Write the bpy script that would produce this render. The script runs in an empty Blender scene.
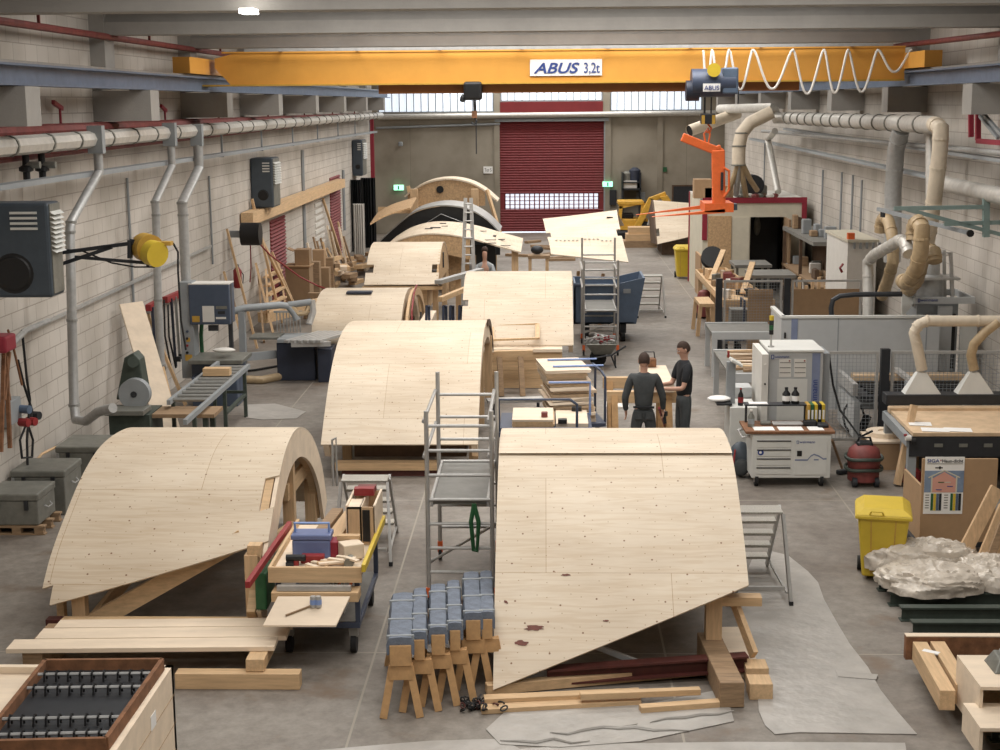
import bpy, math, random
from math import sin, cos, pi, radians, atan, tan, sqrt
from mathutils import Vector as V, Matrix
random.seed(7)
S = bpy.context.scene
COL = S.collection
# ---------------------------------------------------------------- camera
CAMH, FPX = 5.6, 1480.0
PITCH, YAW, ROLL = 0.1815145, -0.0313408, -0.008
FWD = V((sin(YAW)*cos(PITCH), cos(YAW)*cos(PITCH), -sin(PITCH)))
_r = V((cos(YAW), -sin(YAW), 0)); _u = _r.cross(FWD)
RGT = _r*cos(ROLL) + _u*sin(ROLL); UPV = -_r*sin(ROLL) + _u*cos(ROLL)
cam = bpy.data.objects.new('camera', bpy.data.cameras.new('camera'))
COL.objects.link(cam)
cam.matrix_world = Matrix(((RGT.x, UPV.x, -FWD.x, 0), (RGT.y, UPV.y, -FWD.y, 0), (RGT.z, UPV.z, -FWD.z, CAMH), (0, 0, 0, 1)))
cam.data.sensor_width = 36; cam.data.lens = 36*FPX/1000; cam.data.clip_end = 300; cam.data.clip_start = .1
S.camera = cam
# ---------------------------------------------------------------- world, lights, exposure
w = bpy.data.worlds.new('daylight'); S.world = w; w.use_nodes = True
w.node_tree.nodes['Background'].inputs[0].default_value = (.86, .93, 1, 1)
w.node_tree.nodes['Background'].inputs[1].default_value = 2.2
S.view_settings.view_transform = 'Standard'; S.view_settings.look = 'None'
S.view_settings.gamma = 1; S.view_settings.use_curve_mapping = False
S.view_settings.exposure = 0.0
def area(name, loc, sx, sy, power, col=(1, .97, .93), rot=(0, 0, 0), spread=180):
    l = bpy.data.lights.new(name, 'AREA'); l.shape = 'RECTANGLE'; l.size = sx; l.size_y = sy
    l.energy = power; l.color = col; l.spread = radians(spread)
    o = bpy.data.objects.new(name, l); COL.objects.link(o); o.location = loc; o.rotation_euler = rot
    return o
XL, XR, YB, ZC = -7.5, 7.75, 65.0, 8.2
BEAMY = [12.75 + 6*i for i in range(-2, 9)]
LIGHTP = 585
for i, by in enumerate(BEAMY):              # roof lights in the bays between the roof beams
    area('roof_light', (0.1, by+3.3, ZC-.12), 9.5, 2.2, LIGHTP*(1.0 if by > 14 else .72))

# ---------------------------------------------------------------- pixel helpers (give real world points)
def ray(px, py): return FWD + RGT*((px-500)/FPX) + UPV*((375-py)/FPX)
def fl(px, py, z=0.0):
    d = ray(px, py); t = (z-CAMH)/d.z; return V((0, 0, CAMH)) + d*t
def aY(px, py, Y):
    d = ray(px, py); return V((0, 0, CAMH)) + d*(Y/d.y)
def aX(px, py, X):
    d = ray(px, py); return V((0, 0, CAMH)) + d*(X/d.x)
# ---------------------------------------------------------------- mesh builder
def rotm(rx=0, ry=0, rz=0):
    return Matrix.Rotation(rz, 3, 'Z') @ Matrix.Rotation(ry, 3, 'Y') @ Matrix.Rotation(rx, 3, 'X')
class MB:
    def __init__(s): s.v = []; s.f = []
    def add(s, vs, fs):
        n = len(s.v); s.v += [V(p) for p in vs]; s.f += [tuple(i+n for i in f) for f in fs]; return s
    def box(s, x0, x1, y0, y1, z0, z1):
        if x0 > x1: x0, x1 = x1, x0
        if y0 > y1: y0, y1 = y1, y0
        if z0 > z1: z0, z1 = z1, z0
        return s.add([(x, y, z) for z in (z0, z1) for y in (y0, y1) for x in (x0, x1)],
                     [(0, 2, 3, 1), (4, 5, 7, 6), (0, 1, 5, 4), (1, 3, 7, 5), (3, 2, 6, 7), (2, 0, 4, 6)])
    def ob(s, c, size, R=None):
        m = MB().box(-size[0]/2, size[0]/2, -size[1]/2, size[1]/2, -size[2]/2, size[2]/2)
        R = R or Matrix.Identity(3)
        return s.add([V(c)+R @ p for p in m.v], m.f)
    def bar(s, p, q, w, h, up=(0, 0, 1), ext=0.0):
        p = V(p); q = V(q); d = (q-p); L = d.length; d.normalize(); p = p-d*ext; L += 2*ext
        u = V(up)
        if abs(d.dot(u)) > .98: u = V((0, 1, 0))
        r = d.cross(u).normalized(); u = r.cross(d)
        vs = [p+d*(L*k)+r*(w/2*a)+u*(h/2*b) for k in (0, 1) for a, b in ((-1, -1), (1, -1), (1, 1), (-1, 1))]
        return s.add(vs, [(0, 1, 2, 3), (7, 6, 5, 4), (0, 4, 5, 1), (1, 5, 6, 2), (2, 6, 7, 3), (3, 7, 4, 0)])
    def tube(s, pts, r, n=8, cap=True):
        pts = [V(p) for p in pts]; rs = r if isinstance(r, (list, tuple)) else [r]*len(pts)
        base = len(s.v); prev = None
        for i, p in enumerate(pts):
            if i == 0: d = pts[1]-p
            elif i == len(pts)-1: d = p-pts[i-1]
            else: d = (pts[i+1]-p).normalized()+(p-pts[i-1]).normalized()
            if d.length < 1e-9: d = V((0, 0, 1))
            d.normalize()
            if prev is None:
                u = V((0, 0, 1)) if abs(d.z) < .9 else V((1, 0, 0)); a = d.cross(u).normalized()
            else:
                a = (prev-d*prev.dot(d))
                a = a.normalized() if a.length > 1e-6 else d.cross(V((0, 0, 1))).normalized()
            prev = a; b = d.cross(a)
            s.v += [p+(a*cos(2*pi*k/n)+b*sin(2*pi*k/n))*rs[i] for k in range(n)]
        for i in range(len(pts)-1):
            for k in range(n):
                A = base+i*n+k; B = base+i*n+(k+1) % n
                s.f.append((A, B, B+n, A+n))
        if cap:
            s.f.append(tuple(base+k for k in reversed(range(n))))
            s.f.append(tuple(base+(len(pts)-1)*n+k for k in range(n)))
        return s
    def cyl(s, p, q, r, n=12): return s.tube([p, q], r, n)
    def lathe(s, c, prof, n=16, R=None):          # prof: (radius, height) along local z
        R = R or Matrix.Identity(3); base = len(s.v); c = V(c)
        for r, h in prof: s.v += [c+R @ V((max(r, 1e-4)*cos(2*pi*k/n), max(r, 1e-4)*sin(2*pi*k/n), h)) for k in range(n)]
        for i in range(len(prof)-1):
            for k in range(n):
                A = base+i*n+k; B = base+i*n+(k+1) % n; s.f.append((A, B, B+n, A+n))
        s.f.append(tuple(base+k for k in reversed(range(n)))); s.f.append(tuple(base+(len(prof)-1)*n+k for k in range(n)))
        return s
    def prism(s, poly, ext):                      # 3-D polygon extruded by a vector
        n = len(poly); e = V(ext); P = [V(p) for p in poly]
        s.add(P+[p+e for p in P], [tuple(range(n))[::-1], tuple(range(n, 2*n))]+[(i, (i+1) % n, n+(i+1) % n, n+i) for i in range(n)])
        return s
    def sph(s, c, r, n=10, sc=(1, 1, 1)):
        pr = [(sin(pi*i/(n//2+2)), -cos(pi*i/(n//2+2))) for i in range(n//2+3)]
        m = MB().lathe((0, 0, 0), pr, n)
        return s.add([V(c)+V((p.x*r*sc[0], p.y*r*sc[1], p.z*r*sc[2])) for p in m.v], m.f)
    def frame(s, x0, x1, z0, z1, y, w, d):        # rectangular frame in the XZ plane
        s.box(x0, x1, y, y+d, z0, z0+w).box(x0, x1, y, y+d, z1-w, z1)
        return s.box(x0, x0+w, y, y+d, z0+w, z1-w).box(x1-w, x1, y, y+d, z0+w, z1-w)
    def xf(s, loc=(0, 0, 0), rz=0.0, R=None):
        R = R or Matrix.Rotation(rz, 3, 'Z'); s.v = [V(loc)+R @ p for p in s.v]; return s
    def build(s, name, m, parent=None, local=False, smooth=False, bev=0, **tags):
        me = bpy.data.meshes.new(name); o = bpy.data.objects.new(name, me)
        vs = s.v
        if parent is not None:
            if not local:
                inv = wmat(parent).inverted(); vs = [inv @ p for p in vs]
            o.parent = parent
        elif not local:
            xs = [p.x for p in vs]; ys = [p.y for p in vs]; zs = [p.z for p in vs]
            c = V(((min(xs)+max(xs))/2, (min(ys)+max(ys))/2, min(zs))); vs = [p-c for p in vs]; o.location = c
        me.from_pydata([tuple(p) for p in vs], [], s.f); me.update()
        if getattr(s, 'uv', None):
            ul = me.uv_layers.new(name='UVMap')
            for lp in me.loops: ul.data[lp.index].uv = s.uv[lp.vertex_index]
        import bmesh
        b = bmesh.new(); b.from_mesh(me); bmesh.ops.recalc_face_normals(b, faces=b.faces); b.to_mesh(me); b.free()
        if smooth:
            for p in me.polygons: p.use_smooth = True
            try: me.set_sharp_from_angle(angle=radians(40))
            except Exception: pass
        if bev:
            md = o.modifiers.new('bevel', 'BEVEL'); md.width = bev; md.segments = 2; md.limit_method = 'ANGLE'; md.angle_limit = radians(50)
        me.materials.append(m if not isinstance(m, str) else MT[m])
        COL.objects.link(o)
        for k, v in tags.items(): o[k] = v
        return o
def wmat(o):
    m = Matrix.Translation(o.location) @ o.rotation_euler.to_matrix().to_4x4() if o.type == 'EMPTY' or True else None
    return (wmat(o.parent) @ m) if o.parent else m
def thing(name, label, cat, loc=(0, 0, 0), rz=0.0, group=None):
    o = bpy.data.objects.new(name, None); COL.objects.link(o); o.empty_display_size = .2
    o.location = loc; o.rotation_euler = (0, 0, rz); o['label'] = label; o['category'] = cat
    if group: o['group'] = group
    return o
def tag(o, label, cat, group=None):
    o['label'] = label; o['category'] = cat
    if group: o['group'] = group
    return o
def dup(root, loc, rz=None, label=None, group=None):
    def cp(o, par):
        c = o.copy(); COL.objects.link(c); c.parent = par
        for ch in list(kids.get(o.name, [])): cp(ch, c)
        return c
    kids = {}
    for o in list(S.collection.objects):
        if o.parent: kids.setdefault(o.parent.name, []).append(o)
    r = cp(root, None); r.location = loc
    if rz is not None: r.rotation_euler = (0, 0, rz)
    if label: r['label'] = label
    if group: r['group'] = group
    return r
# ---------------------------------------------------------------- materials
MT = {}
def mat(name, c, rough=.6, metal=0.0, var=.12, scale=3.0, bump=0.0, bscale=40, grain=None, trans=0, alpha=1.0, em=None, c2=None, dots=0):
    m = bpy.data.materials.new(name); m.use_nodes = True; nt = m.node_tree; N = nt.nodes; L = nt.links
    B = N['Principled BSDF']; B.inputs['Roughness'].default_value = rough; B.inputs['Metallic'].default_value = metal
    gm = sum(c)/3; c = tuple(gm+(x-gm)*.84 for x in c)
    c = tuple((x/255)**2.2 for x in c)
    tc = N.new('ShaderNodeTexCoord'); mp = N.new('ShaderNodeMapping'); L.new(tc.outputs['Object'], mp.inputs[0])
    if grain: mp.inputs['Scale'].default_value = grain
    nz = N.new('ShaderNodeTexNoise'); nz.inputs['Scale'].default_value = scale; nz.inputs['Detail'].default_value = 6
    nz.inputs['Roughness'].default_value = .65
    L.new(mp.outputs[0], nz.inputs['Vector'])
    rp = N.new('ShaderNodeValToRGB'); rp.color_ramp.elements[0].position = .3; rp.color_ramp.elements[1].position = .7
    a = tuple(min(1, x*(1-var)) for x in c); b = tuple(min(1, x*(1+var)) for x in c)
    if c2: a = tuple((x/255)**2.2 for x in c2); b = c
    rp.color_ramp.elements[0].color = (*a, 1); rp.color_ramp.elements[1].color = (*b, 1)
    L.new(nz.outputs['Fac'], rp.inputs[0]); out = rp.outputs[0]
    if dots:
        vo = N.new('ShaderNodeTexVoronoi'); vo.inputs['Scale'].default_value = dots; vo.inputs['Randomness'].default_value = .55
        L.new(tc.outputs['Object'], vo.inputs['Vector'])
        cr = N.new('ShaderNodeValToRGB'); cr.color_ramp.elements[0].position = .055; cr.color_ramp.elements[1].position = .085
        cr.color_ramp.elements[0].color = (1, 1, 1, 1); cr.color_ramp.elements[1].color = (0, 0, 0, 1)
        L.new(vo.outputs['Distance'], cr.inputs[0])
        mx = N.new('ShaderNodeMixRGB'); L.new(cr.outputs[0], mx.inputs[0]); L.new(out, mx.inputs[1])
        mx.inputs[2].default_value = (.14, .07, .035, 1); out = mx.outputs[0]
    L.new(out, B.inputs['Base Color'])
    if bump:
        n2 = N.new('ShaderNodeTexNoise'); n2.inputs['Scale'].default_value = bscale; L.new(mp.outputs[0], n2.inputs['Vector'])
        bp = N.new('ShaderNodeBump'); bp.inputs['Strength'].default_value = bump; bp.inputs['Distance'].default_value = .02
        L.new(n2.outputs['Fac'], bp.inputs['Height']); L.new(bp.outputs[0], B.inputs['Normal'])
    if trans: B.inputs['Transmission Weight'].default_value = trans
    if alpha < 1: B.inputs['Alpha'].default_value = alpha
    if em:
        B.inputs['Emission Color'].default_value = (*[(x/255)**2.2 for x in em[:3]], 1); B.inputs['Emission Strength'].default_value = em[3]
    MT[name] = m; return m

mat('ply_plain', (226, 204, 176), .65, var=.12, scale=2, grain=(.6, 2.4, 2.4))
mat('ply_edge', (176, 142, 104), .7, var=.2, scale=30, grain=(1, 1, 8))
mat('osb', (190, 152, 108), .75, var=.28, scale=16)
mat('pine', (208, 170, 124), .65, var=.18, scale=5, grain=(6, .5, 6))
mat('pinex', (206, 168, 122), .65, var=.18, scale=5, grain=(.5, 6, 6))
mat('pinez', (204, 166, 122), .65, var=.18, scale=5, grain=(6, 6, .5))
mat('oldwood', (150, 120, 88), .75, var=.3, scale=6, grain=(.6, 5, 5))
mat('darkwood', (92, 70, 52), .75, var=.3, scale=6)
mat('redwood', (86, 40, 34), .6, var=.3, scale=6)
mat('horse', (192, 146, 94), .65, var=.2, scale=8)
mat('mdf', (170, 134, 96), .75, var=.06, scale=10)
mat('card', (150, 118, 84), .8, var=.1, scale=4)
mat('alu', (178, 176, 172), .42, .35, var=.1, scale=12)
mat('galv', (168, 168, 166), .45, .35, var=.14, scale=9)
mat('galvduct', (196, 192, 184), .45, .35, var=.12, scale=8)
mat('beige_duct', (206, 190, 166), .6, 0, var=.1, scale=6)
mat('hose', (176, 150, 112), .5, 0, var=.14, scale=10)
mat('steel_dark', (52, 54, 58), .5, .3, var=.15, scale=8)
mat('black', (24, 24, 26), .5, 0, var=.2, scale=8)
mat('rubber', (34, 34, 35), .8, 0, var=.2, scale=12)
mat('grey_mach', (176, 178, 178), .5, 0, var=.05, scale=4)
mat('light_mach', (206, 206, 200), .5, 0, var=.05, scale=4)
mat('mid_mach', (140, 145, 148), .5, 0, var=.08, scale=4)
mat('blue_mach', (72, 84, 104), .5, .1, var=.1, scale=5)
mat('navy', (50, 56, 72), .5, .1, var=.12, scale=5)
mat('bluelabel', (120, 131, 162), .5, 0, var=.1, scale=5)
mat('heater', (66, 76, 86), .5, .1, var=.12, scale=5)
mat('skip', (86, 104, 128), .5, .1, var=.14, scale=4)
mat('blue_frame', (66, 76, 98), .45, .1, var=.1, scale=8)
mat('pad', (104, 113, 128), .8, 0, var=.2, scale=14, bump=.3)
mat('crane', (222, 152, 56), .45, 0, var=.07, scale=1.5)
mat('crane_dk', (150, 92, 44), .5, 0, var=.1, scale=1.5)
mat('rail', (98, 112, 134), .5, .2, var=.16, scale=4)
mat('orange', (236, 98, 36), .5, 0, var=.12, scale=8)
mat('digger', (214, 158, 44), .5, 0, var=.16, scale=8)
mat('yellow', (214, 180, 40), .45, 0, var=.06, scale=5)
mat('yellow_dk', (196, 150, 52), .5, 0, var=.15, scale=8)
mat('red', (150, 38, 40), .5, 0, var=.15, scale=8)
mat('redpipe', (124, 56, 52), .6, 0, var=.3, scale=6)
mat('redtrim', (150, 34, 52), .5, 0, var=.1, scale=6)
mat('shutter', (124, 34, 38), .6, 0, var=.1, scale=3)
mat('green', (38, 96, 56), .6, 0, var=.2, scale=8)
mat('dkgreen', (62, 72, 64), .55, .1, var=.2, scale=8)
mat('teal', (120, 142, 138), .55, .1, var=.1, scale=8)
mat('tin', (128, 128, 120), .5, .5, var=.2, scale=6)
mat('paper', (232, 230, 226), .8, 0, var=.04, scale=8)
mat('whitep', (212, 208, 200), .7, 0, var=.06, scale=3)
mat('lightblue', (122, 150, 208), .5, 0, var=.1, scale=8)
mat('toolbox', (100, 114, 160), .5, 0, var=.08, scale=8)
mat('tarp', (30, 32, 34), .45, 0, var=.3, scale=5)
mat('film', (168, 163, 156), .34, 0, var=.16, scale=2.2, bump=.5, bscale=7)
mat('bagfilm', (196, 184, 168), .25, 0, var=.2, scale=7, bump=.4, bscale=22)
mat('skin', (196, 146, 122), .6, 0, var=.05, scale=8)
mat('cloth_dk', (66, 70, 72), .85, 0, var=.16, scale=9, bump=.25)
mat('cloth_bk', (36, 38, 42), .85, 0, var=.16, scale=9, bump=.25)
mat('hair', (60, 42, 32), .8, 0, var=.2, scale=30)
mat('pillar', (150, 146, 140), .8, 0, var=.1, scale=2, bump=.15)
mat('steelplate', (150, 150, 146), .45, .35, var=.15, scale=6)
mat('chk', (178, 174, 164), .4, .5, var=.25, scale=60)
mat('rust', (128, 84, 54), .8, 0, var=.4, scale=9)
mat('deskgrey', (120, 118, 112), .6, 0, var=.15, scale=6)
mat('glow_white', (255, 255, 255), .5, em=(255, 250, 240, 14))
mat('glow_green', (120, 255, 190), .5, em=(150, 255, 200, 2.2))
mat('sanded', (204, 172, 134), .8, 0, var=.15, scale=5)
mat('cream', (200, 192, 170), .7, 0, var=.08, scale=3)
def ply_mat():
    m = bpy.data.materials.new('ply'); m.use_nodes = True; nt = m.node_tree; L = nt.links; N = nt.nodes; B = N['Principled BSDF']
    B.inputs['Roughness'].default_value = .62
    uv = N.new('ShaderNodeUVMap'); uv.uv_map = 'UVMap'
    def nz(sc, mapsc, det=6, dist=0):
        mp = N.new('ShaderNodeMapping'); mp.inputs['Scale'].default_value = mapsc; L.new(uv.outputs[0], mp.inputs[0])
        n = N.new('ShaderNodeTexNoise'); n.inputs['Scale'].default_value = sc; n.inputs['Detail'].default_value = det; n.inputs['Distortion'].default_value = dist; L.new(mp.outputs[0], n.inputs['Vector']); return n.outputs[0]
    def ramp(src, p0, c0, p1, c1):
        r = N.new('ShaderNodeValToRGB'); r.color_ramp.elements[0].position = p0; r.color_ramp.elements[1].position = p1
        r.color_ramp.elements[0].color = (*c0, 1); r.color_ramp.elements[1].color = (*c1, 1); L.new(src, r.inputs[0]); return r.outputs[0]
    def mul(a, b, t='MULTIPLY', f=1):
        x = N.new('ShaderNodeMixRGB'); x.blend_type = t; x.inputs[0].default_value = f; L.new(a, x.inputs[1]); L.new(b, x.inputs[2]); return x.outputs[0]
    base = ramp(nz(1.6, (.5, 1, 1)), .35, (.62, .52, .40), .65, (.72, .62, .49))
    g = ramp(nz(3, (.5, 7, 1), 8, 1.2), .38, (.92, .88, .83), .56, (1, 1, 1))
    out = mul(base, g)
    br = N.new('ShaderNodeTexBrick'); br.offset = .5; br.inputs['Scale'].default_value = 1; br.inputs['Brick Width'].default_value = 2.5; br.inputs['Row Height'].default_value = 1.25
    br.inputs['Mortar Size'].default_value = .003; L.new(uv.outputs[0], br.inputs['Vector'])
    br.inputs['Color1'].default_value = (1, 1, 1, 1); br.inputs['Color2'].default_value = (.94, .93, .91, 1); br.inputs['Mortar'].default_value = (.62, .5, .38, 1)
    out = mul(out, br.outputs[0])
    for sc, thr, c in ((6.5, .026, (.55, .42, .3)), (2.9, .02, (.3, .17, .1))):
        vo = N.new('ShaderNodeTexVoronoi'); vo.voronoi_dimensions = '2D'; vo.inputs['Scale'].default_value = sc; vo.inputs['Randomness'].default_value = .6; L.new(uv.outputs[0], vo.inputs['Vector'])
        out = mul(out, ramp(vo.outputs['Distance'], thr, c, thr*1.7, (1, 1, 1)))
    L.new(out, B.inputs['Base Color']); MT['ply'] = m
ply_mat()
def N_(nt, t, **kw):
    n = nt.nodes.new(t)
    for k, v in kw.items(): setattr(n, k, v)
    return n
def brick_mat(name, c, cm, bw, bh, axis='YZ', mort=.012, var=.1, stain=.25):
    m = bpy.data.materials.new(name); m.use_nodes = True; nt = m.node_tree; L = nt.links; B = nt.nodes['Principled BSDF']
    B.inputs['Roughness'].default_value = .8
    tc = N_(nt, 'ShaderNodeTexCoord'); sp = N_(nt, 'ShaderNodeSeparateXYZ'); cb = N_(nt, 'ShaderNodeCombineXYZ')
    L.new(tc.outputs['Object'], sp.inputs[0]); L.new(sp.outputs[axis[0]], cb.inputs[0]); L.new(sp.outputs[axis[1]], cb.inputs[1])
    br = N_(nt, 'ShaderNodeTexBrick'); L.new(cb.outputs[0], br.inputs['Vector'])
    lin = lambda c: (*[(x/255)**2.2 for x in c], 1)
    br.inputs['Color1'].default_value = lin(c); br.inputs['Color2'].default_value = lin([x*(1-var) for x in c]); br.inputs['Mortar'].default_value = lin(cm)
    br.inputs['Scale'].default_value = 1; br.inputs['Mortar Size'].default_value = mort; br.inputs['Brick Width'].default_value = bw; br.inputs['Row Height'].default_value = bh
    nz = N_(nt, 'ShaderNodeTexNoise'); nz.inputs['Scale'].default_value = .7; nz.inputs['Detail'].default_value = 8; L.new(tc.outputs['Object'], nz.inputs['Vector'])
    rp = N_(nt, 'ShaderNodeValToRGB'); rp.color_ramp.elements[0].position = .35; rp.color_ramp.elements[1].position = .6
    rp.color_ramp.elements[0].color = (1-stain, 1-stain*1.05, 1-stain*1.15, 1); rp.color_ramp.elements[1].color = (1, 1, 1, 1); L.new(nz.outputs[0], rp.inputs[0])
    mx = N_(nt, 'ShaderNodeMixRGB', blend_type='MULTIPLY'); mx.inputs[0].default_value = 1; L.new(br.outputs[0], mx.inputs[1]); L.new(rp.outputs[0], mx.inputs[2])
    L.new(mx.outputs[0], B.inputs['Base Color'])
    bp = N_(nt, 'ShaderNodeBump'); bp.inputs['Strength'].default_value = .5; bp.inputs['Distance'].default_value = .01; bp.invert = True
    L.new(br.outputs['Fac'], bp.inputs['Height']); L.new(bp.outputs[0], B.inputs['Normal'])
    MT[name] = m
brick_mat('wallbrick', (196, 189, 180), (160, 152, 143), .5, .25, 'YZ', .008, .03, .22)
brick_mat('backwall', (152, 144, 130), (132, 124, 111), 4.0, 6.0, 'XZ', var=.06, stain=.3)
def floor_mat():
    m = bpy.data.materials.new('concrete_floor'); m.use_nodes = True; nt = m.node_tree; L = nt.links; B = nt.nodes['Principled BSDF']
    tc = N_(nt, 'ShaderNodeTexCoord')
    def nz(scale, det=8, rough=.6):
        n = N_(nt, 'ShaderNodeTexNoise'); n.inputs['Scale'].default_value = scale; n.inputs['Detail'].default_value = det; n.inputs['Roughness'].default_value = rough
        L.new(tc.outputs['Object'], n.inputs['Vector']); return n
    def ramp(src, p0, c0, p1, c1):
        r = N_(nt, 'ShaderNodeValToRGB'); r.color_ramp.elements[0].position = p0; r.color_ramp.elements[1].position = p1
        r.color_ramp.elements[0].color = (*c0, 1); r.color_ramp.elements[1].color = (*c1, 1); L.new(src, r.inputs[0]); return r.outputs[0]
    a = ramp(nz(.55).outputs[0], .36, (.155, .132, .112), .64, (.27, .248, .22))
    b = ramp(nz(6, 10, .75).outputs[0], .35, (.72, .7, .68), .65, (1.12, 1.1, 1.08))
    mx = N_(nt, 'ShaderNodeMixRGB', blend_type='MULTIPLY'); mx.inputs[0].default_value = 1; L.new(a, mx.inputs[1]); L.new(b, mx.inputs[2])
    st = ramp(nz(1.3, 5).outputs[0], .60, (0, 0, 0), .72, (1, 1, 1))
    m2 = N_(nt, 'ShaderNodeMixRGB'); L.new(st, m2.inputs[0]); L.new(mx.outputs[0], m2.inputs[1]); m2.inputs[2].default_value = (.17, .125, .09, 1)
    br = N_(nt, 'ShaderNodeTexBrick'); br.offset = 0; br.inputs['Scale'].default_value = 1; br.inputs['Brick Width'].default_value = 3; br.inputs['Row Height'].default_value = 6
    br.inputs['Mortar Size'].default_value = .012; mp = N_(nt, 'ShaderNodeMapping'); mp.inputs['Location'].default_value = (1.9, -.9, 0); L.new(tc.outputs['Object'], mp.inputs[0]); L.new(mp.outputs[0], br.inputs['Vector'])
    m3 = N_(nt, 'ShaderNodeMixRGB'); L.new(br.outputs['Fac'], m3.inputs[0]); L.new(m2.outputs[0], m3.inputs[1]); m3.inputs[2].default_value = (.3, .27, .22, 1)
    L.new(m3.outputs[0], B.inputs['Base Color']); B.inputs['Roughness'].default_value = .55
    bp = N_(nt, 'ShaderNodeBump'); bp.inputs['Strength'].default_value = .12; bp.inputs['Distance'].default_value = .02; L.new(nz(14).outputs[0], bp.inputs['Height']); L.new(bp.outputs[0], B.inputs['Normal'])
    MT['floor'] = m
floor_mat()
# ---------------------------------------------------------------- the hall
def struct(mb, name, m, parent=None, **k):
    o = mb.build(name, m, parent, **k)
    if parent is None: o['kind'] = 'structure'
    return o
struct(MB().box(XL-.3, XR+.3, -2, YB+.3, -.3, 0), 'floor', 'floor')
struct(MB().box(XL-.3, XL, -2, YB+.3, 0, ZC), 'wall_left', 'wallbrick')
struct(MB().box(XR, XR+.3, -2, YB+.3, 0, ZC), 'wall_right', 'wallbrick')
struct(MB().box(XL-.3, XR+.3, -2.3, -2, -.3, ZC+.3), 'wall_front', 'backwall')
struct(MB().box(XL-.3, XR+.3, -2, YB+.3, ZC, ZC+.3), 'ceiling', 'pillar')
# back wall with openings: door and window band
def bx(px, py): p = aY(px, py, YB); return p.x, p.z
DX0, _ = bx(500, 200); DX1, DZ = bx(604, 121); WZ0 = bx(440, 113)[1]; WZ1 = bx(440, 90)[1]+.35
wins = [(bx(377, 100)[0], bx(494, 100)[0]), (bx(500, 100)[0], bx(603, 100)[0]), (bx(610, 100)[0], bx(703, 100)[0])]
wb = MB()
wb.box(XL, DX0, YB, YB+.3, 0, WZ0).box(DX1, XR, YB, YB+.3, 0, WZ0).box(DX0, DX1, YB, YB+.3, DZ, WZ0)
wb.box(XL, XR, YB, YB+.3, WZ1, ZC)
xs = [XL]+[x for w_ in wins for x in w_]+[XR]
for i in range(0, len(xs), 2): wb.box(xs[i], xs[i+1], YB, YB+.3, WZ0, WZ1)
struct(wb, 'wall_back', 'backwall')
mat('glassbright', (236, 240, 245), .5, em=(225, 238, 255, .9))
for i, (a, b) in enumerate(wins):
    r = thing('window_%d' % (i+1), '', ''); del r['label']; del r['category']; r['kind'] = 'structure'; r.location = ((a+b)/2, YB+.1, WZ0)
    fr = MB(); fr.frame(a, b, WZ0 if i != 1 else WZ0+.45, WZ1, YB+.05, .07, .1)
    n = int((b-a)/.3)
    for k in range(1, n): fr.box(a+(b-a)*k/n-.02, a+(b-a)*k/n+.02, YB+.08, YB+.12, WZ0, WZ1)
    fr.build('window_frame', 'mid_mach', r)
    MB().box(a, b, YB+.16, YB+.18, WZ0, WZ1).build('pane', 'glassbright', r)
    if i == 1: MB().box(a, b, YB-.02, YB+.1, WZ0, WZ0+.45).build('roller_housing', 'shutter', r)
# roller shutter door
dr = thing('door_1', '', ''); del dr['label']; del dr['category']; dr['kind'] = 'structure'; dr.location = ((DX0+DX1)/2, YB, 0)
sl = MB(); z = .05; pz0 = bx(550, 207)[1]; pz1 = bx(550, 194)[1]
while z < DZ:
    z2 = min(z+.11, DZ)
    if not (z2 > pz0 and z < pz1): sl.prism([(DX0, YB+.08, z), (DX0, YB+.05, (z+z2)/2), (DX0, YB+.08, z2), (DX0, YB+.12, z2), (DX0, YB+.12, z)], (DX1-DX0, 0, 0))
    z = z2
for a, b in ((DX0, DX0+.22), (DX1-.22, DX1)): sl.box(a, b, YB+.07, YB+.12, pz0-.1, pz1+.1)
n = 19; wd = (DX1-DX0-.44)/n
for k in range(n+1): sl.box(DX0+.22+wd*k-.025, DX0+.22+wd*k+.025, YB+.07, YB+.11, pz0-.1, pz1+.1)
for k in range(5): zz = pz0-.05+(pz1-pz0+.1)*k/4; sl.box(DX0+.2, DX1-.2, YB+.07, YB+.11, zz-.012, zz+.012)
sl.build('slat_curtain', 'shutter', dr)
MB().box(DX0+.2, DX1-.2, YB+.13, YB+.15, pz0-.1, pz1+.1).build('pane', 'glassbright', dr)
MB().box(DX0-.12, DX0, YB-.06, YB+.12, 0, DZ+.1).box(DX1, DX1+.12, YB-.06, YB+.12, 0, DZ+.1).build('guide_rail', 'mid_mach', dr)
MB().box(DX0-.2, DX1+.2, YB-.15, YB, DZ, DZ+.12).build('lintel', 'mid_mach', dr)
# pilasters, corbels and roof beams (structure)
tn = [0]
def trim(mb, m='pillar', **k):
    tn[0] += 1; o = mb.build('trim_%d' % tn[0], m, **k); o['kind'] = 'structure'; return o
for by in BEAMY[1:]:
    if by > YB-1: continue
    y0 = by; y1 = by+.55
    for sx, X in ((1, XL), (-1, XR)):
        trim(MB().box(X, X+sx*.25, y0, y1, 5.88, ZC).box(X, X+sx*(.97 if sx > 0 else .8), y0, y1, 5.36, 5.86))
    b0, b1 = by+.02, by+.52; cb = 6.76; c = (b0+b1)/2
    poly = [(b0, cb), (b1, cb), (b1, cb+.2), (c+.1, cb+.34), (c+.1, cb+1.0), (b1, ZC), (b0, ZC), (c-.1, cb+1.0), (c-.1, cb+.34), (b0, cb+.2)]
    trim(MB().prism([(XL, y, z) for y, z in poly], (XR-XL, 0, 0)))
    # secondary roof purlin half way between
    trim(MB().box(XL, XR, by+1.55, by+1.8, 7.55, ZC))
    trim(MB().box(XL, XR, by+4.9, by+5.15, 7.55, ZC))
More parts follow.
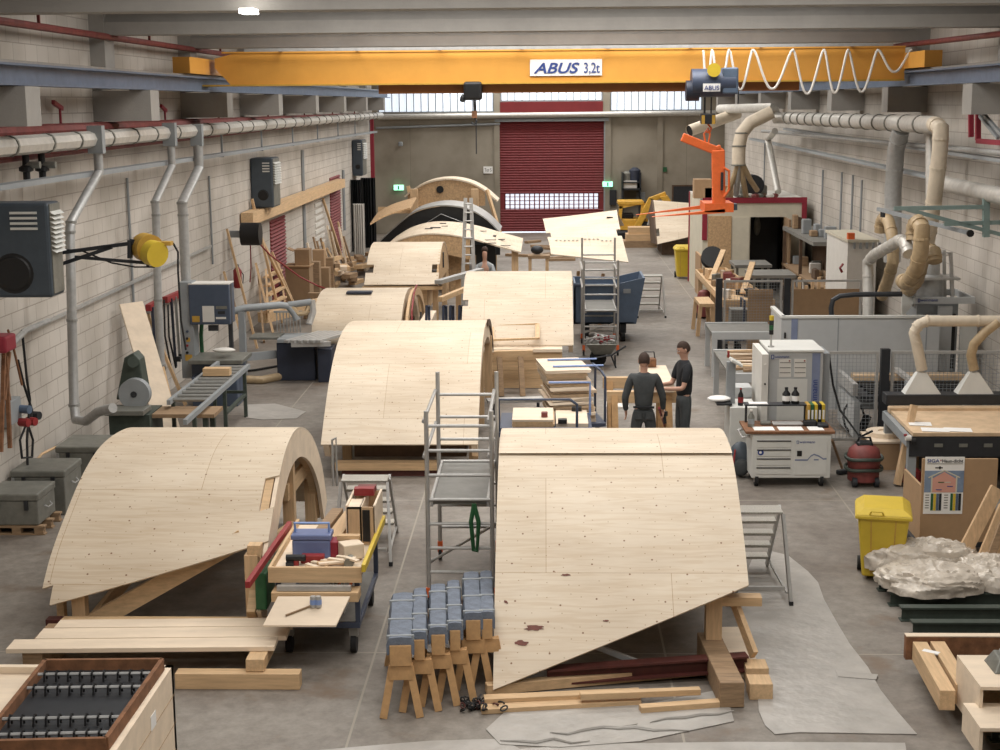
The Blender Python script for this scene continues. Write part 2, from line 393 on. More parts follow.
# tall pilasters on the back wall
for px in (497, 608, 660):
    x = bx(px, 150)[0]; trim(MB().box(x-.12, x+.12, YB-.08, YB, 0, WZ0), 'backwall')
# ---------------------------------------------------------------- curved plywood shells
def spline(P, n):
    P = [V(p) for p in P]; out = []
    Q = [2*P[0]-P[1]]+P+[2*P[-1]-P[-2]]
    for i in range(1, len(Q)-2):
        for k in range(n):
            t = k/n; a, b, c, d = Q[i-1:i+3]
            out.append(.5*((2*b)+(c-a)*t+(2*a-5*b+4*c-d)*t*t+(3*b-a-3*c+d)*t**3))
    out.append(P[-1]); return out
def loft(A, B, zA=None, zB=None, nx=24, mask=None, th=.025, thdir=-1, nn=6, front=True):
    """solid sheet between two edge curves; the front end is cut where it reaches height zA..zB"""
    A = spline(A, nn); B = spline(B, nn); n = len(A); pk = max(range(n), key=lambda i: A[i].z)
    def cut(curve, z):
        if z is None: return float(n-1)
        for i in range(pk, n-1):
            if curve[i].z >= z > curve[i+1].z: return i+(curve[i].z-z)/(curve[i].z-curve[i+1].z)
        return float(n-1)
    def at(u, s):
        i = min(int(s), n-2); f = s-i
        a = A[i].lerp(A[i+1], f); b = B[i].lerp(B[i+1], f); return a.lerp(b, u)
    ny = n*2; top = []; 
    for j in range(ny+1):
        row = []
        for i in range(nx+1):
            u = i/nx; cA = cut(A, zA); cB = cut(B, zB); 
            se = cA+(cB-cA)*u if not (zA is not None and zB is not None) else None
            if se is None:
                z = zA+(zB-zA)*u; se = (cut(A, z)*(1-u)+cut(B, z)*u)
            row.append((u, se*j/ny))
        top.append([at(*q) for q in row]); 
    us = [[None]*(nx+1) for _ in range(ny+1)]
    m = MB(); W = nx+1
    nor = []
    for j in range(ny+1):
        r = []
        for i in range(nx+1):
            du = top[j][min(i+1, nx)]-top[j][max(i-1, 0)]; dv = top[min(j+1, ny)][i]-top[max(j-1, 0)][i]
            nv = dv.cross(du) if True else 0
            nv = nv.normalized() if nv.length > 1e-9 else V((0, 0, 1))
            if nv.z < 0 and abs(nv.z) > .05: nv = -nv
            r.append(nv)
        nor.append(r)
    for j in range(ny+1):
        for i in range(W): m.v.append(top[j][i])
    off = len(m.v)
    for j in range(ny+1):
        for i in range(W): m.v.append(top[j][i]-nor[j][i]*th)
    wid = (A[pk]-B[pk]).length; al = [[0.0]*W]
    for j in range(ny): al.append([al[-1][i]+(top[j+1][i]-top[j][i]).length for i in range(W)])
    m.uv = [(i/nx*wid+A[0].x, al[j][i]+A[0].y) for j in range(ny+1) for i in range(W)]*2
    ok = [[not (mask and mask((i+.5)/nx, (j+.5)/ny)) for i in range(nx)] for j in range(ny)]
    K = lambda i, j: j*W+i
    for j in range(ny):
        for i in range(nx):
            if not ok[j][i]: continue
            m.f.append((K(i, j), K(i+1, j), K(i+1, j+1), K(i, j+1)))
            m.f.append((K(i, j+1)+off, K(i+1, j+1)+off, K(i+1, j)+off, K(i, j)+off))
            for (di, dj, a, b) in ((-1, 0, (i, j), (i, j+1)), (1, 0, (i+1, j+1), (i+1, j)), (0, -1, (i+1, j), (i, j)), (0, 1, (i, j+1), (i+1, j+1))):
                ii, jj = i+di, j+dj
                if ii < 0 or jj < 0 or ii >= nx or jj >= ny or not ok[jj][ii]:
                    m.f.append((K(*a), K(*b), K(*b)+off, K(*a)+off))
    m.P = top; return m
def rib(m, c, dx, o0, o1, nn=4, center=None):
    """solid arch strip following curve c (Y-Z or any), offset inwards o0..o1, thickness vector dx"""
    P = spline(c, nn); dx = V(dx); ring = []
    for i, p in enumerate(P):
        d = (P[min(i+1, len(P)-1)]-P[max(i-1, 0)]).normalized(); nv = dx.normalized().cross(d)
        mid = (P[0]+P[-1])/2 if center is None else V(center)
        if nv.dot(mid-p) < 0: nv = -nv
        ring.append([p+nv*o0, p+nv*o1, p+nv*o1+dx, p+nv*o0+dx])
    b = len(m.v)
    for r in ring: m.v += r
    for i in range(len(ring)-1):
        for k in range(4):
            a = b+4*i+k; c2 = b+4*i+(k+1) % 4; m.f.append((a, c2, c2+4, a+4))
    m.f.append((b, b+1, b+2, b+3)); e = b+4*(len(ring)-1); m.f.append((e+3, e+2, e+1, e))
    return m
def yz(X, prof): return [V((X, y, z)) for y, z in prof]
def legs(root, pts, w=.14, name='leg', m='pinez'):
    for x, y, z0, z1 in pts: MB().box(x-w/2, x+w/2, y-w/2, y+w/2, z0, z1).build(name, m, root)

# --- foreground left arch
prof = [(19.45, .3), (19.1, .87), (18.55, 1.33), (17.9, 1.64), (17.2, 1.79), (16.55, 1.74), (16.0, 1.52), (15.5, 1.2), (15.05, .86), (14.75, .5), (14.6, .2)]
r = thing('plywood_arch', 'big plywood shell in the left foreground, its open timber arch facing right', 'wooden shell', (-4.1, 17, 0), group='curved plywood shells')
xa, xb = -5.28, -2.98
def mk(u, v): return (u > .93 and .79 < v < .89) or (u < .05 and v > .945)
xl = [V((-5.06-.26*max(0, (17.0-y)/2.2)**.7, y, z)) for y, z in prof]
L_ = loft(xl, yz(xb, prof), .42, 1.0, 44, mk); L_.build('plywood_skin', 'ply', r, smooth=True)
for j, pc in enumerate((.30, .62)):      # sheet joints
    pass
rib(MB(), yz(xb-.15, prof[:-1]+[(14.66, .42)]), (.09, 0, 0), .03, .34).build('arch_rib', 'pinex', r)
rib(MB(), [p+V((.03, 0, 0)) for p in xl[:-2]], (.09, 0, 0), .03, .34).build('arch_rib', 'pinex', r)
rib(MB(), yz(xb-.045, prof[:-1]+[(14.66, .42)]), (.045, 0, 0), .02, .36).build('end_face', 'ply_plain', r)
for x, y, z1 in ((xa+.3, 14.98, .5), (xb-.12, 14.92, .95), (xb-.15, 17.4, 1.45), (xa+.3, 17.4, 1.4), (xb-.15, 19.0, .7)):
    MB().box(x-.07, x+.07, y-.07, y+.07, 0, z1).build('post', 'pinez', r)
MB().bar((xa+.35, 15.0, .12), (xb-.3, 15.35, 1.0), .06, .2).build('brace', 'pinex', r)
MB().bar((xb-.12, 15.2, .85), (xb-.12, 17.4, .5), .05, .2).build('brace', 'pine', r)
MB().bar((xa+.35, 15.1, .1), (xa+.9, 17.6, .8), .05, .16).build('brace', 'pine', r)
MB().bar((xb-.15, 17.2, 1.0), (xb-.15, 19.0, .95), .05, .2).build('cross_beam', 'pine', r)
MB().bar((xb-.3, 17.4, 1.25), (xa+.3, 17.4, 1.25), .05, .2).build('cross_beam', 'pinex', r)
MB().box(xb-.16, xb-.02, 14.88, 15.02, .93, 1.05).build('block', 'pine', r)
MB().box(xa+.0, xa+.08, 15.1, 15.2, .1, .55).build('block', 'pine', r)
# --- foreground right arch
prof = [(19.2, .35), (18.8, .95), (18.1, 1.45), (17.3, 1.76), (16.5, 1.92), (15.85, 1.9), (15.3, 1.71), (14.8, 1.41), (14.3, 1.03), (13.85, .6), (13.35, .05)]
r = thing('plywood_arch', 'big plywood shell in the right foreground with two dark red knots', 'wooden shell', (.7, 16.4, 0), group='curved plywood shells')
xa, xb = -.51, 2.01
R_ = loft(yz(xa, prof), yz(xb, prof), .08, .88, 36); R_.build('plywood_skin', 'ply', r, smooth=True)
rib(MB(), yz(xb-.12, prof[:-2]), (.1, 0, 0), .03, .3).build('arch_rib', 'pinex', r)
rib(MB(), yz(xa+.04, prof[:-1]), (.1, 0, 0), .03, .3).build('arch_rib', 'pinex', r)
# upper overlay sheet: a shallow step across the crown
ov = [(y, z+.006) for y, z in prof[2:6]]+[(15.62, 1.872)]
loft(yz(xa, ov), yz(xb, ov), None, None, 20, None, .004).build('overlay_sheet', 'ply', r, smooth=True)
for x, y, z1 in ((xb-.32, 14.35, .85), (xa+.25, 17.4, 1.5), (xb-.3, 17.4, 1.5), (xb-.1, 19, .6)):
    MB().box(x-.08, x+.08, y-.08, y+.08, 0, z1).build('post', 'pinez', r)
MB().box(xb-.35, xb+.16, 14.3, 14.45, .6, .69).build('cross_block', 'pinex', r)
MB().bar((xb-.1, 14.45, .6), (xb+.05, 14.0, .2), .05, .12).build('brace', 'pine', r)
MB().bar((xb-.5, 17.3, 1.3), (xa+.3, 17.3, 1.3), .05, .2).build('cross_beam', 'pinex', r)
MB().bar((.2, 13.95, .42), (1.0, 13.9, .12), .05, .05).build('tie_bar', 'galv', r)
def onsurf(P, px, py):
    best = None
    for row in P:
        for p in row:
            d = p-V((0, 0, CAMH)); zc = d.dot(FWD); e = abs(500+FPX*d.dot(RGT)/zc-px)+abs(375-FPX*d.dot(UPV)/zc-py)
            if best is None or e < best[0]: best = (e, p)
    return best[1]
def proj(p):
    d = V(p)-V((0, 0, CAMH)); zc = d.dot(FWD); return 500+FPX*d.dot(RGT)/zc, 375-FPX*d.dot(UPV)/zc
def patch(root, P, px, py, wx, wz, seed=1, name='knot', m='knotred'):
    """small irregular dark knot lying on the sloping skin"""
    p = onsurf(P, px, py); q = onsurf(P, px, py-26); d = (q-p).normalized(); rnd = random.Random(seed)
    nn = V((1, 0, 0)).cross(d).normalized(); 
    if nn.z < 0: nn = -nn
    # exact point: intersect pixel ray with the local plane
    ry = ray(px, py); o = V((0, 0, CAMH)); t = (p-o).dot(nn)/ry.dot(nn); c = o+ry*t
    pts = []
    for k in range(18):
        a = 2*pi*k/18; rr = rnd.uniform(.6, 1.1); pts.append(c+V((1, 0, 0))*cos(a)*wx*rr+d*sin(a)*wz*rr-nn*.004)
    return MB().prism(pts, nn*.010).build(name, m, root)
mat('knotred', (112, 56, 42), .6, var=.3, scale=20)
for a in ((534, 628, .10, .035, 1), (521, 643, .07, .03, 2), (566, 575, .05, .014, 3), (506, 602, .02, .02, 4), (606, 621, .03, .01, 5), (549, 464, .02, .014, 6)): patch(r, R_.P, *a)
# --- third arch (middle)
prof = [(28.4, .95), (27.8, 1.33), (26.9, 1.66), (25.8, 1.83), (24.8, 1.86), (23.9, 1.73), (23.1, 1.42), (22.4, .97), (21.85, .52)]
r = thing('plywood_arch', 'large curved plywood shell in the middle of the hall, behind the scaffold tower', 'wooden shell', (-2.2, 25, 0), group='curved plywood shells')
xa, xb = -3.42, -1.03
M_ = loft(yz(xa, prof), yz(xb, prof), None, None, 24); M_.build('plywood_skin', 'ply', r, smooth=True)
rib(MB(), yz(xb-.1, prof), (.09, 0, 0), .03, .3).build('arch_rib', 'ply_plain', r)
rib(MB(), yz(xa+.03, prof), (.09, 0, 0), .03, .3).build('arch_rib', 'ply_plain', r)
rib(MB(), yz(xb, prof[:4]), (.02, 0, 0), -.03, .09).build('dark_rim', 'darkwood', r)
for x, y, z1 in ((xb-.1, 22.6, .9), (xa+.3, 22.6, .9), (xa+.3, 25, 1.6), (xb-.1, 25, 1.6), (xb-.05, 27.5, 1.3)):
    MB().box(x-.07, x+.07, y-.07, y+.07, .12, z1).build('post', 'pinez', r)
MB().box(xa+.2, xb+.1, 21.9, 22.1, .1, .22).build('sill_beam', 'pinex', r)
MB().box(xa+.3, xb+.1, 21.95, 22.25, 0, .1).build('sill_beam', 'redwood', r)
MB().box(xa+.45, xb-.2, 22.3, 22.9, .22, .5).build('crate_board', 'darkwood', r)
MB().box(xa+.3, xb-.1, 24.9, 25.0, .2, 1.2).build('inner_wall', 'osb', r)
# --- panel behind, on a timber block
prof = [(33.8, 1.5), (32.8, 1.88), (31.8, 2.03), (31.0, 1.97), (30.4, 1.72), (29.9, 1.4), (29.55, 1.08), (29.3, .82)]
r = thing('plywood_arch', 'curved plywood shell standing on a boarded timber block, beside the blue skip', 'wooden shell', (-.5, 31, 0), group='curved plywood shells')
xa, xb = -1.7, .56
loft(yz(xa, prof), yz(xb, prof), None, None, 20, lambda u, v: u < .05 and .62 < v < .66).build('plywood_skin', 'ply', r, smooth=True)
rib(MB(), yz(xb-.1, prof), (.09, 0, 0), .03, .25).build('arch_rib', 'ply_plain', r)
MB().box(xa, .33, 28.95, 29.5, .74, .80).build('block_top', 'ply_plain', r)
for k in range(4): MB().box(xa, .33, 29.0+.004*(k % 2), 29.2, .01+.183*k, .01+.183*k+.178).build('face_board', 'pinex', r)
MB().box(xa+.1, .3, 29.2, 33.0, .0, .7).build('block_core', 'darkwood', r)
MB().box(xb-.5, xb-.02, 29.5, 30.4, .02, .3).build('foot_crate', 'darkwood', r)
# --- arch left of it, behind the middle one
prof = [(35.6, .55), (34.9, 1.1), (34.0, 1.4), (32.9, 1.54), (32.1, 1.52), (31.5, 1.38), (31.0, 1.1), (30.75, .6)]
r = thing('plywood_arch', 'low plywood shell beside the saw bench, a red hose over its right end', 'wooden shell', (-3.9, 31, 0), group='curved plywood shells')
xa, xb = -4.95, -3.05
loft(yz(xa, prof), yz(xb, prof), None, None, 16).build('plywood_skin', 'ply', r, smooth=True)
rib(MB(), yz(xb-.1, prof), (.09, 0, 0), .03, .25).build('arch_rib', 'ply_plain', r)
rib(MB(), yz(xb+.08, prof), (.06, 0, 0), .0, .16).build('arch_rib', 'pinex', r)
MB().tube([(xb+.16, 33.0, 1.6), (xb+.18, 32.0, 1.54), (xb+.2, 31.2, 1.25), (xb+.24, 30.8, .7)], .02, 6).build('red_hose', 'red', r)
legs(r, [(xa+.3, 31.3, 0, 1.0), (xb-.2, 31.3, 0, 1.0), (xa+.3, 34.3, 0, 1.1), (xb-.2, 34.3, 0, 1.1)])
MB().box(xa+.6, xa+1.15, 32.0, 32.3, 1.53, 1.57).build('clamp', 'navy', r)
# --- arch on trestles, further back
z0 = aY(400, 285, 37.3).z
prof = [(41.8, 1.0), (41.2, 1.55), (40.4, 1.86), (39.6, 1.95), (38.9, 1.87), (38.3, 1.66), (37.8, 1.35), (37.4, z0)]
r = thing('plywood_arch', 'curved plywood shell raised on trestles, with a slotted chipboard end panel and two cut notches', 'wooden shell', (-3.8, 39.5, 0), group='curved plywood shells')
xa, xb = aY(364, 280, 37.4).x, aY(438, 280, 37.4).x
loft(yz(xa, prof), yz(xb, prof), None, None, 20, lambda u, v: (u < .09 or u > .91) and .78 < v < .86).build('plywood_skin', 'ply', r, smooth=True)
ep = [V((xb-.06, y, z)) for y, z in spline([V((y, z, 0)) for y, z in prof], 4) for _ in (0,)] if False else [V((xb-.06, p.x, p.y)) for p in spline([V((y, z, 0)) for y, z in prof], 4)]
MB().prism(ep, (.05, 0, 0)).build('end_panel', 'osb', r)
MB().box(xb-.01, xb+.02, 39.3, 39.5, 1.3, 1.7).build('slot', 'black', r)
MB().box(xa-.05, xb+.1, 37.4, 37.55, z0-.14, z0-.05).build('bearer', 'pinex', r)
MB().box(xa+1.0, xb-.3, 37.6, 39.5, .35, z0-.14).build('inner_crate', 'pinex', r)
MB().box(xa+.15, xb-.1, 37.9, 41.5, z0-.2, z0-.12).build('bearer', 'darkwood', r)
legs(r, [(xa+.2, 37.8, 0, z0-.1), (xb-.1, 37.8, 0, z0-.1), (xa+.2, 41.2, 0, z0), (xb-.1, 41.2, 0, z0), (xb+.45, 38.5, 0, 1.15)])
MB().bar((xb+.0, 37.3, 1.15), (xb+1.0, 39.6, 1.2), .18, .1).build('side_plank', 'galv', r)
MB().bar((xb+.1, 36.6, .8), (xb+1.0, 39.2, .9), .12, .12).build('side_beam', 'pine', r)
# --- the wide arches with their ends towards us
def xz(Y, pts): return [V((aY(px, py, Y).x, Y, aY(px, py, Y).z)) for px, py in pts]
r = thing('plywood_arch', 'wide shallow plywood shell with black cut-outs, behind the upright ladder', 'wooden shell', (-2.7, 45, 0), group='curved plywood shells')
A = xz(44, [(381, 250), (398, 240), (420, 234), (445, 234), (470, 238), (495, 245), (521, 252)])
B = [p+V((.0, 4.6, 0)) for p in A]
def lo2(A, B, th=.04, nx=14, mask=None): return loft(A, B, None, None, nx, mask, th)
W_ = lo2(A, B); W_.build('plywood_skin', 'ply', r, smooth=True)
sp = spline(A, 4); k0 = 2; k1 = int(len(sp)*.70)
low = sp[k0].z-.02
poly = [p+V((0, .02, -.03)) for p in sp[k0:k1]]; zb = aY(440, 255, 44).z
inner = [V((p.x, p.y, p.z-(.12+.5*sin(min(1, max(0, i/(len(poly)-1)))*pi*.5)))) for i, p in enumerate(poly)]
MB().prism(poly+inner[::-1], (0, .06, 0)).build('end_panel', 'osb', r)
for px in (390, 445, 515): 
    p = aY(px, 262, 44.3); MB().box(p.x-.1, p.x+.1, 44.2, 44.4, 0, 1.25).build('post', 'pinez', r)
MB().box(A[0].x+1.9, A[0].x+2.6, 44.6, 44.7, 0, 1.3).build('inner_wall', 'osb', r)
MB().box(A[0].x+2.8, A[0].x+3.4, 44.8, 44.9, 0, 1.4).build('dark_sheet', 'tarp', r)  # plain dark sheet set upright beneath the arch
mat('holeblk', (30, 26, 24), .8)
for px, py, a, b in ((428, 229, .12, .1), (436, 228, .16, .12), (445, 226, .1, .05), (482, 232, .16, .06), (486, 240, .3, .05), (494, 236, .05, .25), (500, 240, .16, .1), (489, 247, .2, .05), (503, 246, .25, .05), (443, 224, .1, .1)):
    p = onsurf(W_.P, px, py)+V((0, 0, .01)); MB().ob(p, (a*2, b*2, .012)).build('cut_out', 'holeblk', r)
r = thing('membrane_arch', 'arched shell covered at its end with black foil, between the two wide plywood arches', 'wooden shell', (-2.7, 50, 0), group='curved plywood shells')
A = xz(49.5, [(380, 240), (395, 226), (413, 212), (432, 206), (450, 205), (470, 209), (487, 219), (500, 232)])
lo2(A, [p+V((0, 2.4, 0)) for p in A]).build('roof_skin', 'galv', r, smooth=True)
sp = spline(A, 4); MB().prism([p+V((0, .05, -.06)) for p in sp]+[V((sp[-1].x, sp[-1].y+.05, .6)), V((sp[0].x, sp[0].y+.05, .6))], (0, .04, 0)).build('foil_end', 'tarp', r)
for q in (.3, .62): MB().tube([sp[4]+V((.4, -.01, -.3)), sp[len(sp)//2]+V((0, -.02, -q)), sp[-6]+V((-.3, -.01, -.35))], .012, 6).build('foil_fold', 'galv', r)
for px in (385, 494):
    p = aY(px, 262, 50); MB().box(p.x-.1, p.x+.1, 49.7, 49.9, 0, .75).build('post', 'pinez', r)
r = thing('plywood_arch', 'rearmost plywood arch, a round hole in its chipboard end, high on posts', 'wooden shell', (-2.7, 54, 0), group='curved plywood shells')
A = xz(53, [(404, 196), (418, 186), (434, 180), (452, 178.5), (470, 182), (485, 190), (498, 201)])
lo2(A, [p+V((0, 1.6, 0)) for p in A], .06).build('plywood_skin', 'ply', r, smooth=True)
sp = spline(A, 4); zb = aY(440, 206, 53).z
MB().prism([p+V((0, .05, -.05)) for p in sp[1:-4]]+[V((sp[-5].x, 53.05, zb)), V((sp[1].x, 53.05, zb))], (0, .06, 0)).build('end_panel', 'osb', r)
h = aY(440, 189.5, 53); MB().lathe((0, 0, 0), [(.13, 0), (.13, .02)], 20).xf((h.x, 53.02, h.z), R=rotm(pi/2)).build('round_hole', 'black', r)
for px in (414.5, 475):
    p = aY(px, 205, 52.8); MB().box(p.x-.13, p.x+.13, 52.6, 52.85, 0, aY(px, 189, 52.7).z).build('post', 'pinez', r)
MB().box(aY(378, 200, 53).x, aY(440, 200, 53).x, 52.9, 53, zb-.25, zb-.02).build('cross_board', 'pinex', r)
for a, b in (((408, 186), (412, 205)), ((418, 205), (424, 186)), ((424, 204), (429, 190))): MB().bar(aY(*a, 53.2), aY(*b, 53.2), .12, .08).build('batten', 'pinez', r)
MB().bar(aY(487, 190, 53), aY(500, 233, 52.5), .1, .1).build('strut', 'pinez', r)
# leaning curved board left of them
a = [aY(371, 226, 48.5), aY(385, 218, 48.8), aY(400, 213, 49), aY(411, 210, 49)]
loft([p+V((0, -.3, .1)) for p in a], [p+V((0, 2.0, .3)) for p in a], None, None, 6, None, .05).build('bent_board', 'osb').location
tag(bpy.data.objects['bent_board'], 'short curved chipboard panel leaning left of the foil-covered arch', 'panel')
# --- tilted shell right of centre, back
r = thing('plywood_arch', 'tilted plywood shell on trestles with a row of small white dots, before the digger', 'wooden shell', (1, 39, 0), group='curved plywood shells')
def q(px, py, Y): return aY(px, py, Y)
A = [q(548, 226, 43.5), q(543, 219, 42), q(543.5, 221, 41), q(546, 232, 39.5), q(549.5, 245, 38.4), q(551, 254, 37.6)]
B = [q(624, 225, 43), q(618, 213, 41.5), q(617, 211, 40.6), q(620, 228, 39), q(625, 248, 37.8), q(628.5, 262, 36.9)]
T_ = loft(A, B, None, None, 18, lambda u, v: (u < .06 or u > .94) and .62 < v < .68); T_.build('plywood_skin', 'ply', r, smooth=True)
for k in range(13):
    p = onsurf(T_.P, 556+4.6*k, 240); MB().ob(p+V((0, -.02, .012)), (.05, .05, .02)).build('plug', 'whitep', r)
for p in ((552, 219), (609, 217)):
    c = onsurf(T_.P, *p); MB().ob(c+V((0, -.02, .01)), (.16, .12, .02)).build('cut_out', 'holeblk', r)
for px, y in ((556, 37.8), (575, 38.2), (600, 37.6), (615, 37.2)):
    c = aY(px, 262, y); MB().bar((c.x, y, 0), (c.x+.1, y+.5, 1.25), .08, .08).build('trestle_leg', 'pinez', r)
MB().bar((aY(553, 262, 38).x, 38, 1.05), (aY(626, 262, 37.4).x, 37.4, 1.05), .1, .14).build('trestle_rail', 'pinex', r)
MB().bar((aY(580, 262, 38).x, 38.1, .9), (aY(606, 262, 37.4).x, 37.4, .2), .06, .1).build('brace', 'pinex', r)
# --- far right shell
r = thing('plywood_arch', 'pale plywood shell leaning beside the yellow digger, partly hidden by the paint booth', 'wooden shell', (5, 56, 0), group='curved plywood shells')
A = [q(650, 212, 58), q(653, 200, 57.2), q(655, 212, 56.2), q(656, 228, 55.4), q(657.5, 244, 54.8)]
B = [q(690, 212, 58), q(692, 203, 57.2), q(692, 214, 56.2), q(692, 225, 55.4), q(692, 236, 54.8)]
loft(A, B, None, None, 12, lambda u, v: u < .12 and .76 < v < .88).build('plywood_skin', 'ply', r, smooth=True)
MB().prism([A[0], A[1], A[2], A[3], A[4], V((A[4].x, 57.5, A[4].z-.2))], (-.06, 0, 0)).build('end_rib', 'darkwood', r)
MB().box(A[4].x+.2, A[4].x+2, 55.2, 57.5, 0, .45).build('cradle', 'darkwood', r)
# ---------------------------------------------------------------- text helper
def text(parent, s, loc, size, m, rot=(pi/2, 0, 0), sx=1.0, off=0.0, shear=0.0, name='lettering', R=None, ext=.002, align='LEFT'):
    c = bpy.data.curves.new('t', 'FONT'); c.body = s; c.size = size; c.offset = off; c.shear = shear; c.extrude = ext; c.align_x = align
    t = bpy.data.objects.new('t', c); COL.objects.link(t); bpy.context.view_layer.update()
    me = bpy.data.meshes.new_from_object(t.evaluated_get(bpy.context.evaluated_depsgraph_get()))
    bpy.data.objects.remove(t)
    M = Matrix.Translation(V(loc)) @ (R.to_4x4() if R is not None else (Matrix.Rotation(rot[2], 4, 'Z') @ Matrix.Rotation(rot[1], 4, 'Y') @ Matrix.Rotation(rot[0], 4, 'X'))) @ Matrix.Diagonal((sx, 1, 1, 1))
    me.transform(wmat(parent).inverted() @ M if parent else M)
    o = bpy.data.objects.new(name, me); me.materials.clear(); me.materials.append(MT[m]); COL.objects.link(o); o.parent = parent
    return o
# ---------------------------------------------------------------- crane
for side, X, pb, pt, word in ((-1, -6.78, aX(100, 86, -6.78).z, aX(100, 68, -6.78).z, 'left'), (1, 7.13, aX(960, 75.5, 7.13).z, aX(960, 66, 7.13).z+.1, 'right')):
    r = thing('crane_rail', 'blue-grey steel crane rail running along the %s wall on concrete corbels' % word, 'crane rail', (X, 34, 5.86))
    MB().box(X-.15, X+.15, 8, 64.5, 5.87, 5.9).box(X-.015, X+.015, 8, 64.5, 5.9, 6.12).box(X-.15, X+.15, 8, 64.5, 6.12, 6.15).build('beam', 'rail', r)
    MB().box(X-.03, X+.03, 8, 64.5, 6.15, 6.19).build('rail_head', 'steelplate', r)
    for by in BEAMY[2:]:
        if by < 64: MB().box(X-.13, X+.13, by+.1, by+.5, 5.862, 5.875).build('bearing_plate', 'steel_dark', r)
YC = 29.6
cx0, cx1 = aY(222, 60, YC).x, aY(905, 60, YC).x; zt, zb_ = aY(555, 50.5, YC).z, aY(555, 82, YC).z
r = thing('overhead_crane', 'long orange overhead crane girder spanning the hall with a blue and white sign', 'crane', (.2, YC, zb_))
MB().prism([(cx0-.15, YC, zt-.28), (cx0-.15, YC, zt-.1), (cx0+.25, YC, zt), (cx1, YC, zt), (cx1, YC, zb_), (cx0+.15, YC, zb_)], (0, .5, 0)).build('girder', 'crane', r)
MB().box(cx0-.4, cx1, YC-.05, YC+.55, zb_-.03, zb_).build('bottom_flange', 'yellow_dk', r)
MB().box(cx0, cx1, YC-.02, YC+.52, zt, zt+.03).build('top_flange', 'crane', r)
MB().box(aY(378, 90, YC).x, aY(800, 90, YC).x, YC+.1, YC+.4, zb_-.2, zb_-.03).build('lower_beam', 'crane_dk', r)  # darker brown box along the underside of the girder
MB().box(cx0+.5, cx1-.3, YC-.28, YC-.22, zt+.02, zt+.08).build('cable_rail', 'galv', r)
for px in (282, 358, 440, 522, 608, 690, 760, 850): x = aY(px, 60, YC).x; MB().box(x-.02, x+.02, YC-.26, YC, zt+.03, zt+.06).build('rail_bracket', 'steel_dark', r)
for X in (-6.78, 7.13): MB().box(X-.16, X+.16, YC-1.6, YC+2.2, 6.2, 6.5).build('end_carriage', 'crane', r); 
for X in (-6.78, 7.13):
    for dy in (-1.2, 1.8): MB().cyl((X-.06, YC+dy, 6.3), (X+.06, YC+dy, 6.3), .11, 14).build('wheel', 'steel_dark', r)
a, b = aY(530, 76, YC-.02), aY(602, 59, YC-.02)
sg = MB().box(a.x, b.x, YC-.03, YC-.005, a.z, b.z).build('sign', 'paper', r)
mat('signblue', (48, 70, 140), .5, var=.05)
def fit_text(parent, s, x0, x1, z, h, y, m, **k):
    o = text(parent, s, (x0, y, z), h/.7, m, **k); xs = [v.co.x for v in o.data.vertices]; w_ = max(xs)-min(xs)
    mn = min(xs); f = (x1-x0)/w_
    for v in o.data.vertices: v.co.x = mn+(v.co.x-mn)*f
    d = (x0-(wmat(o.parent) @ V((mn, 0, 0))).x)
    for v in o.data.vertices: v.co.x += d
    return o
wd = b.x-a.x; hh = b.z-a.z
fit_text(sg, 'ABUS', a.x+.05*wd, a.x+.69*wd, a.z+.17*hh, hh*.62, YC-.04, 'signblue', off=.006, shear=.3)
fit_text(sg, '3,2t', a.x+.75*wd, a.x+.97*wd, a.z+.17*hh, hh*.62, YC-.04, 'signblue', off=.002)
# chain hoist
p = aY(473, 92, YC); r = thing('chain_hoist', 'black electric chain hoist hanging under the crane girder left of the sign', 'hoist', (p.x, YC, zb_-.2))
MB().box(p.x-.18, p.x+.18, YC-.18, YC+.15, p.z-.16, p.z+.2).build('motor_housing', 'black', r, bev=.05)
MB().box(p.x-.12, p.x-.08, YC-.05, YC+.05, p.z+.2, zb_).box(p.x+.08, p.x+.12, YC-.05, YC+.05, p.z+.2, zb_).build('trolley_plate', 'steel_dark', r)
MB().lathe((p.x-.2, YC-.1, p.z-.2), [(.02, 0), (.06, .03), (.05, .1), (.01, .16)], 10).build('limit_weight', 'black', r)
q_ = aY(475, 154, YC); MB().tube([(p.x+.02, YC-.05, p.z-.1), (q_.x, YC-.05, aY(475, 112, YC).z)], .025, 6).build('load_chain', 'steel_dark', r)
MB().tube([(q_.x+.03, YC-.05, p.z), (q_.x+.03, YC-.05, q_.z)], .012, 6).build('control_cable', 'steel_dark', r)
z = aY(475, 118, YC).z; MB().box(q_.x-.05, q_.x+.05, YC-.09, YC, z, z+.14).build('hook_block', 'rust', r)
MB().tube([(q_.x, YC-.05, z), (q_.x+.05, YC-.05, z-.06), (q_.x, YC-.05, z-.13), (q_.x-.06, YC-.05, z-.08)], .018, 6).build('hook', 'steel_dark', r)
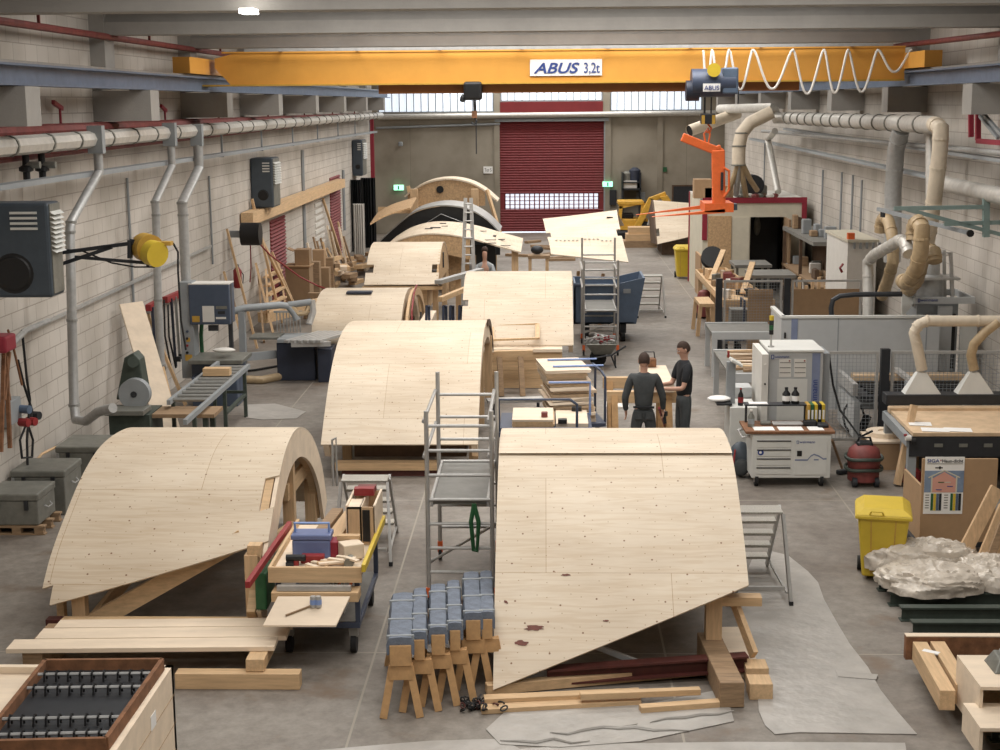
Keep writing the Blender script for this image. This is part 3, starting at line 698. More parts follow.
# rope hoist with bottom block
p = aY(709, 84, YC-.5); r = thing('rope_hoist', 'rope hoist', 'hoist', (p.x, YC-.3, zb_-.2))
r['label'] = 'large blue rope hoist with a yellow disc, above the orange lifting fork'
x0, x1, z0, z1 = aY(691, 95, YC-.5).x, aY(734, 95, YC-.5).x, aY(700, 97, YC-.5).z, aY(700, 69, YC-.5).z
MB().cyl((x0, YC-.5, (z0+z1)/2), (x1, YC-.5, (z0+z1)/2), .27, 16).build('drum_housing', 'blue_frame', r, smooth=True)
MB().cyl((x0-.1, YC-.5, z0+.12), (x0+.15, YC-.5, z0+.12), .2, 14).build('motor', 'navy', r, smooth=True)
MB().box(x1-.25, x1+.05, YC-.75, YC-.3, z0+.05, z1+.02).build('gear_case', 'skip', r, bev=.03)
sp_ = MB().box(x0+.2, x1-.3, YC-.79, YC-.77, z0+.1, z0+.25).build('name_plate', 'paper', r)
fit_text(sp_, 'ABUS', x0+.22, x1-.32, z0+.13, .08, YC-.80, 'signblue', off=.0005)
MB().cyl(aY(714, 70, YC-.83), aY(714, 70, YC-.75), .13, 18).build('disc', 'yellow', r)
MB().box(x0+.1, x1-.1, YC-.35, YC, z1-.05, zb_+.05).build('trolley_frame', 'steel_dark', r)
x = aY(708, 110, YC-.5).x
MB().tube([(x-.06, YC-.5, z0), (x-.06, YC-.5, aY(708, 116, YC).z)], .015, 6).tube([(x+.06, YC-.5, z0), (x+.06, YC-.5, aY(708, 116, YC).z)], .015, 6).build('rope', 'steel_dark', r)
z = aY(708, 124, YC-.5).z; MB().box(x-.14, x+.14, YC-.6, YC-.4, z, z+.2).build('bottom_block', 'steel_dark', r, bev=.02)
MB().box(x-.13, x-.07, YC-.62, YC-.38, z-.0, z+.17).box(x+.07, x+.13, YC-.62, YC-.38, z, z+.17).build('guard', 'yellow_dk', r)
MB().tube([(x, YC-.5, z), (x+.07, YC-.5, z-.08), (x+.04, YC-.5, z-.17), (x-.04, YC-.5, z-.14)], .022, 6).build('hook', 'orange', r)
# festoon cable
f = MB(); pts = []
tops = [703, 712, 729, 753, 793, 824, 848, 878, 912]; bots = [92, 92, 90, 89, 94, 93, 92, 72]
for i in range(len(tops)-1):
    a_ = aY(tops[i], 50, YC-.32); b_ = aY(tops[i+1], 50, YC-.32); zb2 = aY(tops[i], bots[i], YC-.32).z
    for k in range(17):
        u = k/16; e = ((1+cos(2*pi*u))/2)**1.35
        pts.append((a_.x+(b_.x-a_.x)*(u-.015*sin(4*pi*u)), YC-.32-.02*(i % 2), zb2+(a_.z-zb2)*e))
tag(f.tube(pts, .024, 6).build('festoon_cable', 'whitep', smooth=True), 'pale looping power cable hung along the right half of the orange crane girder', 'cable')
# orange lifting fork
r = thing('crane_fork', 'bright orange lifting fork with two long tines hanging from the rope hoist', 'crane fork', tuple(aY(718, 213, YC-.5)))
P_ = lambda px, py, d=-.5: aY(px, py, YC+d)
MB().bar(P_(682, 137), P_(722, 153), .12, .17, (0, 0, 1)).bar(P_(716, 146), P_(721, 160), .12, .16).build('top_arm', 'orange', r, bev=.02)
MB().bar(P_(718, 150), P_(719, 212), .16, .25, (1, 0, 0)).build('mast', 'orange', r, bev=.02)
MB().tube([P_(724, 168, -.6), P_(729, 171, -.6), P_(729, 190, -.6), P_(724, 197, -.6)], .025, 8).build('handle', 'orange', r)
MB().box(P_(721, 180).x-.02, P_(721, 180).x+.03, YC-.64, YC-.6, P_(721, 190).z, P_(721, 172).z).build('latch_plate', 'steel_dark', r)
MB().tube([P_(706, 146), P_(704, 134), P_(708, 128), P_(710, 134), P_(708, 146)], .02, 6).build('lifting_eye', 'orange', r)
MB().box(P_(704, 212).x, P_(733, 212).x, YC-.6, YC+.3, P_(710, 212).z, P_(710, 203).z).build('fork_carriage', 'orange', r)
MB().box(P_(731, 210).x, P_(737, 210).x, YC-.55, YC-.2, P_(731, 210).z, P_(731, 204).z).build('counter_block', 'heater', r)
for a_, b_, dy in (((725, 211), (652, 217), -.6), ((712, 206), (636, 215), .4)):
    q0, q1 = aY(a_[0], a_[1], YC+dy), aY(b_[0], b_[1], YC+dy-1.6*0); MB().prism([q0+V((0, 0, -.04)), q0+V((0, 0, .04)), q1], (0, .12, 0)).build('tine', 'orange', r)
# ---------------------------------------------------------------- left wall services
def run(X, y0, y1, pa, pb, r, name, m, n=8):
    a = aX(pa[0], pa[1], X); b = aX(pb[0], pb[1], X); k = (b.z-a.z)/(b.y-a.y)
    P = [V((X, y, a.z+(y-a.y)*k)) for y in (y0, y1)]
    return P, MB().tube(P, r, n)
P, m = run(-6.95, 12, 63.5, (0, 147), (300, 122), .13, '', ''); 
r = thing('spiral_duct', 'long galvanised spiral duct along the left wall below the crane rail', 'duct', tuple(P[0]))
m.build('duct', 'galvduct', r, smooth=True)
for k in range(34):
    y = 13.2+1.45*k+(.2 if k % 3 else 0); z = P[0].z+(P[1].z-P[0].z)*(y-12)/51.5; MB().cyl((-6.95, y, z), (-6.95, y+.05, z), .142, 14).build('joint_band', 'tin', r)
DUCTZ = lambda y: P0[0].z+(P0[1].z-P0[0].z)*(y-12)/51.5
P0 = P
for nm, X, a, b, rr, lab in (('water_pipe', -7.3, (0, 133), (250, 121), .1, 'thick dusty red pipe running behind the spiral duct on the left wall'), ('water_pipe', -7.35, (0, 160), (250, 131), .05, 'thin red pipe running just under the spiral duct on the left wall'),
    ('sprinkler_pipe', -7.2, (0, 21), (210, 52), .055, 'red sprinkler pipe high on the left wall above the crane rail')):
    PP, m = run(X, 12, 60, a, b, rr, '', ''); o = thing(nm, lab, 'pipe', tuple(PP[0])); m.build('pipe', 'redpipe', o, smooth=True)
    for k in range(8): y = 15.4+6*k; z = PP[0].z+(PP[1].z-PP[0].z)*(y-12)/48; MB().box(X-.02, X+.02, y, y+.04, z, min(z+.8, 8.1) if nm[0] == 's' else z+.2).build('hanger', 'redpipe', o)
PP, m = run(-7.05, 12, 62, (0, 187), (374, 132), .05, '', '')
o = thing('cable_tray', 'grey cable tray running along the left wall under the pipes', 'cable tray', tuple(PP[0]))
MB().bar(PP[0], PP[1], .2, .07).build('tray', 'mid_mach', o)
for k in range(11): y = 14+4.6*k; z = PP[0].z+(PP[1].z-PP[0].z)*(y-12)/50; MB().box(-7.06, -7.02, y, y+.04, z-.05, z+.5).box(-7.49, -7.0, y, y+.04, z-.06, z-.03).build('bracket', 'mid_mach', o)
# extraction drop pipes
for pts, rr, lab in (([(108, 151), (99, 172), (71, 222), (70, 232), (72, 320), (74, 405), (76, 420), (86, 421), (98, 412), (113, 408)], .07, 'metal extraction pipe nearest the camera on the left wall, bent to the disc sander'),
                     ([(188, 143), (172, 166), (155, 202), (156, 215), (158, 300), (161, 365)], .07, 'metal extraction pipe behind the yellow motor on the left wall'),
                     ([(213, 143), (199, 168), (182, 203), (183, 215), (187, 300), (190, 375)], .095, 'metal extraction pipe beside the bandsaw on the left wall')):
    w3 = [aX(px, py, -6.85) for px, py in pts]
    if len(w3) > 6:
        for i, dx in ((6, .05), (7, .3), (8, .6), (9, .9)): w3[i] = aX(pts[i][0], pts[i][1], -6.85+dx)
    o = thing('extraction_pipe', lab, 'pipe', tuple(w3[-1])); w3[0].y = w3[1].y
    MB().tube(w3, rr, 10).build('pipe', 'galv', o, smooth=True)
    MB().box(w3[0].x-.13, w3[0].x+.1, w3[0].y-.08, w3[0].y+.08, w3[0].z-.02, w3[0].z+.4).build('gate_valve', 'mid_mach', o)
    for q in w3[2:6]: MB().lathe(q-V((0, 0, .02)), [(rr+.012, 0), (rr+.012, .04)], 12).build('clamp_ring', 'steelplate', o)
# fan heaters
for (x0, x1, y0, y1, xs_, Y0, lab) in ((-12, 47, 203, 298, 60, 18.9, 'nearest dark grey fan heater on the left wall, cut by the photo edge'), (251, 272, 158, 208, 279, 37.7, 'middle dark grey fan heater on the left wall above the timber beam'), (353, 362, 140, 176, 366, 57.8, 'farthest dark grey fan heater on the left wall near the back corner')):
    a, b = aY(x0, y1, Y0), aY(x1, y0, Y0); Y1 = Y0*(545-x1)/(545-xs_)
    a.x = -7.49
    o = thing('fan_heater', lab, 'fan heater', ((a.x+b.x)/2, Y0, a.z))
    MB().box(a.x, b.x, Y0, Y1, a.z, b.z).build('casing', 'heater', o, bev=.04)
    W_2 = b.x-a.x; H_2 = b.z-a.z; ccx = b.x-W_2*.45; 
    MB().lathe((0, 0, 0), [(.02, 0), (.19*W_2, .0), (.21*W_2, .015), (.24*W_2, .02)], 24).xf((ccx, Y0-.02, a.z+H_2*.26), R=rotm(-pi/2)).build('fan_opening', 'black', o)
    g = MB()
    for k in range(4): g.box(ccx+.0, ccx+W_2*.32, Y0-.015, Y0, a.z+H_2*(.72+.055*k), a.z+H_2*(.745+.055*k))
    g.build('vent_grille', 'light_mach', o)
    l_ = MB()
    for k in range(9): z = a.z+H_2*(.5+.05*k); l_.prism([(b.x, Y0+.05, z), (b.x+.07, Y0+.05, z-.035), (b.x+.01, Y0+.05, z+.01)], (0, (Y1-Y0)-.1, 0))
    l_.build('side_louvre', 'light_mach', o)
    MB().box(b.x-.001, b.x+.012, Y0+.05, Y1-.05, a.z+.05, b.z-.02).build('side_panel', 'tin', o)
# wall conduits, batten rail
for px, y0, y1 in ((127, 178, 300), (209, 176, 285), (302, 150, 244), (343, 170, 240)):
    a = aX(px, y0, -7.46); lb = {127: 'thin conduit on the left wall between the two nearest extraction pipes', 209: 'thin conduit on the left wall just beyond the bandsaw', 302: 'thick dark conduit on the left wall crossing the timber beam', 343: 'thick conduit on the left wall at the far end of the timber beam'}[px]; tag(MB().tube([a, V((a.x, a.y, 2.1 if px < 300 else 1.0))], .025 if px < 300 else .06, 6).build('conduit', 'mid_mach'), lb, 'conduit', 'conduits on the left wall')
a, b = aX(25, 332, -7.42), aX(211, 246, -7.42)
tag(MB().bar(a, b, .04, .05).build('wall_batten', 'galv'), 'slim rail fixed along the white left wall behind the extraction pipes', 'rail')
a, b = aX(247, 219, -7.32), aX(341, 183, -7.32)
tag(MB().bar(a, b, .3, .3).build('timber_beam', 'pine'), 'long pale timber beam fixed along the left wall under the fan heater', 'beam')
# shutters in the left wall (structure)
for n_, (xa_, xb_, ytop, ybot) in enumerate(((270, 285, 222, 275), (331, 341, 180, 236))):
    ya, yb2 = aX(xa_, 240, XL).y, aX(xb_, 240, XL).y; zt2 = aX(xa_, ytop, XL).z
    m = MB(); z = 0
    while z < zt2: m.prism([(XL, ya, z), (XL+.05, ya, z+.05), (XL, ya, z+.1)], (0, yb2-ya, 0)); z += .1
    o = m.build('door_%d' % (n_+2), 'shutter'); o['kind'] = 'structure'
m = MB(); ya = aX(314, 200, XL).y; yb2 = aX(323, 200, XL).y
for k in range(9): m.box(XL, XL+.04, ya, yb2, 1.0+.22*k, 1.12+.22*k)
o = m.build('window_4', 'whitep'); o['kind'] = 'structure'
# balancer arm with the yellow motor
YA = 19.6; A_ = lambda px, py, d=0: aY(px, py, YA+d)
r = thing('swing_arm', 'dark lattice swing arm reaching from the left wall with a yellow motor at its tip', 'arm', tuple(A_(0, 262)))
MB().bar(A_(-60, 269), A_(148, 241), .05, .05).bar(A_(-60, 305), A_(112, 247), .05, .05).bar(A_(75, 257), A_(148, 263), .04, .04).bar(A_(148, 238), A_(148, 266), .04, .04).build('lattice_arm', 'steel_dark', r)
MB().bar(A_(130, 240), A_(130, 258), .05, .09).bar(A_(130, 240), A_(148, 243), .03, .03).build('arm_head', 'steel_dark', r)
c = A_(153, 250)
MB().cyl(c+V((-.16, .15, .03)), c+V((-.02, -.05, .02)), .19, 20).build('motor_body', 'yellow_dk', r, smooth=True)
MB().cyl(c+V((.0, -.12, -.02)), c+V((.12, -.22, -.04)), .17, 20).build('motor_cover', 'yellow', r, smooth=True)
MB().box(c.x+.05, c.x+.28, YA-.15, YA, c.z+.07, c.z+.12).build('outlet', 'yellow_dk', r)
MB().tube([A_(0, 238), A_(40, 250), A_(80, 250), A_(112, 263), A_(135, 267), A_(155, 267)], .012, 6).build('supply_cable', 'rubber', r)
MB().tube([A_(173, 243), A_(178, 252), A_(178, 270), A_(181, 320), A_(186, 350)], .014, 6).build('drop_cable', 'rubber', r)
# ceiling lamp and exit signs
p = aY(251, 12, 18.6); tag(MB().box(p.x-.09, p.x+.09, 18.3, 18.62, 6.70, 6.755).build('ceiling_lamp', 'glow_white'), 'small bright lamp glowing under the nearest roof beam', 'lamp')
for px, py, lab in ((398, 188, 'green emergency exit sign on the back wall left of the roller door'), (608, 184.5, 'green emergency exit sign on the back wall right of the roller door')):
    p = aY(px, py, 64.6); o = thing('exit_sign', lab, 'exit sign', (p.x, 64.9, p.z)); MB().box(p.x-.2, p.x+.2, 64.8, 64.95, p.z-.1, p.z+.1).build('lamp_box', 'glow_green', o)
    MB().box(p.x-.03, p.x+.03, 64.78, 64.8, p.z-.08, p.z+.08).build('pictogram', 'green', o); MB().box(p.x-.23, p.x+.23, 64.95, 65, p.z-.13, p.z+.13).build('back_plate', 'whitep', o)
p = aY(488, 170, 64.9); o = thing('wall_sign', 'small white notice reading Tor 5 on the back wall beside the roller door', 'sign', (p.x, 64.95, p.z))
MB().box(p.x-.2, p.x+.2, 64.93, 64.98, p.z-.15, p.z+.15).build('plate', 'paper', o); fit_text(o, 'Tor 5', p.x-.15, p.x+.15, p.z-.07, .15, 64.92, 'black')
# back wall heating pipe under the windows
a, b = aY(378, 117, 64.86), aY(716, 113, 64.86)
tag(MB().tube([a, b], .12, 10).build('heating_pipe', 'galvduct', smooth=True), 'fat insulated pipe crossing the back wall below the windows', 'pipe')
a, b = aY(376, 128, 64.93), aY(500, 124, 64.93)
tag(MB().tube([a, b], .05, 8).build('heating_pipe', 'mid_mach'), 'thin pipe below the fat one on the back wall, left of the roller door', 'pipe')
tag(MB().box(aY(367, 200, 64).x, aY(375, 200, 64).x, 64, 64.2, 0, aY(370, 118, 64).z).build('steel_column', 'redtrim'), 'dark red steel column in the back left corner', 'column')
tag(MB().ob(aY(400.5, 144, 64.8), (.2, .2, .2)).build('wall_lamp', 'mid_mach', bev=.05), 'small round lamp high on the back wall left of the roller door', 'lamp')
# black valves on the duct
for px in (26, 42): 
    p = aX(px, 165, -7.2); o = thing('valve', '%s of two black shut-off valves above the nearest fan heater' % ('left' if px < 30 else 'right'), 'valve', tuple(p), group='valves above the heater')
    MB().lathe(p+V((0, 0, -.2)), [(.05, 0), (.05, .1), (.1, .12), (.1, .17), (.05, .2), (.05, .42)], 12).build('body', 'black', o); MB().cyl(p+V((.0, 0, 0)), p+V((.2, 0, 0)), .05, 10).build('handwheel', 'tin', o)
for px, py in ((60, 110), (165, 112)):
    p = aX(px, py, -7.35); o = thing('pipe_hook', '%s dark red sprinkler branch on the left wall' % ('nearer' if px < 100 else 'farther'), 'pipe', tuple(p), group='sprinkler branches')
    MB().tube([p+V((0, 0, -.25)), p+V((0, 0, .05))], .02, 6).build('stem', 'redtrim', o); MB().bar(p+V((0, -.3, .12)), p+V((0, .1, .02)), .05, .06).build('head', 'redtrim', o)
# ---------------------------------------------------------------- left side machines
def P0z(px, py, z): return fl(px, py, z)
r = thing('disc_sander', 'dark green disc sander on a low bench against the left wall', 'sander', (-6.35, 23.2, 0))
YS = 23.0; c = aY(133, 395, YS)
MB().prism([aY(116, 400, YS+.2), aY(124, 358, YS+.2), aY(133, 353, YS+.2), aY(139, 360, YS+.2), aY(146, 400, YS+.2)], (0, .35, 0)).build('column', 'dkgreen', r, bev=.02)
MB().cyl(aY(133, 362, YS+.1), aY(133, 362, YS+.25), .09, 14).build('pulley_cap', 'dkgreen', r)
MB().cyl((c.x, YS+.05, c.z), (c.x, YS+.2, c.z), .25, 28).build('disc', 'mid_mach', r)
MB().cyl((c.x, YS+.03, c.z), (c.x, YS+.06, c.z), .05, 12).build('disc_hub', 'steel_dark', r)
t0 = aY(133, 404, YS).z; MB().box(c.x-.38, c.x+.25, YS-.35, YS+.15, t0-.12, t0-.04).build('work_table', 'tin', r, bev=.01)
MB().box(c.x-.35, c.x+.3, YS-.2, YS+.6, .0, t0-.14).build('base_cabinet', 'dkgreen', r)
MB().box(c.x+.1, c.x+1.3, YS-.05, YS+.6, t0-.22, t0-.16).build('shelf_board', 'oldwood', r)
MB().box(c.x+1.1, c.x+1.18, YS, YS+.08, 0, t0-.22).box(c.x+1.1, c.x+1.18, YS+.5, YS+.58, 0, t0-.22).build('bench_leg', 'dkgreen', r)
# roller table
r = thing('roller_table', 'grey roller conveyor table running beside the bandsaw towards the disc sander', 'roller table', (-5.8, 24.5, 0))
for X, ya, yb2 in ((-6.1, 23.3, 27.0), (-5.47, 21.8, 26.7)):
    MB().box(X-.03, X+.03, ya, yb2, .84, .92).build('side_rail', 'mid_mach', r)
for k in range(11): y = 23.5+.3*k; MB().cyl((-6.07, y, .89), (-5.5, y, .89), .035, 8).build('roller', 'steelplate', r)
for X, y in ((-6.1, 23.6), (-6.1, 26.6), (-5.47, 22.4), (-5.47, 24.6), (-5.47, 26.3)): MB().box(X-.03, X+.03, y-.03, y+.03, 0, .85).build('leg', 'dkgreen', r)
MB().box(-5.5, -5.44, 24.6, 26.3, .4, .45).box(-6.1, -5.5, 26.5, 26.55, .4, .45).build('stretcher', 'dkgreen', r)
tag(MB().box(-6.02, -5.55, 25.4, 25.6, .93, 1.06).build('timber_block', 'pinex'), 'short timber block lying on the roller table', 'timber')
# bandsaw
YB_ = 27.6; B_ = lambda px, py, d=0: aY(px, py, YB_+d)
r = thing('bandsaw', 'tall grey-blue bandsaw with yellow warning labels on the left side', 'bandsaw', (B_(205, 395).x, YB_, 0))
a, b = B_(191, 324), B_(230, 284)
MB().box(a.x, b.x, YB_-.1, YB_+.35, a.z, b.z).build('upper_wheel_case', 'blue_mach', r, bev=.02)
MB().box(a.x, b.x, YB_-.1, YB_+.35, b.z, b.z+.02).build('case_edge', 'whitep', r)
c1, c2 = B_(183, 378), B_(192, 282); MB().box(c1.x, c2.x, YB_-.05, YB_+.35, c1.z, c2.z).build('column', 'mid_mach', r, bev=.01)
a, b = B_(194, 396), B_(240, 358); MB().box(a.x, b.x, YB_-.1, YB_+.5, 0, b.z).build('lower_wheel_case', 'blue_mach', r, bev=.02)
MB().box(a.x+.05, b.x, YB_-.35, YB_-.1, 0, b.z-.3).build('lower_door', 'blue_mach', r, bev=.02)
a, b = B_(194, 359), B_(247, 353); MB().box(a.x, b.x, YB_-.5, YB_+.45, a.z-.02, a.z+.06).build('saw_table', 'tin', r, bev=.01)
MB().box(B_(230, 330).x-.03, B_(230, 330).x+.04, YB_, YB_+.1, B_(230, 352).z, B_(230, 284).z).build('blade_guard', 'steel_dark', r)
MB().box(B_(212, 330).x-.06, B_(216, 330).x+.05, YB_-.05, YB_+.02, B_(213, 329).z-.03, B_(213, 325).z).build('guide_block', 'steel_dark', r)
for nm, m, x0, x1, y0, y1 in (('warning_label', 'yellow_dk', 192.5, 199.5, 316, 322), ('notice_plate', 'whitep', 203, 214, 306, 322), ('maker_plate', 'tin', 216, 227, 306, 309), ('display', 'steel_dark', 218, 225, 311, 314), ('button_row', 'whitep', 216, 226, 317, 319), ('warning_label', 'yellow_dk', 185, 191.5, 355, 361), ('warning_label', 'yellow_dk', 186, 189.5, 338, 342)):
    a, b = B_(x0, y1, -.1), B_(x1, y0, -.1); d = -.112 if y0 < 330 else -.065; MB().box(a.x, b.x, YB_+d, YB_+d+.012, a.z, b.z).build(nm, m, r)
for k in range(4): p = B_(188, 331+7*k); MB().cyl((p.x, YB_-.08, p.z), (p.x, YB_-.04, p.z), .025, 10).build('button', ['blue_mach', 'steel_dark', 'red', 'black'][k], r)
tag(MB().tube([B_(202, 320, .39), B_(201, 335, .39), B_(202, 352, .39)], .04, 8).build('green_strap', 'green'), 'bright green strap hanging behind the bandsaw', 'strap')
tag(MB().sph(B_(224, 350, -.2), .16, 10, (1.4, .8, .3)).build('cloth', 'whitep', smooth=True), 'crumpled white cloth lying on the bandsaw table', 'cloth')
# sliding table saw
YT = 30.0; T = lambda px, py, d=0: aY(px, py, YT+d)
r = thing('table_saw', 'sliding table saw with navy cabinet and aluminium table, left of the low plywood shell', 'table saw', (T(295, 370).x, YT, 0))
zt_ = T(290, 338).z
MB().box(T(278, 370).x, T(316, 370).x, YT-.1, YT+.7, 0, zt_-.08).build('cabinet', 'navy', r, bev=.02)
MB().box(T(320, 370).x, T(334, 370).x, YT-.3, YT+.4, 0, zt_-.18).build('slide_support', 'navy', r, bev=.02)
MB().box(T(278, 338).x, T(312, 338).x, YT-.15, YT+.7, zt_-.08, zt_).build('main_table', 'mid_mach', r, bev=.01)
MB().box(T(248, 338).x, T(280, 338).x, YT+.1, YT+.72, zt_-.05, zt_-.0).build('extension_table', 'tin', r, bev=.01)
for k in range(6): x = T(303, 340).x+.13*k; MB().bar((x-.25, YT-.6, zt_+.02), (x+.25, YT+.7, zt_+.02), .1, .05).build('table_profile', 'alu', r)
MB().bar((T(296, 350).x, YT-.55, zt_-.05), (T(334, 350).x, YT-.45, zt_-.05), .1, .09).build('cross_fence', 'alu', r)
MB().bar((T(245, 360).x, YT-.3, zt_-.35), (T(286, 345).x, YT+.2, zt_-.35), .08, .16).build('front_rail', 'mid_mach', r)
MB().box(T(242, 340).x, T(248, 340).x, YT-.3, YT-.15, 0, T(245, 310).z).build('guard_post', 'mid_mach', r)
MB().tube([T(234, 311, -.25), T(245, 308, -.2), T(280, 305, .2), T(288, 306, .3), T(294, 313, .3), T(297, 320, .3)], .075, 10).build('guard_arm', 'mid_mach', r, smooth=True)
MB().tube([T(288, 305, .3), T(311, 302, .4)], .07, 10).build('guard_arm', 'mid_mach', r, smooth=True)
MB().tube([T(312, 300, .4), T(313, 312, .4), T(309, 324, .3)], .07, 8).build('saw_hood', 'alu', r, smooth=True)
MB().tube([T(292, 307, .3), T(298, 314, .3), T(306, 313, .35), T(309, 306, .4)], .055, 8).build('suction_hose', 'hose', r, smooth=True)
g = MB()
for k in range(8): g.box(T(270, 330).x+.07*k, T(270, 330).x+.07*k+.02, YT+.75, YT+.77, zt_+.0, zt_+.45)
g.box(T(270, 330).x-.05, T(270, 330).x+.55, YT+.74, YT+.78, zt_+.42, zt_+.46); g.build('rack_guard', 'galv', r)
tag(MB().tube([fl(232, 379, .08), fl(262, 380, .08), fl(292, 374, .08), fl(310, 366, .08), fl(320, 360, .08)], .085, 10).build('floor_hose', 'hose', smooth=True), 'thick beige suction hose lying on the floor in front of the table saw', 'hose')
tag(MB().tube([fl(238, 372, .03), fl(255, 370, .03), fl(278, 366, .03)], .025, 6).build('cable', 'rubber'), 'black cable on the floor beside the table saw cabinet', 'cable')
# leaning boards and planks
def lean(b, t, w_, th, m, label, name='plank', Xb=-6.95, Xt=-7.42, cat='plank', group=None, up=(1, 0, 0)):
    p = aX(b[0], b[1], Xb); q_ = aX(t[0], t[1], Xt); 
    if p.z < 1.0: p = p+(p-q_)*((p.z-.03)/(q_.z-p.z))
    return tag(MB().bar(p, q_, w_, th, up).build(name, m), label, cat, group)
lean((160, 402), (131, 303), .42, .04, 'ply_plain', 'broad white board leaning on the left wall behind the disc sander', 'board', cat='board', up=(-.6, .8, 0), Xb=-6.6, Xt=-7.2)
lean((152, 402), (127, 306), .08, .05, 'darkwood', 'dark plank leaning just left of the broad white board')
lean((177, 384), (148, 314), .08, .05, 'pinez', 'thin pale plank leaning right of the broad white board')
lean((166, 380), (158, 345), .09, .05, 'pinez', 'short plank leaning low between extraction pipe and roller table')
lean((247, 308), (227, 229), .07, .05, 'pinez', 'long thin plank leaning on the wall behind the bandsaw')
lean((241, 335), (224, 272), .09, .05, 'pinez', 'plank leaning right behind the upper part of the bandsaw')
lean((243, 340), (231, 290), .07, .05, 'oldwood', 'darker plank leaning behind the right edge of the bandsaw')
lean((277, 303), (252, 199), .09, .06, 'pinez', 'tall plank leaning left of the red shutter, its top under the heater')
lean((291, 300), (261, 238), .09, .06, 'pinez', 'plank leaning across the front of the red shutter')
lean((291, 297), (272, 252), .07, .05, 'pinez', 'thin batten leaning at the right side of the red shutter')
lean((268, 312), (256, 264), .1, .06, 'pinez', 'plank leaning above the saw guard, left of the small wooden ladder')
lean((262, 318), (258, 270), .08, .05, 'oldwood', 'brown batten leaning just behind the saw guard')
lean((349, 280), (323, 199), .1, .07, 'pinez', 'tall plank leaning against the timber pile on the left wall')
lean((344, 280), (327, 249), .1, .06, 'pinez', 'short plank leaning at the foot of the timber pile', Xb=-6.5)
lean((347, 282), (331, 247), .1, .06, 'pinez', 'short plank standing next to its twin at the timber pile', Xb=-6.4)
r = thing('wooden_ladder', 'small pale wooden rack ladder leaning by the red shutter', 'ladder', tuple(aX(273, 312, -7)))
p, q_ = aX(268, 312, -6.9), aX(266, 270, -7.4); p2, q2 = aX(285, 303, -6.9), aX(279, 263, -7.4)
MB().bar(p, q_, .08, .05, (1, 0, 0)).build('rail', 'pinez', r); MB().bar(p2, q2, .08, .05, (1, 0, 0)).build('rail', 'pinez', r)
for k in (.15, .38, .6, .82): MB().bar(p.lerp(q_, k), p2.lerp(q2, k), .16, .05).build('rung', 'pine', r)
# red tool brackets with hanging clamps
for px0, px1, py0, py1, lab in ((165, 188, 300, 290, 'red steel clamp rack on the left wall beside the bandsaw'), (148, 157, 308, 303, 'short red clamp rack on the left wall behind the second extraction pipe')):
    a, b = aX(px0, py0, -7.35), aX(px1, py1, -7.35); r = thing('clamp_rack', lab, 'rack', tuple(a)); MB().bar(a, b, .1, .12).build('bar', 'red', r)
    for k in range(5 if px1 > 160 else 3):
        p = a.lerp(b, .15+.18*k); MB().bar(p+V((.05, 0, 0)), p+V((.08, 0, -1.35+.1*(k % 3))), .03, .05, (1, 0, 0)).build('clamp_bar', ['navy', 'steelplate', 'redpipe'][k % 3], r)
        MB().ob(p+V((.12, 0, -1.2)), (.12, .05, .1)).build('clamp_jaw', 'steel_dark', r)
for k, (a_, b_) in enumerate((((164, 300), (172, 372)), ((168, 305), (176, 368)), ((160, 345), (163, 388)))):
    tag(MB().tube([aX(*a_, -7.3), aX((a_[0]+b_[0])/2-3, (a_[1]+b_[1])/2, -7.2), aX(*b_, -7.1)], .018, 6).build('hanging_hose', 'rubber'), ['black hose hanging from the red clamp rack', 'second black hose hanging right of the first at the clamp rack', 'short black hose hanging low behind the leaning planks'][k], 'hose')
# wall items near the left edge
p = aX(13, 415, -7.4); r = thing('switch_box', 'grey electrical switch box with red and blue plugs on the left wall', 'switch box', tuple(p))
a, b = aX(5, 428, -7.4), aX(18, 396, -7.4); MB().box(-7.49, -7.36, a.y, b.y, a.z, b.z).build('casing', 'mid_mach', r, bev=.01)
for px, py, m in ((21, 409, 'skip'), (20, 422, 'red'), (27, 421, 'red'), (31, 415, 'steel_dark')): c = aX(px, py, -7.35); MB().cyl(c, c+V((.14, -.05, 0)), .06, 10).build('socket', m, r)
for k, pts in enumerate(([(18, 360), (24, 385), (32, 410), (30, 425)], [(26, 425), (20, 440), (22, 458), (32, 457), (33, 440), (28, 425)], [(22, 330), (27, 380), (30, 400), (27, 440), (28, 485)], [(8, 330), (14, 350), (22, 385)], [(3, 355), (10, 400)])):
    tag(MB().tube([aX(px, py, -7.3) for px, py in pts], .018, 6).build('cable', 'rubber' if k < 3 else 'rust'), ['black cable coming down to the switch box', 'looped black cable under the switch box', 'long black cable hanging from the wall to the trunks', 'thin brown stick on the wall above the switch box', 'brown cord on the wall left of the switch box'][k], 'cable')
for k, (a_, b_) in enumerate((((1, 452), (4, 352)), ((10, 448), (6, 356)), ((4, 400), (9, 352)))):
    tag(MB().bar(aX(*a_, -7.3), aX(*b_, -7.3), .05, .05).build('broom_stick', 'rust'), ['brown broom stick at the left photo edge', 'longer broom stick right of the one at the edge', 'crossed broom stick hanging at the red holder'][k], 'stick')
a = aX(2, 343, -7.2); r = thing('wall_bracket', 'red and grey tool bracket at the left photo edge', 'bracket', tuple(a))
MB().ob(a, (.25, .4, .22)).build('holder', 'redtrim', r, bev=.03); MB().tube([a, aX(12, 344, -7.2), aX(25, 331, -7.3), aX(48, 321, -7.35)], .045, 8).build('arm', 'galv', r)
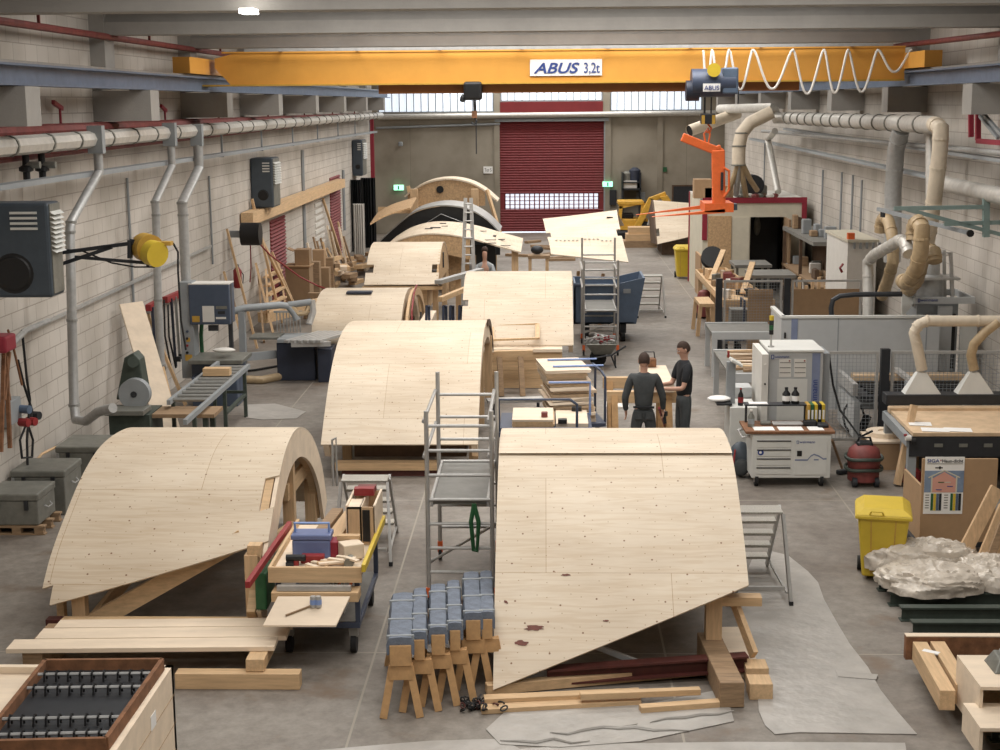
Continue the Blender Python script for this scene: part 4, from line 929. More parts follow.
# hose reel, extinguisher, boxes, pile
p = aX(250, 234, -7.0); r = thing('hose_reel', 'round black hose reel on the left wall with a thin red hose', 'hose reel', tuple(p))
MB().cyl(p+V((-.2, 0, 0)), p+V((.25, 0, 0)), .27, 20).build('drum', 'black', r, smooth=True); MB().box(-7.48, p.x-.1, p.y-.05, p.y+.05, p.z-.08, p.z+.08).build('wall_arm', 'mid_mach', r)
MB().tube([p+V((.1, 0, -.1)), aX(270, 255, -6.6), aX(300, 277, -6), aX(318, 286, -5.6), aX(332, 291, -5.2)], .02, 6).build('hose', 'red', r)
MB().tube([p+V((0, 0, -.2)), aX(251, 268, -7.1), aX(250, 282, -7.2)], .015, 6).build('hose_end', 'red', r)
p = aX(238, 288, -7.3); r = thing('fire_extinguisher', 'red fire extinguisher on the left wall behind the bandsaw', 'extinguisher', tuple(p))
MB().lathe(p, [(.08, 0), (.1, .04), (.1, .42), (.04, .5)], 12).build('bottle', 'red', r, smooth=True); MB().ob(p+V((0, 0, .53)), (.05, .12, .06)).build('valve', 'black', r); MB().tube([p+V((.02, .05, .5)), p+V((.12, .1, .3)), p+V((.1, .1, .1))], .012, 6).build('nozzle_hose', 'black', r)
Q = lambda px, py, Y: aY(px, py, Y)
a, b = Q(286, 294, 41), Q(309, 267, 41)
r = thing('wooden_cabinet', 'brown particle board cabinet in front of the red shutter', 'cabinet', ((a.x+b.x)/2, 41.4, 0)); MB().box(a.x, b.x, 41, 41.7, 0, b.z).build('body', 'card', r); MB().box(a.x-.03, b.x+.03, 40.95, 41.75, b.z, b.z+.04).build('top', 'mdf', r)
a, b2 = Q(296, 265, 41.3), Q(310, 249, 41.3); r = thing('cardboard_box', 'open cardboard box standing on the brown cabinet', 'box', (a.x, 41.3, b.z+.04)); MB().box(a.x, b2.x, 41.1, 41.6, b.z+.04, b2.z).build('carton', 'card', r); MB().ob((a.x-.1, 41.2, b2.z), (.2, .4, .02), rotm(ry=.4)).build('flap', 'card', r)
p = Q(334, 284, 42); r = thing('bucket', 'black bucket on the floor by the timber pile', 'bucket', (p.x, 42, 0)); MB().lathe((p.x, 42, .005), [(.16, 0), (.22, .4), (.2, .4), (.15, .03)], 14).build('shell', 'black', r)
SET = []
def settle(m, base=.0):
    x0, x1 = min(p.x for p in m.v), max(p.x for p in m.v); y0, y1 = min(p.y for p in m.v), max(p.y for p in m.v); z0, z1 = min(p.z for p in m.v), max(p.z for p in m.v)
    t = base
    for (a, b, c, d, z) in SET:
        if a < x1 and b > x0 and c < y1 and d > y0: t = max(t, z)
    for p in m.v: p.z += t-z0+.002
    SET.append((x0, x1, y0, y1, t+z1-z0+.002)); return m
rnd = random.Random(3)
for k in range(34):
    px = rnd.uniform(316, 350); y = rnd.uniform(45, 52); X = rnd.uniform(-7.0, -6.0); lv = k//6
    z = .08+.17*lv; L2 = rnd.uniform(.4, 1.3); ang = rnd.uniform(-.6, .6)
    d = V((sin(ang)*.6, cos(ang), 0))*L2/2; c = V((X+.05*lv*rnd.uniform(-1, 1), y, z))
    if c.x+abs(d.x) > -5.6: c.x = -6.2
    if c.x-abs(d.x) < -7.4: c.x = -6.8
    tag(settle(MB().bar(c-d, c+d, rnd.uniform(.1, .3), .12)).build('offcut', rnd.choice(['pine', 'pinex', 'oldwood', 'ply_plain', 'oldwood'])), 'timber offcut lying in the wood pile at the back of the left wall', 'offcut', 'timber offcuts piled by the left wall')
for k in range(14):
    X = rnd.uniform(-7.25, -6.7); y = 44.5+.55*k
    tag(MB().bar((X+.25, y, .02), (X-.05, y+rnd.uniform(-.3, .3), rnd.uniform(1.0, 1.7)), .14, .05, (1, 0, 0)).build('offcut_board', rnd.choice(['pinez', 'oldwood', 'ply_plain'])), 'upright offcut board standing along the left wall behind the pile', 'offcut', 'upright offcuts along the left wall')
for k, (px, py, Y, s_) in enumerate(((313, 262, 42.5, .35), (322, 268, 43, .4), (318, 250, 44, .35), (328, 258, 44.5, .3))):
    p = Q(px, py, Y); tag(MB().box(p.x-s_/2, p.x+s_/2, Y, Y+s_, 0 if k > 0 else .0, max(.3, p.z)).build('scrap_crate', ['oldwood', 'card', 'mdf', 'oldwood'][k], bev=.01), ['brown scrap crate right of the cardboard box', 'crate of scraps in front of the timber pile', 'tall scrap crate behind the cardboard box', 'crate at the left end of the timber pile'][k], 'crate')
r = thing('trestle', 'low rough wooden trestle beside the black bucket', 'trestle', (Q(324, 290, 39).x, 39, 0))
c = Q(325, 290, 39); MB().box(c.x-.45, c.x+.35, 38.9, 39.1, .55, .68).build('top', 'oldwood', r)
for s_ in (-.4, .3): MB().bar((c.x+s_, 39, .6), (c.x+s_*1.3, 38.8, 0), .09, .06).build('leg', 'oldwood', r)
c = Q(303, 300, 37.5); tag(MB().bar((c.x-.9, 36.6, .35), (c.x+.5, 38.6, .5), .3, .25).build('timber_stack', 'pine'), 'short pale beam lying by the left end of the low plywood shell', 'beam')
# dark tarpaulin and foam rolls at the back left
for k, (px0, px1, y0, y1, Y, m, lab) in enumerate(((352, 361, 180, 248, 57, 'tarp', 'black plastic sheeting hanging at the far left corner'), (362, 375, 178, 240, 58.5, 'tarp', 'dark curtain hanging in front of the red corner column'), (354, 364, 204, 246, 55.5, 'whitep', 'pale slab standing upright in front of the black sheeting'))):
    a, b = Q(px0, y1, Y), Q(px1, y0, Y); z1 = b.z; pts = []; n_ = 18
    f = [(a.x+(b.x-a.x)*i/n_, Y+.06*sin(i*1.9)) for i in range(n_+1)]
    pl = [V((x, y, .01)) for x, y in f]+[V((x, y+.05, .01)) for x, y in f[::-1]]
    tag(MB().prism(pl, (0, 0, z1)).build('hanging_sheet' if m == 'tarp' else 'foam_slab', m), lab, 'sheet' if m == 'tarp' else 'slab')
# metal trunks on a pallet
def trunk(x0, x1, y0, y1, z0, z1, lab):
    r = thing('metal_trunk', lab, 'trunk', ((x0+x1)/2, (y0+y1)/2, z0), group='metal trunks by the left wall')
    MB().box(x0, x1, y0, y1, z0+.002, z1-.1).build('body', 'tin', r, bev=.015); MB().box(x0-.015, x1+.015, y0-.015, y1+.015, z1-.1, z1).build('lid', 'tin', r, bev=.02)
    for k in (.2, .75): MB().box(x0+(x1-x0)*k, x0+(x1-x0)*k+.05, y0-.03, y0-.0, z1-.22, z1-.09).build('clasp', 'steel_dark', r)
    MB().tube([(x1+.01, (y0+y1)/2-.1, z1-.22), (x1+.05, (y0+y1)/2-.08, z1-.25), (x1+.05, (y0+y1)/2+.08, z1-.25), (x1+.01, (y0+y1)/2+.1, z1-.22)], .01, 6).build('handle', 'galv', r)
    MB().box(x0, x0+.04, y0-.012, y0, z0+.01, z1-.1).build('corner_strip', 'galv', r)
fx = fl(52, 531, 0); 
r = thing('pallet', 'wooden pallet under the front metal trunk at the left wall', 'pallet', (-6.9, 19.6, 0))
for y in (18.78, 19.1, 19.42): MB().box(-7.45, -6.66, y, y+.1, 0, .02).box(-7.45, -6.66, y, y+.1, .1, .125).build('deck_board', 'oldwood', r)
for x in (-7.4, -7.1, -6.8): 
    for y in (18.78, 19.1, 19.42): MB().box(x, x+.12, y, y+.1, .02, .1).build('block', 'oldwood', r)
trunk(-7.44, -6.74, 18.8, 19.5, .127, .56, 'front metal trunk of the three stacked by the left wall, on a pallet')
trunk(-7.42, -6.68, 19.75, 20.5, 0, .64, 'taller metal trunk right behind the front one on the pallet')
trunk(-7.3, -6.55, 21.3, 22.1, 0, .62, 'rearmost low metal trunk by the left wall, cables on its front')
tag(MB().tube([aY(12, 474, 19.9), aY(30, 468, 20.1), aY(42, 454, 20.9), aY(56, 447, 21.4)], .02, 6).build('batten', 'pinex'), 'thin pale batten lying bent across the metal trunks', 'batten')
# ---------------------------------------------------------------- foreground, left
def plank3(a, b, za, w_, th, m, lab, name='plank', cat='plank', up=(0, 0, 1), group=None):
    p, q_ = fl(a[0], a[1], za), fl(b[0], b[1], za); p.z = q_.z = za-th/2+.002
    return tag(MB().bar(p, q_, w_, th, up).build(name, m, bev=.004), lab, cat, group)
tag(MB().box(-3.62, -2.4, 13.55, 13.7, 0, .16).build('beam', 'pinex', bev=.005), 'square timber beam lying on the floor under the board stack', 'beam')
c = fl(240, 690, 0); tag(MB().box(-2.93, -2.75, 13.6, 14.25, .165, .29).build('spacer_block', 'pine', bev=.005), 'rough square timber end sticking out under the board stack', 'beam')
for k, (x0, x1, y0, y1) in enumerate(((-5.35, -2.7, 13.78, 14.05), (-5.15, -2.62, 14.07, 14.36), (-5.05, -2.6, 14.38, 14.62))):
    mb_ = MB().box(x0, x1, y0, y1, .292, .34); rc_ = V((-3.9, 14.2, 0)); mb_.v = [rc_+Matrix.Rotation(.035, 3, 'Z') @ (p-rc_) for p in mb_.v]
    tag(mb_.build('board', 'ply_plain', bev=.004), ['front board of the three lying side by side in the left foreground', 'middle board of the three lying side by side in the left foreground', 'rear board of the three lying side by side in the left foreground'][k], 'board', 'boards lying side by side')
tag(MB().box(-5.2, -5.0, 13.8, 14.6, .0, .29).build('spacer_block', 'oldwood'), 'square bearer under the left end of the three boards', 'beam')
o = thing('beam', 'long thin beam with a dark red end behind the three boards', 'beam', (-3.9, 14.75, 0)); MB().box(-5.1, -2.9, 14.68, 14.8, .0, .3).build('timber', 'pinex', o, bev=.005); MB().box(-5.26, -5.1, 14.68, 14.8, .19, .3).build('red_end', 'redwood', o)
MB().cyl((-4.9, 14.66, .24), (-4.9, 14.82, .24), .02, 8).build('bolt', 'steel_dark', o)
# box with the clamp rack in the lower left corner
r = thing('plywood_box', 'large open plywood box in the lower left corner holding a rack of rods', 'box', (-4, 10.8, 0))
zt5 = 1.0; c2 = aX(173, 662, -2.98); bx1 = fl(173, 665, zt5); bx0 = fl(-60, 700, zt5)
x1, y1 = bx1.x, bx1.y; x0, y0 = x1-2.0, y1-1.75
MB().box(x1-.06, x1, y0, y1, 0, zt5).build('side_panel', 'ply_plain', r); MB().box(x0, x0+.04, y0, y1, 0, zt5).build('side_panel', 'ply_plain', r)
MB().box(x0, x1, y1-.06, y1, 0, zt5-.0).build('back_panel', 'ply_plain', r); MB().box(x0, x1, y0, y0+.04, 0, zt5).build('front_panel', 'ply_plain', r)
MB().box(x0+.05, x1-.07, y0+.05, y1-.07, zt5-.10, zt5-.06).build('inner_floor', 'ply_plain', r)
for k in range(3): MB().box(x1-.001, x1+.003, y0, y1, zt5-.25*(k+1)-.006, zt5-.25*(k+1)).build('board_joint', 'ply_edge', r)
MB().box(x1+.001, x1+.004, y1-.75, y1-.6, zt5-.26, zt5-.14).build('paper_label', 'paper', r)
# rack
tr = thing('rod_rack', 'shallow stained wooden tray of threaded rods and hooks lying on the plywood box', 'rack', (x1-.9, y1-.7, zt5))
ca = [fl(45, 660, zt5+.1), fl(162, 659, zt5+.1), fl(106, 738, zt5+.1), fl(-20, 741, zt5+.1)]
for a, b in ((0, 1), (1, 2), (2, 3), (3, 0)):
    p, q_ = ca[a].copy(), ca[b].copy(); p.z = q_.z = zt5+.055; MB().bar(p, q_, .035, .1).build('rim', 'rustwood' if 'rustwood' in MT else 'rust', tr)
bt = [p.copy() for p in ca]
for p in bt: p.z = zt5+.004
MB().prism(bt, (0, 0, .01)).build('tray_bottom', 'steel_dark', tr)
for i, f in enumerate((.16, .34, .72, .9)):
    a = ca[0].lerp(ca[3], f); b = ca[1].lerp(ca[2], f); a.z = b.z = zt5+.075; MB().tube([a, b], .014, 6).build('rod', 'galv', tr)
    for j in range(9):
        u = .08+.1*j+(.02 if j > 5 else 0); c = a.lerp(b, u); hk = MB().tube([c+V((0, -.045, -.05)), c+V((0, -.03, .015)), c+V((0, 0, .03)), c+V((0, .03, .015)), c+V((0, .03, -.05))], .009, 5); hk.build('hook', 'black', tr)
# sawhorses
def make_horse(m_pad=True, wtop=.13):
    t = thing('sawhorse', 'sawhorse', 'sawhorse')
    MB().box(-wtop/2, wtop/2, -.66, .66, .5, .70).build('top_beam', 'horse', t, local=True, bev=.006)
    for s_ in (-1, 1):
        MB().box(-.11, .11, s_*.62-.02, s_*.62+.02, .36, .5).build('gusset', 'horse', t, local=True)
        for a in (-1, 1): MB().bar((a*.075, s_*.58, .5), (a*.17, s_*.66, .0), .055, .07, (1, 0, 0)).build('leg', 'horse', t, local=True, bev=.003)
    ys = [-.64+.128*i for i in range(11)]
    for nm, w_ in (('pad', wtop+.05),):
        m = MB(); rnd = random.Random(5); n_ = 10
        for i, y in enumerate(ys):
            k = rnd.uniform(.97, 1.05); w2 = w_/2*k
            for (x, z) in ((-w2, .60), (-w2*1.02, .70), (-w2*.8, .765), (0, .775), (w2*.8, .765), (w2*1.02, .70), (w2, .60), (w2-.015, .60), (0, .705), (-w2+.015, .60)): m.v.append(V((x, y, z+rnd.uniform(-.004, .004))))
        for i in range(10):
            for k in range(10): a = i*10+k; b = i*10+(k+1) % 10; m.f.append((a, b, b+10, a+10))
        m.f.append(tuple(range(10))); m.f.append(tuple(range(100, 110)))
        pd = m.build('foil_pad', 'pad', t, local=True, smooth=True)
        for y in (-.60, -.15, .38): MB().box(-w_/2-.004, w_/2+.004, y, y+.03, .72, .781).build('tape_strip', 'mid_mach', pd, local=True, bev=.01)
    return t
hs = [((400, 640), (403, 591), .2, 'wide blue-padded sawhorse at the left end of the row, nearest the tool trolley'), ((419, 636), (420, 585), .1, 'second padded sawhorse from the left in the row'), ((438, 631), (438, 581), .13, 'third padded sawhorse from the left in the row'),
      ((455, 627), (453, 577), .1, 'fourth padded sawhorse from the left, one leg splayed right'), ((473, 614), (471, 571), .14, 'fifth padded sawhorse, dark beam end under its pad'), ((487, 612), (486, 571), .1, 'last padded sawhorse, partly behind the right plywood shell')]
H0 = {}
for n_, f, w_, lab in hs:
    p, q_ = fl(*n_, .77), fl(*f, .77); L_2 = (q_-p).length; c = (p+q_)/2; ang = math.atan2(q_.y-p.y, q_.x-p.x)-pi/2
    if w_ not in H0: h = make_horse(wtop=w_); H0[w_] = h; h.location = (c.x, c.y, 0); h.rotation_euler = (0, 0, ang); h['label'] = lab; h['group'] = 'padded sawhorses'
    else: dup(H0[w_], (c.x, c.y, 0), ang, lab, 'padded sawhorses')
# chain on the floor
r = thing('chain', 'heap of black chain lying on the floor by the right plywood shell', 'chain', tuple(fl(480, 708, 0))); rnd = random.Random(2)
for k in range(46):
    c = fl(462+rnd.uniform(0, 44), 704+rnd.uniform(0, 14)*(.3+k/60), .0)+V((0, 0, rnd.uniform(.02, .07))); R = rotm(rnd.uniform(-1.2, 1.2), rnd.uniform(-.5, .5), rnd.uniform(0, 3))
    MB().tube([c+R @ V((.03*cos(a)*1.4, .02*sin(a), 0)) for a in [2*pi*i/8 for i in range(9)]], .008, 5, cap=False).build('link', 'black' if k % 7 else 'redwood', r)
# timbers under the right shell
o = thing('steel_beam', 'dark red steel beam lying under the right plywood shell', 'beam', (1.0, 14.6, 0))
a, b = fl(547, 668, .2), fl(747, 654, .24); a.z = .19; b.z = .23; MB().bar(a, b, .14, .02).bar(a-V((0, 0, .07)), b-V((0, 0, .07)), .02, .14).bar(a-V((0, 0, .14)), b-V((0, 0, .14)), .14, .02).build('web', 'redwood', o)
plank3((486, 684), (751, 660), .11, .1, .1, 'pinex', 'orange-brown timber beam crossing under the right plywood shell', 'beam', 'beam')
plank3((484, 697), (640, 690), .09, .12, .085, 'pinex', 'pale batten on the floor under the right plywood shell, rear one', 'batten', 'batten')
plank3((481, 707), (640, 698), .05, .13, .05, 'pinex', 'pale batten on the floor in front of the rear batten', 'batten', 'batten')
plank3((640, 706), (722, 700), .06, .1, .06, 'pinex', 'foil-covered batten right of the two pale ones', 'batten', 'batten')
o = plank3((580, 693), (700, 688), .14, .08, .06, 'pinex', 'notched batten behind the pale battens', 'batten', 'batten')
tag(MB().bar((1.66, 14.5, .13), (1.74, 13.15, .13), .23, .25).build('beam', 'oldwood', bev=.01), 'heavy square timber pointing towards the camera, dusty, right of the shell', 'beam')
tag(MB().bar((1.9, 14.5, .28), (2.05, 13.6, .28), .16, .05).build('plank', 'pine'), 'plank lying along the heavy square timber, right side', 'plank') if False else None
tag(MB().bar((1.95, 15.2, .03), (2.02, 13.9, .03), .25, .05).build('plank', 'ply_plain'), 'short board on the floor right of the heavy square timber', 'plank')
for k, (x, y) in enumerate(((1.95, 13.75), (1.93, 13.35))): tag(MB().box(x, x+.22, y, y+.25, 0, .16).build('timber_block', 'pine', bev=.005), ['timber block right of the heavy timber, rear one', 'timber block right of the heavy timber, front one'][k], 'block')
# plastic film on the floor
def film(pts, lab, z=.004, name='plastic_film', m='film', th=.006):
    P = [fl(px, py, 0) for px, py in pts]; P = [V((p.x, p.y, z)) for p in P]
    tag(MB().prism(P, (0, 0, th)).build(name, m), lab, 'film')
film([(752, 560), (772, 552), (788, 556), (808, 572), (818, 583), (824, 600), (838, 625), (850, 645), (868, 668), (880, 690), (897, 712), (917, 735), (800, 733), (775, 735), (765, 726), (759, 712), (757, 690), (756, 665), (748, 640), (735, 600)], 'long pale plastic film spread on the floor right of the right plywood shell')
film([(486, 730), (510, 708), (560, 704), (640, 706), (722, 690), (728, 700), (734, 722), (640, 742), (560, 748), (500, 745)], 'crumpled pale film on the floor in front of the right plywood shell')
film([(300, 752), (380, 745), (430, 741), (500, 739), (520, 749), (600, 744), (740, 742), (905, 743), (908, 760), (300, 765)], 'strip of pale film across the very bottom of the view', .001, th=.002)
film([(246, 405), (275, 404), (306, 412), (296, 419), (262, 420), (246, 418)], 'small pale sheet on the floor behind the left plywood shell')
film([(836, 672), (878, 676), (876, 681), (838, 678)], 'small white strip of paper on the long film', .012)
rnd = random.Random(9)
for k in range(4):
    a = fl(500+50*k, 742-6*k, 0); pts = [a+V((.16*j, .05*rnd.uniform(-1, 1)+.05*j*(k % 2), .018)) for j in range(6)]
    tag(MB().tube(pts, [.004, .014, .02, .018, .012, .004], 6).build('film_fold', 'film', smooth=True), 'raised fold of film in front of the right plywood shell', 'fold', 'film folds')
# tool trolley
r = thing('tool_trolley', 'navy steel trolley crowded with tools and timber beside the left plywood shell', 'trolley', (-2.55, 15.4, 0))
a = fl(289, 650); b = fl(353, 656); x0, x1, y0 = a.x, b.x+.02, 14.45; y1 = y0+1.7
MB().box(x0-.1, x1+.06, y0, y1, .3, .36).build('deck', 'blue_frame', r, bev=.006); MB().box(x0-.06, x1+.02, y0+.03, y1-.03, .361, .366).build('deck_board', 'deskgrey', r)
for x in (x0-.06, x1+.04):
    for y in (y0+.03, y1-.03): MB().box(x-.025, x+.025, y-.025, y+.025, .36, .88).build('post', 'blue_frame', r)
for x in (x0+.02, x1-.02):
    for y in (y0+.12, y1-.12):
        MB().cyl((x-.03, y, .1), (x+.03, y, .1), .098, 16).build('wheel', 'rubber', r, smooth=True); MB().box(x-.045, x+.045, y-.04, y+.04, .18, .3).build('fork', 'steelplate', r)
zt6 = .88; tx0, tx1 = x0-.14, x1+.1
MB().box(tx0, tx1, y0-.05, y1, zt6, zt6+.03).build('top_board', 'ply_plain', r); MB().box(tx0, tx1, y0-.09, y0-.05, zt6-.06, zt6+.1).build('front_rim', 'pinex', r)
MB().box(tx0, tx0+.03, y0-.05, y1, zt6+.03, zt6+.1).build('side_rim', 'pine', r); 
def on(x, y): return V((tx0+(tx1-tx0)*x, y0+1.7*y, zt6+.031))
tag(MB().bar((tx1+.03, y0-.15, zt6+.11), (tx1+.05, y1-.1, zt6+.13), .04, .08).build('spirit_level', 'yellow', bev=.004), 'long yellow spirit level along the right edge of the tool trolley', 'level')
tag(MB().bar((tx0-.16, y0-.35, zt6-.0), (tx0-.02, y1-.35, zt6+.14), .05, .07).build('straightedge', 'red', bev=.004), 'long red straightedge along the left edge of the tool trolley', 'level')
tag(MB().box(tx0-.2, tx0-.08, y0+.2, y0+.7, .42, .82).build('green_bin', 'green', bev=.02), 'green plastic bin hanging at the left side of the tool trolley', 'bin')
o = thing('toolbox', 'blue plastic tool case with a carrying handle on the tool trolley', 'toolbox', tuple(on(.4, .3)))
p = on(.38, .32); MB().box(p.x-.2, p.x+.2, p.y-.12, p.y+.12, p.z, p.z+.2).build('case', 'toolbox', o, bev=.02); MB().box(p.x-.21, p.x+.21, p.y-.13, p.y+.13, p.z+.2, p.z+.26).build('lid', 'toolbox', o, bev=.015)
MB().tube([p+V((-.18, 0, .24)), p+V((-.18, -.02, .36)), p+V((.18, -.02, .36)), p+V((.18, 0, .24))], .016, 8).build('handle', 'lightblue', o)
p = on(.42, .17); tag(MB().box(p.x-.12, p.x+.12, p.y-.05, p.y+.05, p.z, p.z+.09).build('red_case', 'red', bev=.01), 'small flat red case in front of the blue tool case', 'case')
p = on(.62, .33); tag(MB().box(p.x-.05, p.x+.05, p.y-.1, p.y+.1, p.z, p.z+.17).build('red_box', 'redtrim', bev=.01), 'upright dark red box right of the blue tool case', 'box')
o = thing('wooden_box', 'tall open wooden box with compartments at the right back of the tool trolley', 'box', tuple(on(.85, .8)))
p = on(.87, .75); wx, wy, hz = .3, .7, .42
MB().box(p.x-wx/2, p.x+wx/2, p.y-wy/2, p.y-wy/2+.02, p.z, p.z+hz).build('front_panel', 'pinez', o); MB().box(p.x-wx/2, p.x+wx/2, p.y+wy/2-.02, p.y+wy/2, p.z, p.z+hz).build('back_panel', 'pinez', o)
for s_ in (-1, 1): MB().box(p.x+s_*wx/2-.012, p.x+s_*wx/2+.012, p.y-wy/2, p.y+wy/2, p.z, p.z+hz+.02).build('side_panel', 'ply_plain', o)
MB().box(p.x-.01, p.x+.01, p.y-wy/2, p.y+wy/2, p.z, p.z+hz).build('divider', 'ply_plain', o); MB().box(p.x+.02, p.x+.1, p.y-wy/2-.015, p.y-wy/2, p.z+.04, p.z+hz-.03).build('dark_slot', 'black', o)
MB().box(p.x-wx/2, p.x, p.y-wy/2, p.y, p.z+hz-.02, p.z+hz).build('cover', 'ply_plain', o)
tag(MB().box(p.x-.12, p.x+.1, p.y+.05, p.y+.16, p.z+hz+.02, p.z+hz+.1).build('red_box', 'red'), 'red carton lying on top of the tall wooden box', 'box')
tag(MB().box(p.x-.1, p.x+.1, p.y+.24, p.y+.33, p.z+hz+.02, p.z+hz+.08).build('red_box', 'redpipe'), 'second red carton behind the first on the wooden box', 'box')
p = on(.80, .33); tag(MB().box(p.x-.14, p.x+.1, p.y-.03, p.y+.05, p.z, p.z+.22).build('small_crate', 'pinex', bev=.004), 'low wooden crate in front of the tall wooden box on the trolley', 'crate')
for k, (x, m, h, w_) in enumerate(((.38, 'oldwood', .14, .13), (.56, 'pine', .12, .16))):
    p, q_ = on(x, .5), on(x+.08, 1.12); p.z = q_.z = zt6+.031+h/2; tag(MB().bar(p, q_, w_, h).build('squared_timber', m, bev=.005), ['grey weathered timber on the tool trolley behind the blue case', 'pale timber strip beside the grey weathered one on the trolley'][k], 'timber')
rnd = random.Random(4)
for k in range(7):
    p = on(.45+.07*k, .07+.03*(k % 3)); d = V((rnd.uniform(.06, .14), rnd.uniform(-.08, .08), .0)); p.z += .02+.012*k
    tag(MB().bar(p-d, p+d, .05, .02).build('wood_scrap', 'ply_plain'), 'small wood scrap lying at the front of the tool trolley', 'scrap', 'wood scraps on the tool trolley')
p = on(.72, .22); tag(MB().bar(p+V((0, 0, .1)), p+V((.2, .1, .1)), .2, .16).build('wood_block', 'ply_plain', bev=.01), 'pale cut block beside the small crate on the trolley', 'block')
o = thing('hammer', 'dark-headed mallet lying at the front right of the tool trolley', 'mallet', tuple(on(.82, .08))); p = on(.84, .1); MB().cyl(p+V((0, -.07, .05)), p+V((0, .09, .05)), .05, 12).build('head', 'tin', o); MB().bar(p+V((-.04, 0, .05)), p+V((-.34, .0, .03)), .05, .045).build('handle', 'pinex', o, bev=.01)
p = on(.25, .12); o = thing('cordless_drill', 'black and red cordless tool at the front left of the trolley', 'drill', tuple(p)); MB().cyl(p+V((-.1, 0, .08)), p+V((.1, 0, .08)), .035, 10).build('motor_body', 'black', o); MB().box(p.x-.02, p.x+.03, p.y-.02, p.y+.02, p.z, p.z+.07).build('grip', 'red', o); MB().box(p.x-.1, p.x-.02, p.y-.05, p.y+.02, p.z, p.z+.04).build('battery', 'steel_dark', o)
tag(MB().box(tx0+.1, tx1-.1, y0-.18, y0-.12, zt6-.12, zt6-.07).build('steel_rule', 'alu'), 'metal level held below the front rim of the tool trolley', 'level')
tag(MB().box(tx0+.05, tx1-.02, y0-.22, y0+.004, zt6-.22, zt6-.125).build('batten', 'pinex'), 'pale batten clamped under the metal level on the trolley front', 'batten')
# tilted plywood plate on the front
p1, p2, p3, p4 = aY(263, 627, 13.9), aY(336, 627, 13.9), aY(350, 598, 14.22), aY(278, 598, 14.22)
tag(MB().prism([p1, p2, p3, p4], (0, .0, .018)).build('plywood_plate', 'ply_plain'), 'pale plywood plate sloping off the front of the tool trolley', 'plate')
for k, px in enumerate((310.5, 316)):
    t_ = .62; b0 = p1.lerp(p4, t_).lerp(p2.lerp(p3, t_), (px-268)/75); b0.z += .02
    o = thing('spray_can', 'small silver can, %s one of a pair standing on the plywood plate' % ['left', 'right'][k], 'can', tuple(b0), group='silver cans'); MB().lathe(b0, [(.03, 0), (.032, .01), (.032, .1), (.026, .115)], 12).build('can', 'alu', o, smooth=True); MB().lathe(b0, [(.0335, .03), (.0335, .08)], 12).build('label_band', 'lightblue', o)
b0 = p1.lerp(p4, .3).lerp(p2.lerp(p3, .3), .25)+V((0, 0, .028)); b1 = p1.lerp(p4, .65).lerp(p2.lerp(p3, .65), .55)+V((0, 0, .028)); tag(MB().bar(b0, b1, .02, .015).build('thin_stick', 'oldwood'), 'thin brown stick lying on the sloping plywood plate', 'stick')
for k in range(7):
    x = x1-.30+.045*k; tag(MB().bar((x-.1, y0+.15, .41), (x+.02, y0+1.2, .62+.015*k), .025, .02).build('bar_clamp', ['alu', 'steelplate', 'orange'][k % 3]), 'bar clamp on the lower deck of the tool trolley', 'clamp', 'bar clamps on the trolley deck')
tag(MB().box(x0+.15, x1-.32, y0+.1, y0+.6, .368, .47).build('red_case', 'redpipe', bev=.02), 'flat red case on the lower deck of the tool trolley', 'case')
# scaffold towers
def scaffold(xf, xb, yf, yb, X1, hf, hb, zpl, lab, rungs, dx=0):
    r = thing('scaffold_tower', lab, 'scaffold', ((xf+X1)/2, (yf+yb)/2, 0)); R_ = .026
    for x, y, h in ((xf, yf, hf), (X1, yf, hf), (xf, yb, hb), (X1, yb, hb)):
        MB().cyl((x, y, .22), (x, y, h), R_, 10).build('upright', 'alu', r, smooth=True)
        MB().cyl((x-.02, y, .07), (x+.02, y, .07), .07, 14).build('caster', 'rubber', r); MB().box(x-.03, x+.03, y-.03, y+.03, .1, .24).build('caster_fork', 'orange', r)
    for y in (yf, yb):
        for z in rungs: MB().cyl((xf, y, z), (X1, y, z), .019, 8).build('rung', 'alu', r, smooth=True)
    for x in (xf, X1):
        for z in (zpl+.55, zpl+.95): MB().cyl((x-.03, yf, z), (x-.03, yb, z), .022, 8).build('guard_rail', 'alu', r)
    if zpl: 
        pl = MB().box(xf+.06, X1-.06, yf+.02, yb-.02, zpl, zpl+.05).build('platform', 'deskgrey', r); MB().box(xf+.03, xf+.06, yf, yb, zpl-.02, zpl+.08).build('platform_edge', 'alu', pl); MB().box(X1-.06, X1-.03, yf, yb, zpl-.02, zpl+.08).build('platform_edge', 'alu', pl)
        MB().cyl((xf, yf+.1, .5), (X1, yb-.1, .5), .018, 8).build('diagonal_brace', 'alu', r)
    return r
sf = scaffold(-1.32, -1.32, 15.95, 17.75, -.60, 2.27, 2.38, 1.2, 'aluminium rolling scaffold tower between the two foreground plywood shells', [.42+.28*k for k in range(7)])
g = aY(474, 504, 15.9); tag(MB().tube([g, g+V((-.035, -.02, -.2)), g+V((-.01, -.02, -.52)), g+V((.03, -.02, -.53)), g+V((.05, -.02, -.2)), g], [.028]*6, 6).build('green_sling', 'green'), 'dark green webbing sling hanging from the scaffold platform', 'sling')
x0, x1 = aY(583, 300, 33.6).x, aY(616.5, 300, 33.6).x
scaffold(x0, x0, 32.9, 34.6, x1, 2.15, 2.5, .98, 'second aluminium scaffold tower in front of the blue skip', [.3+.36*k for k in range(6)])
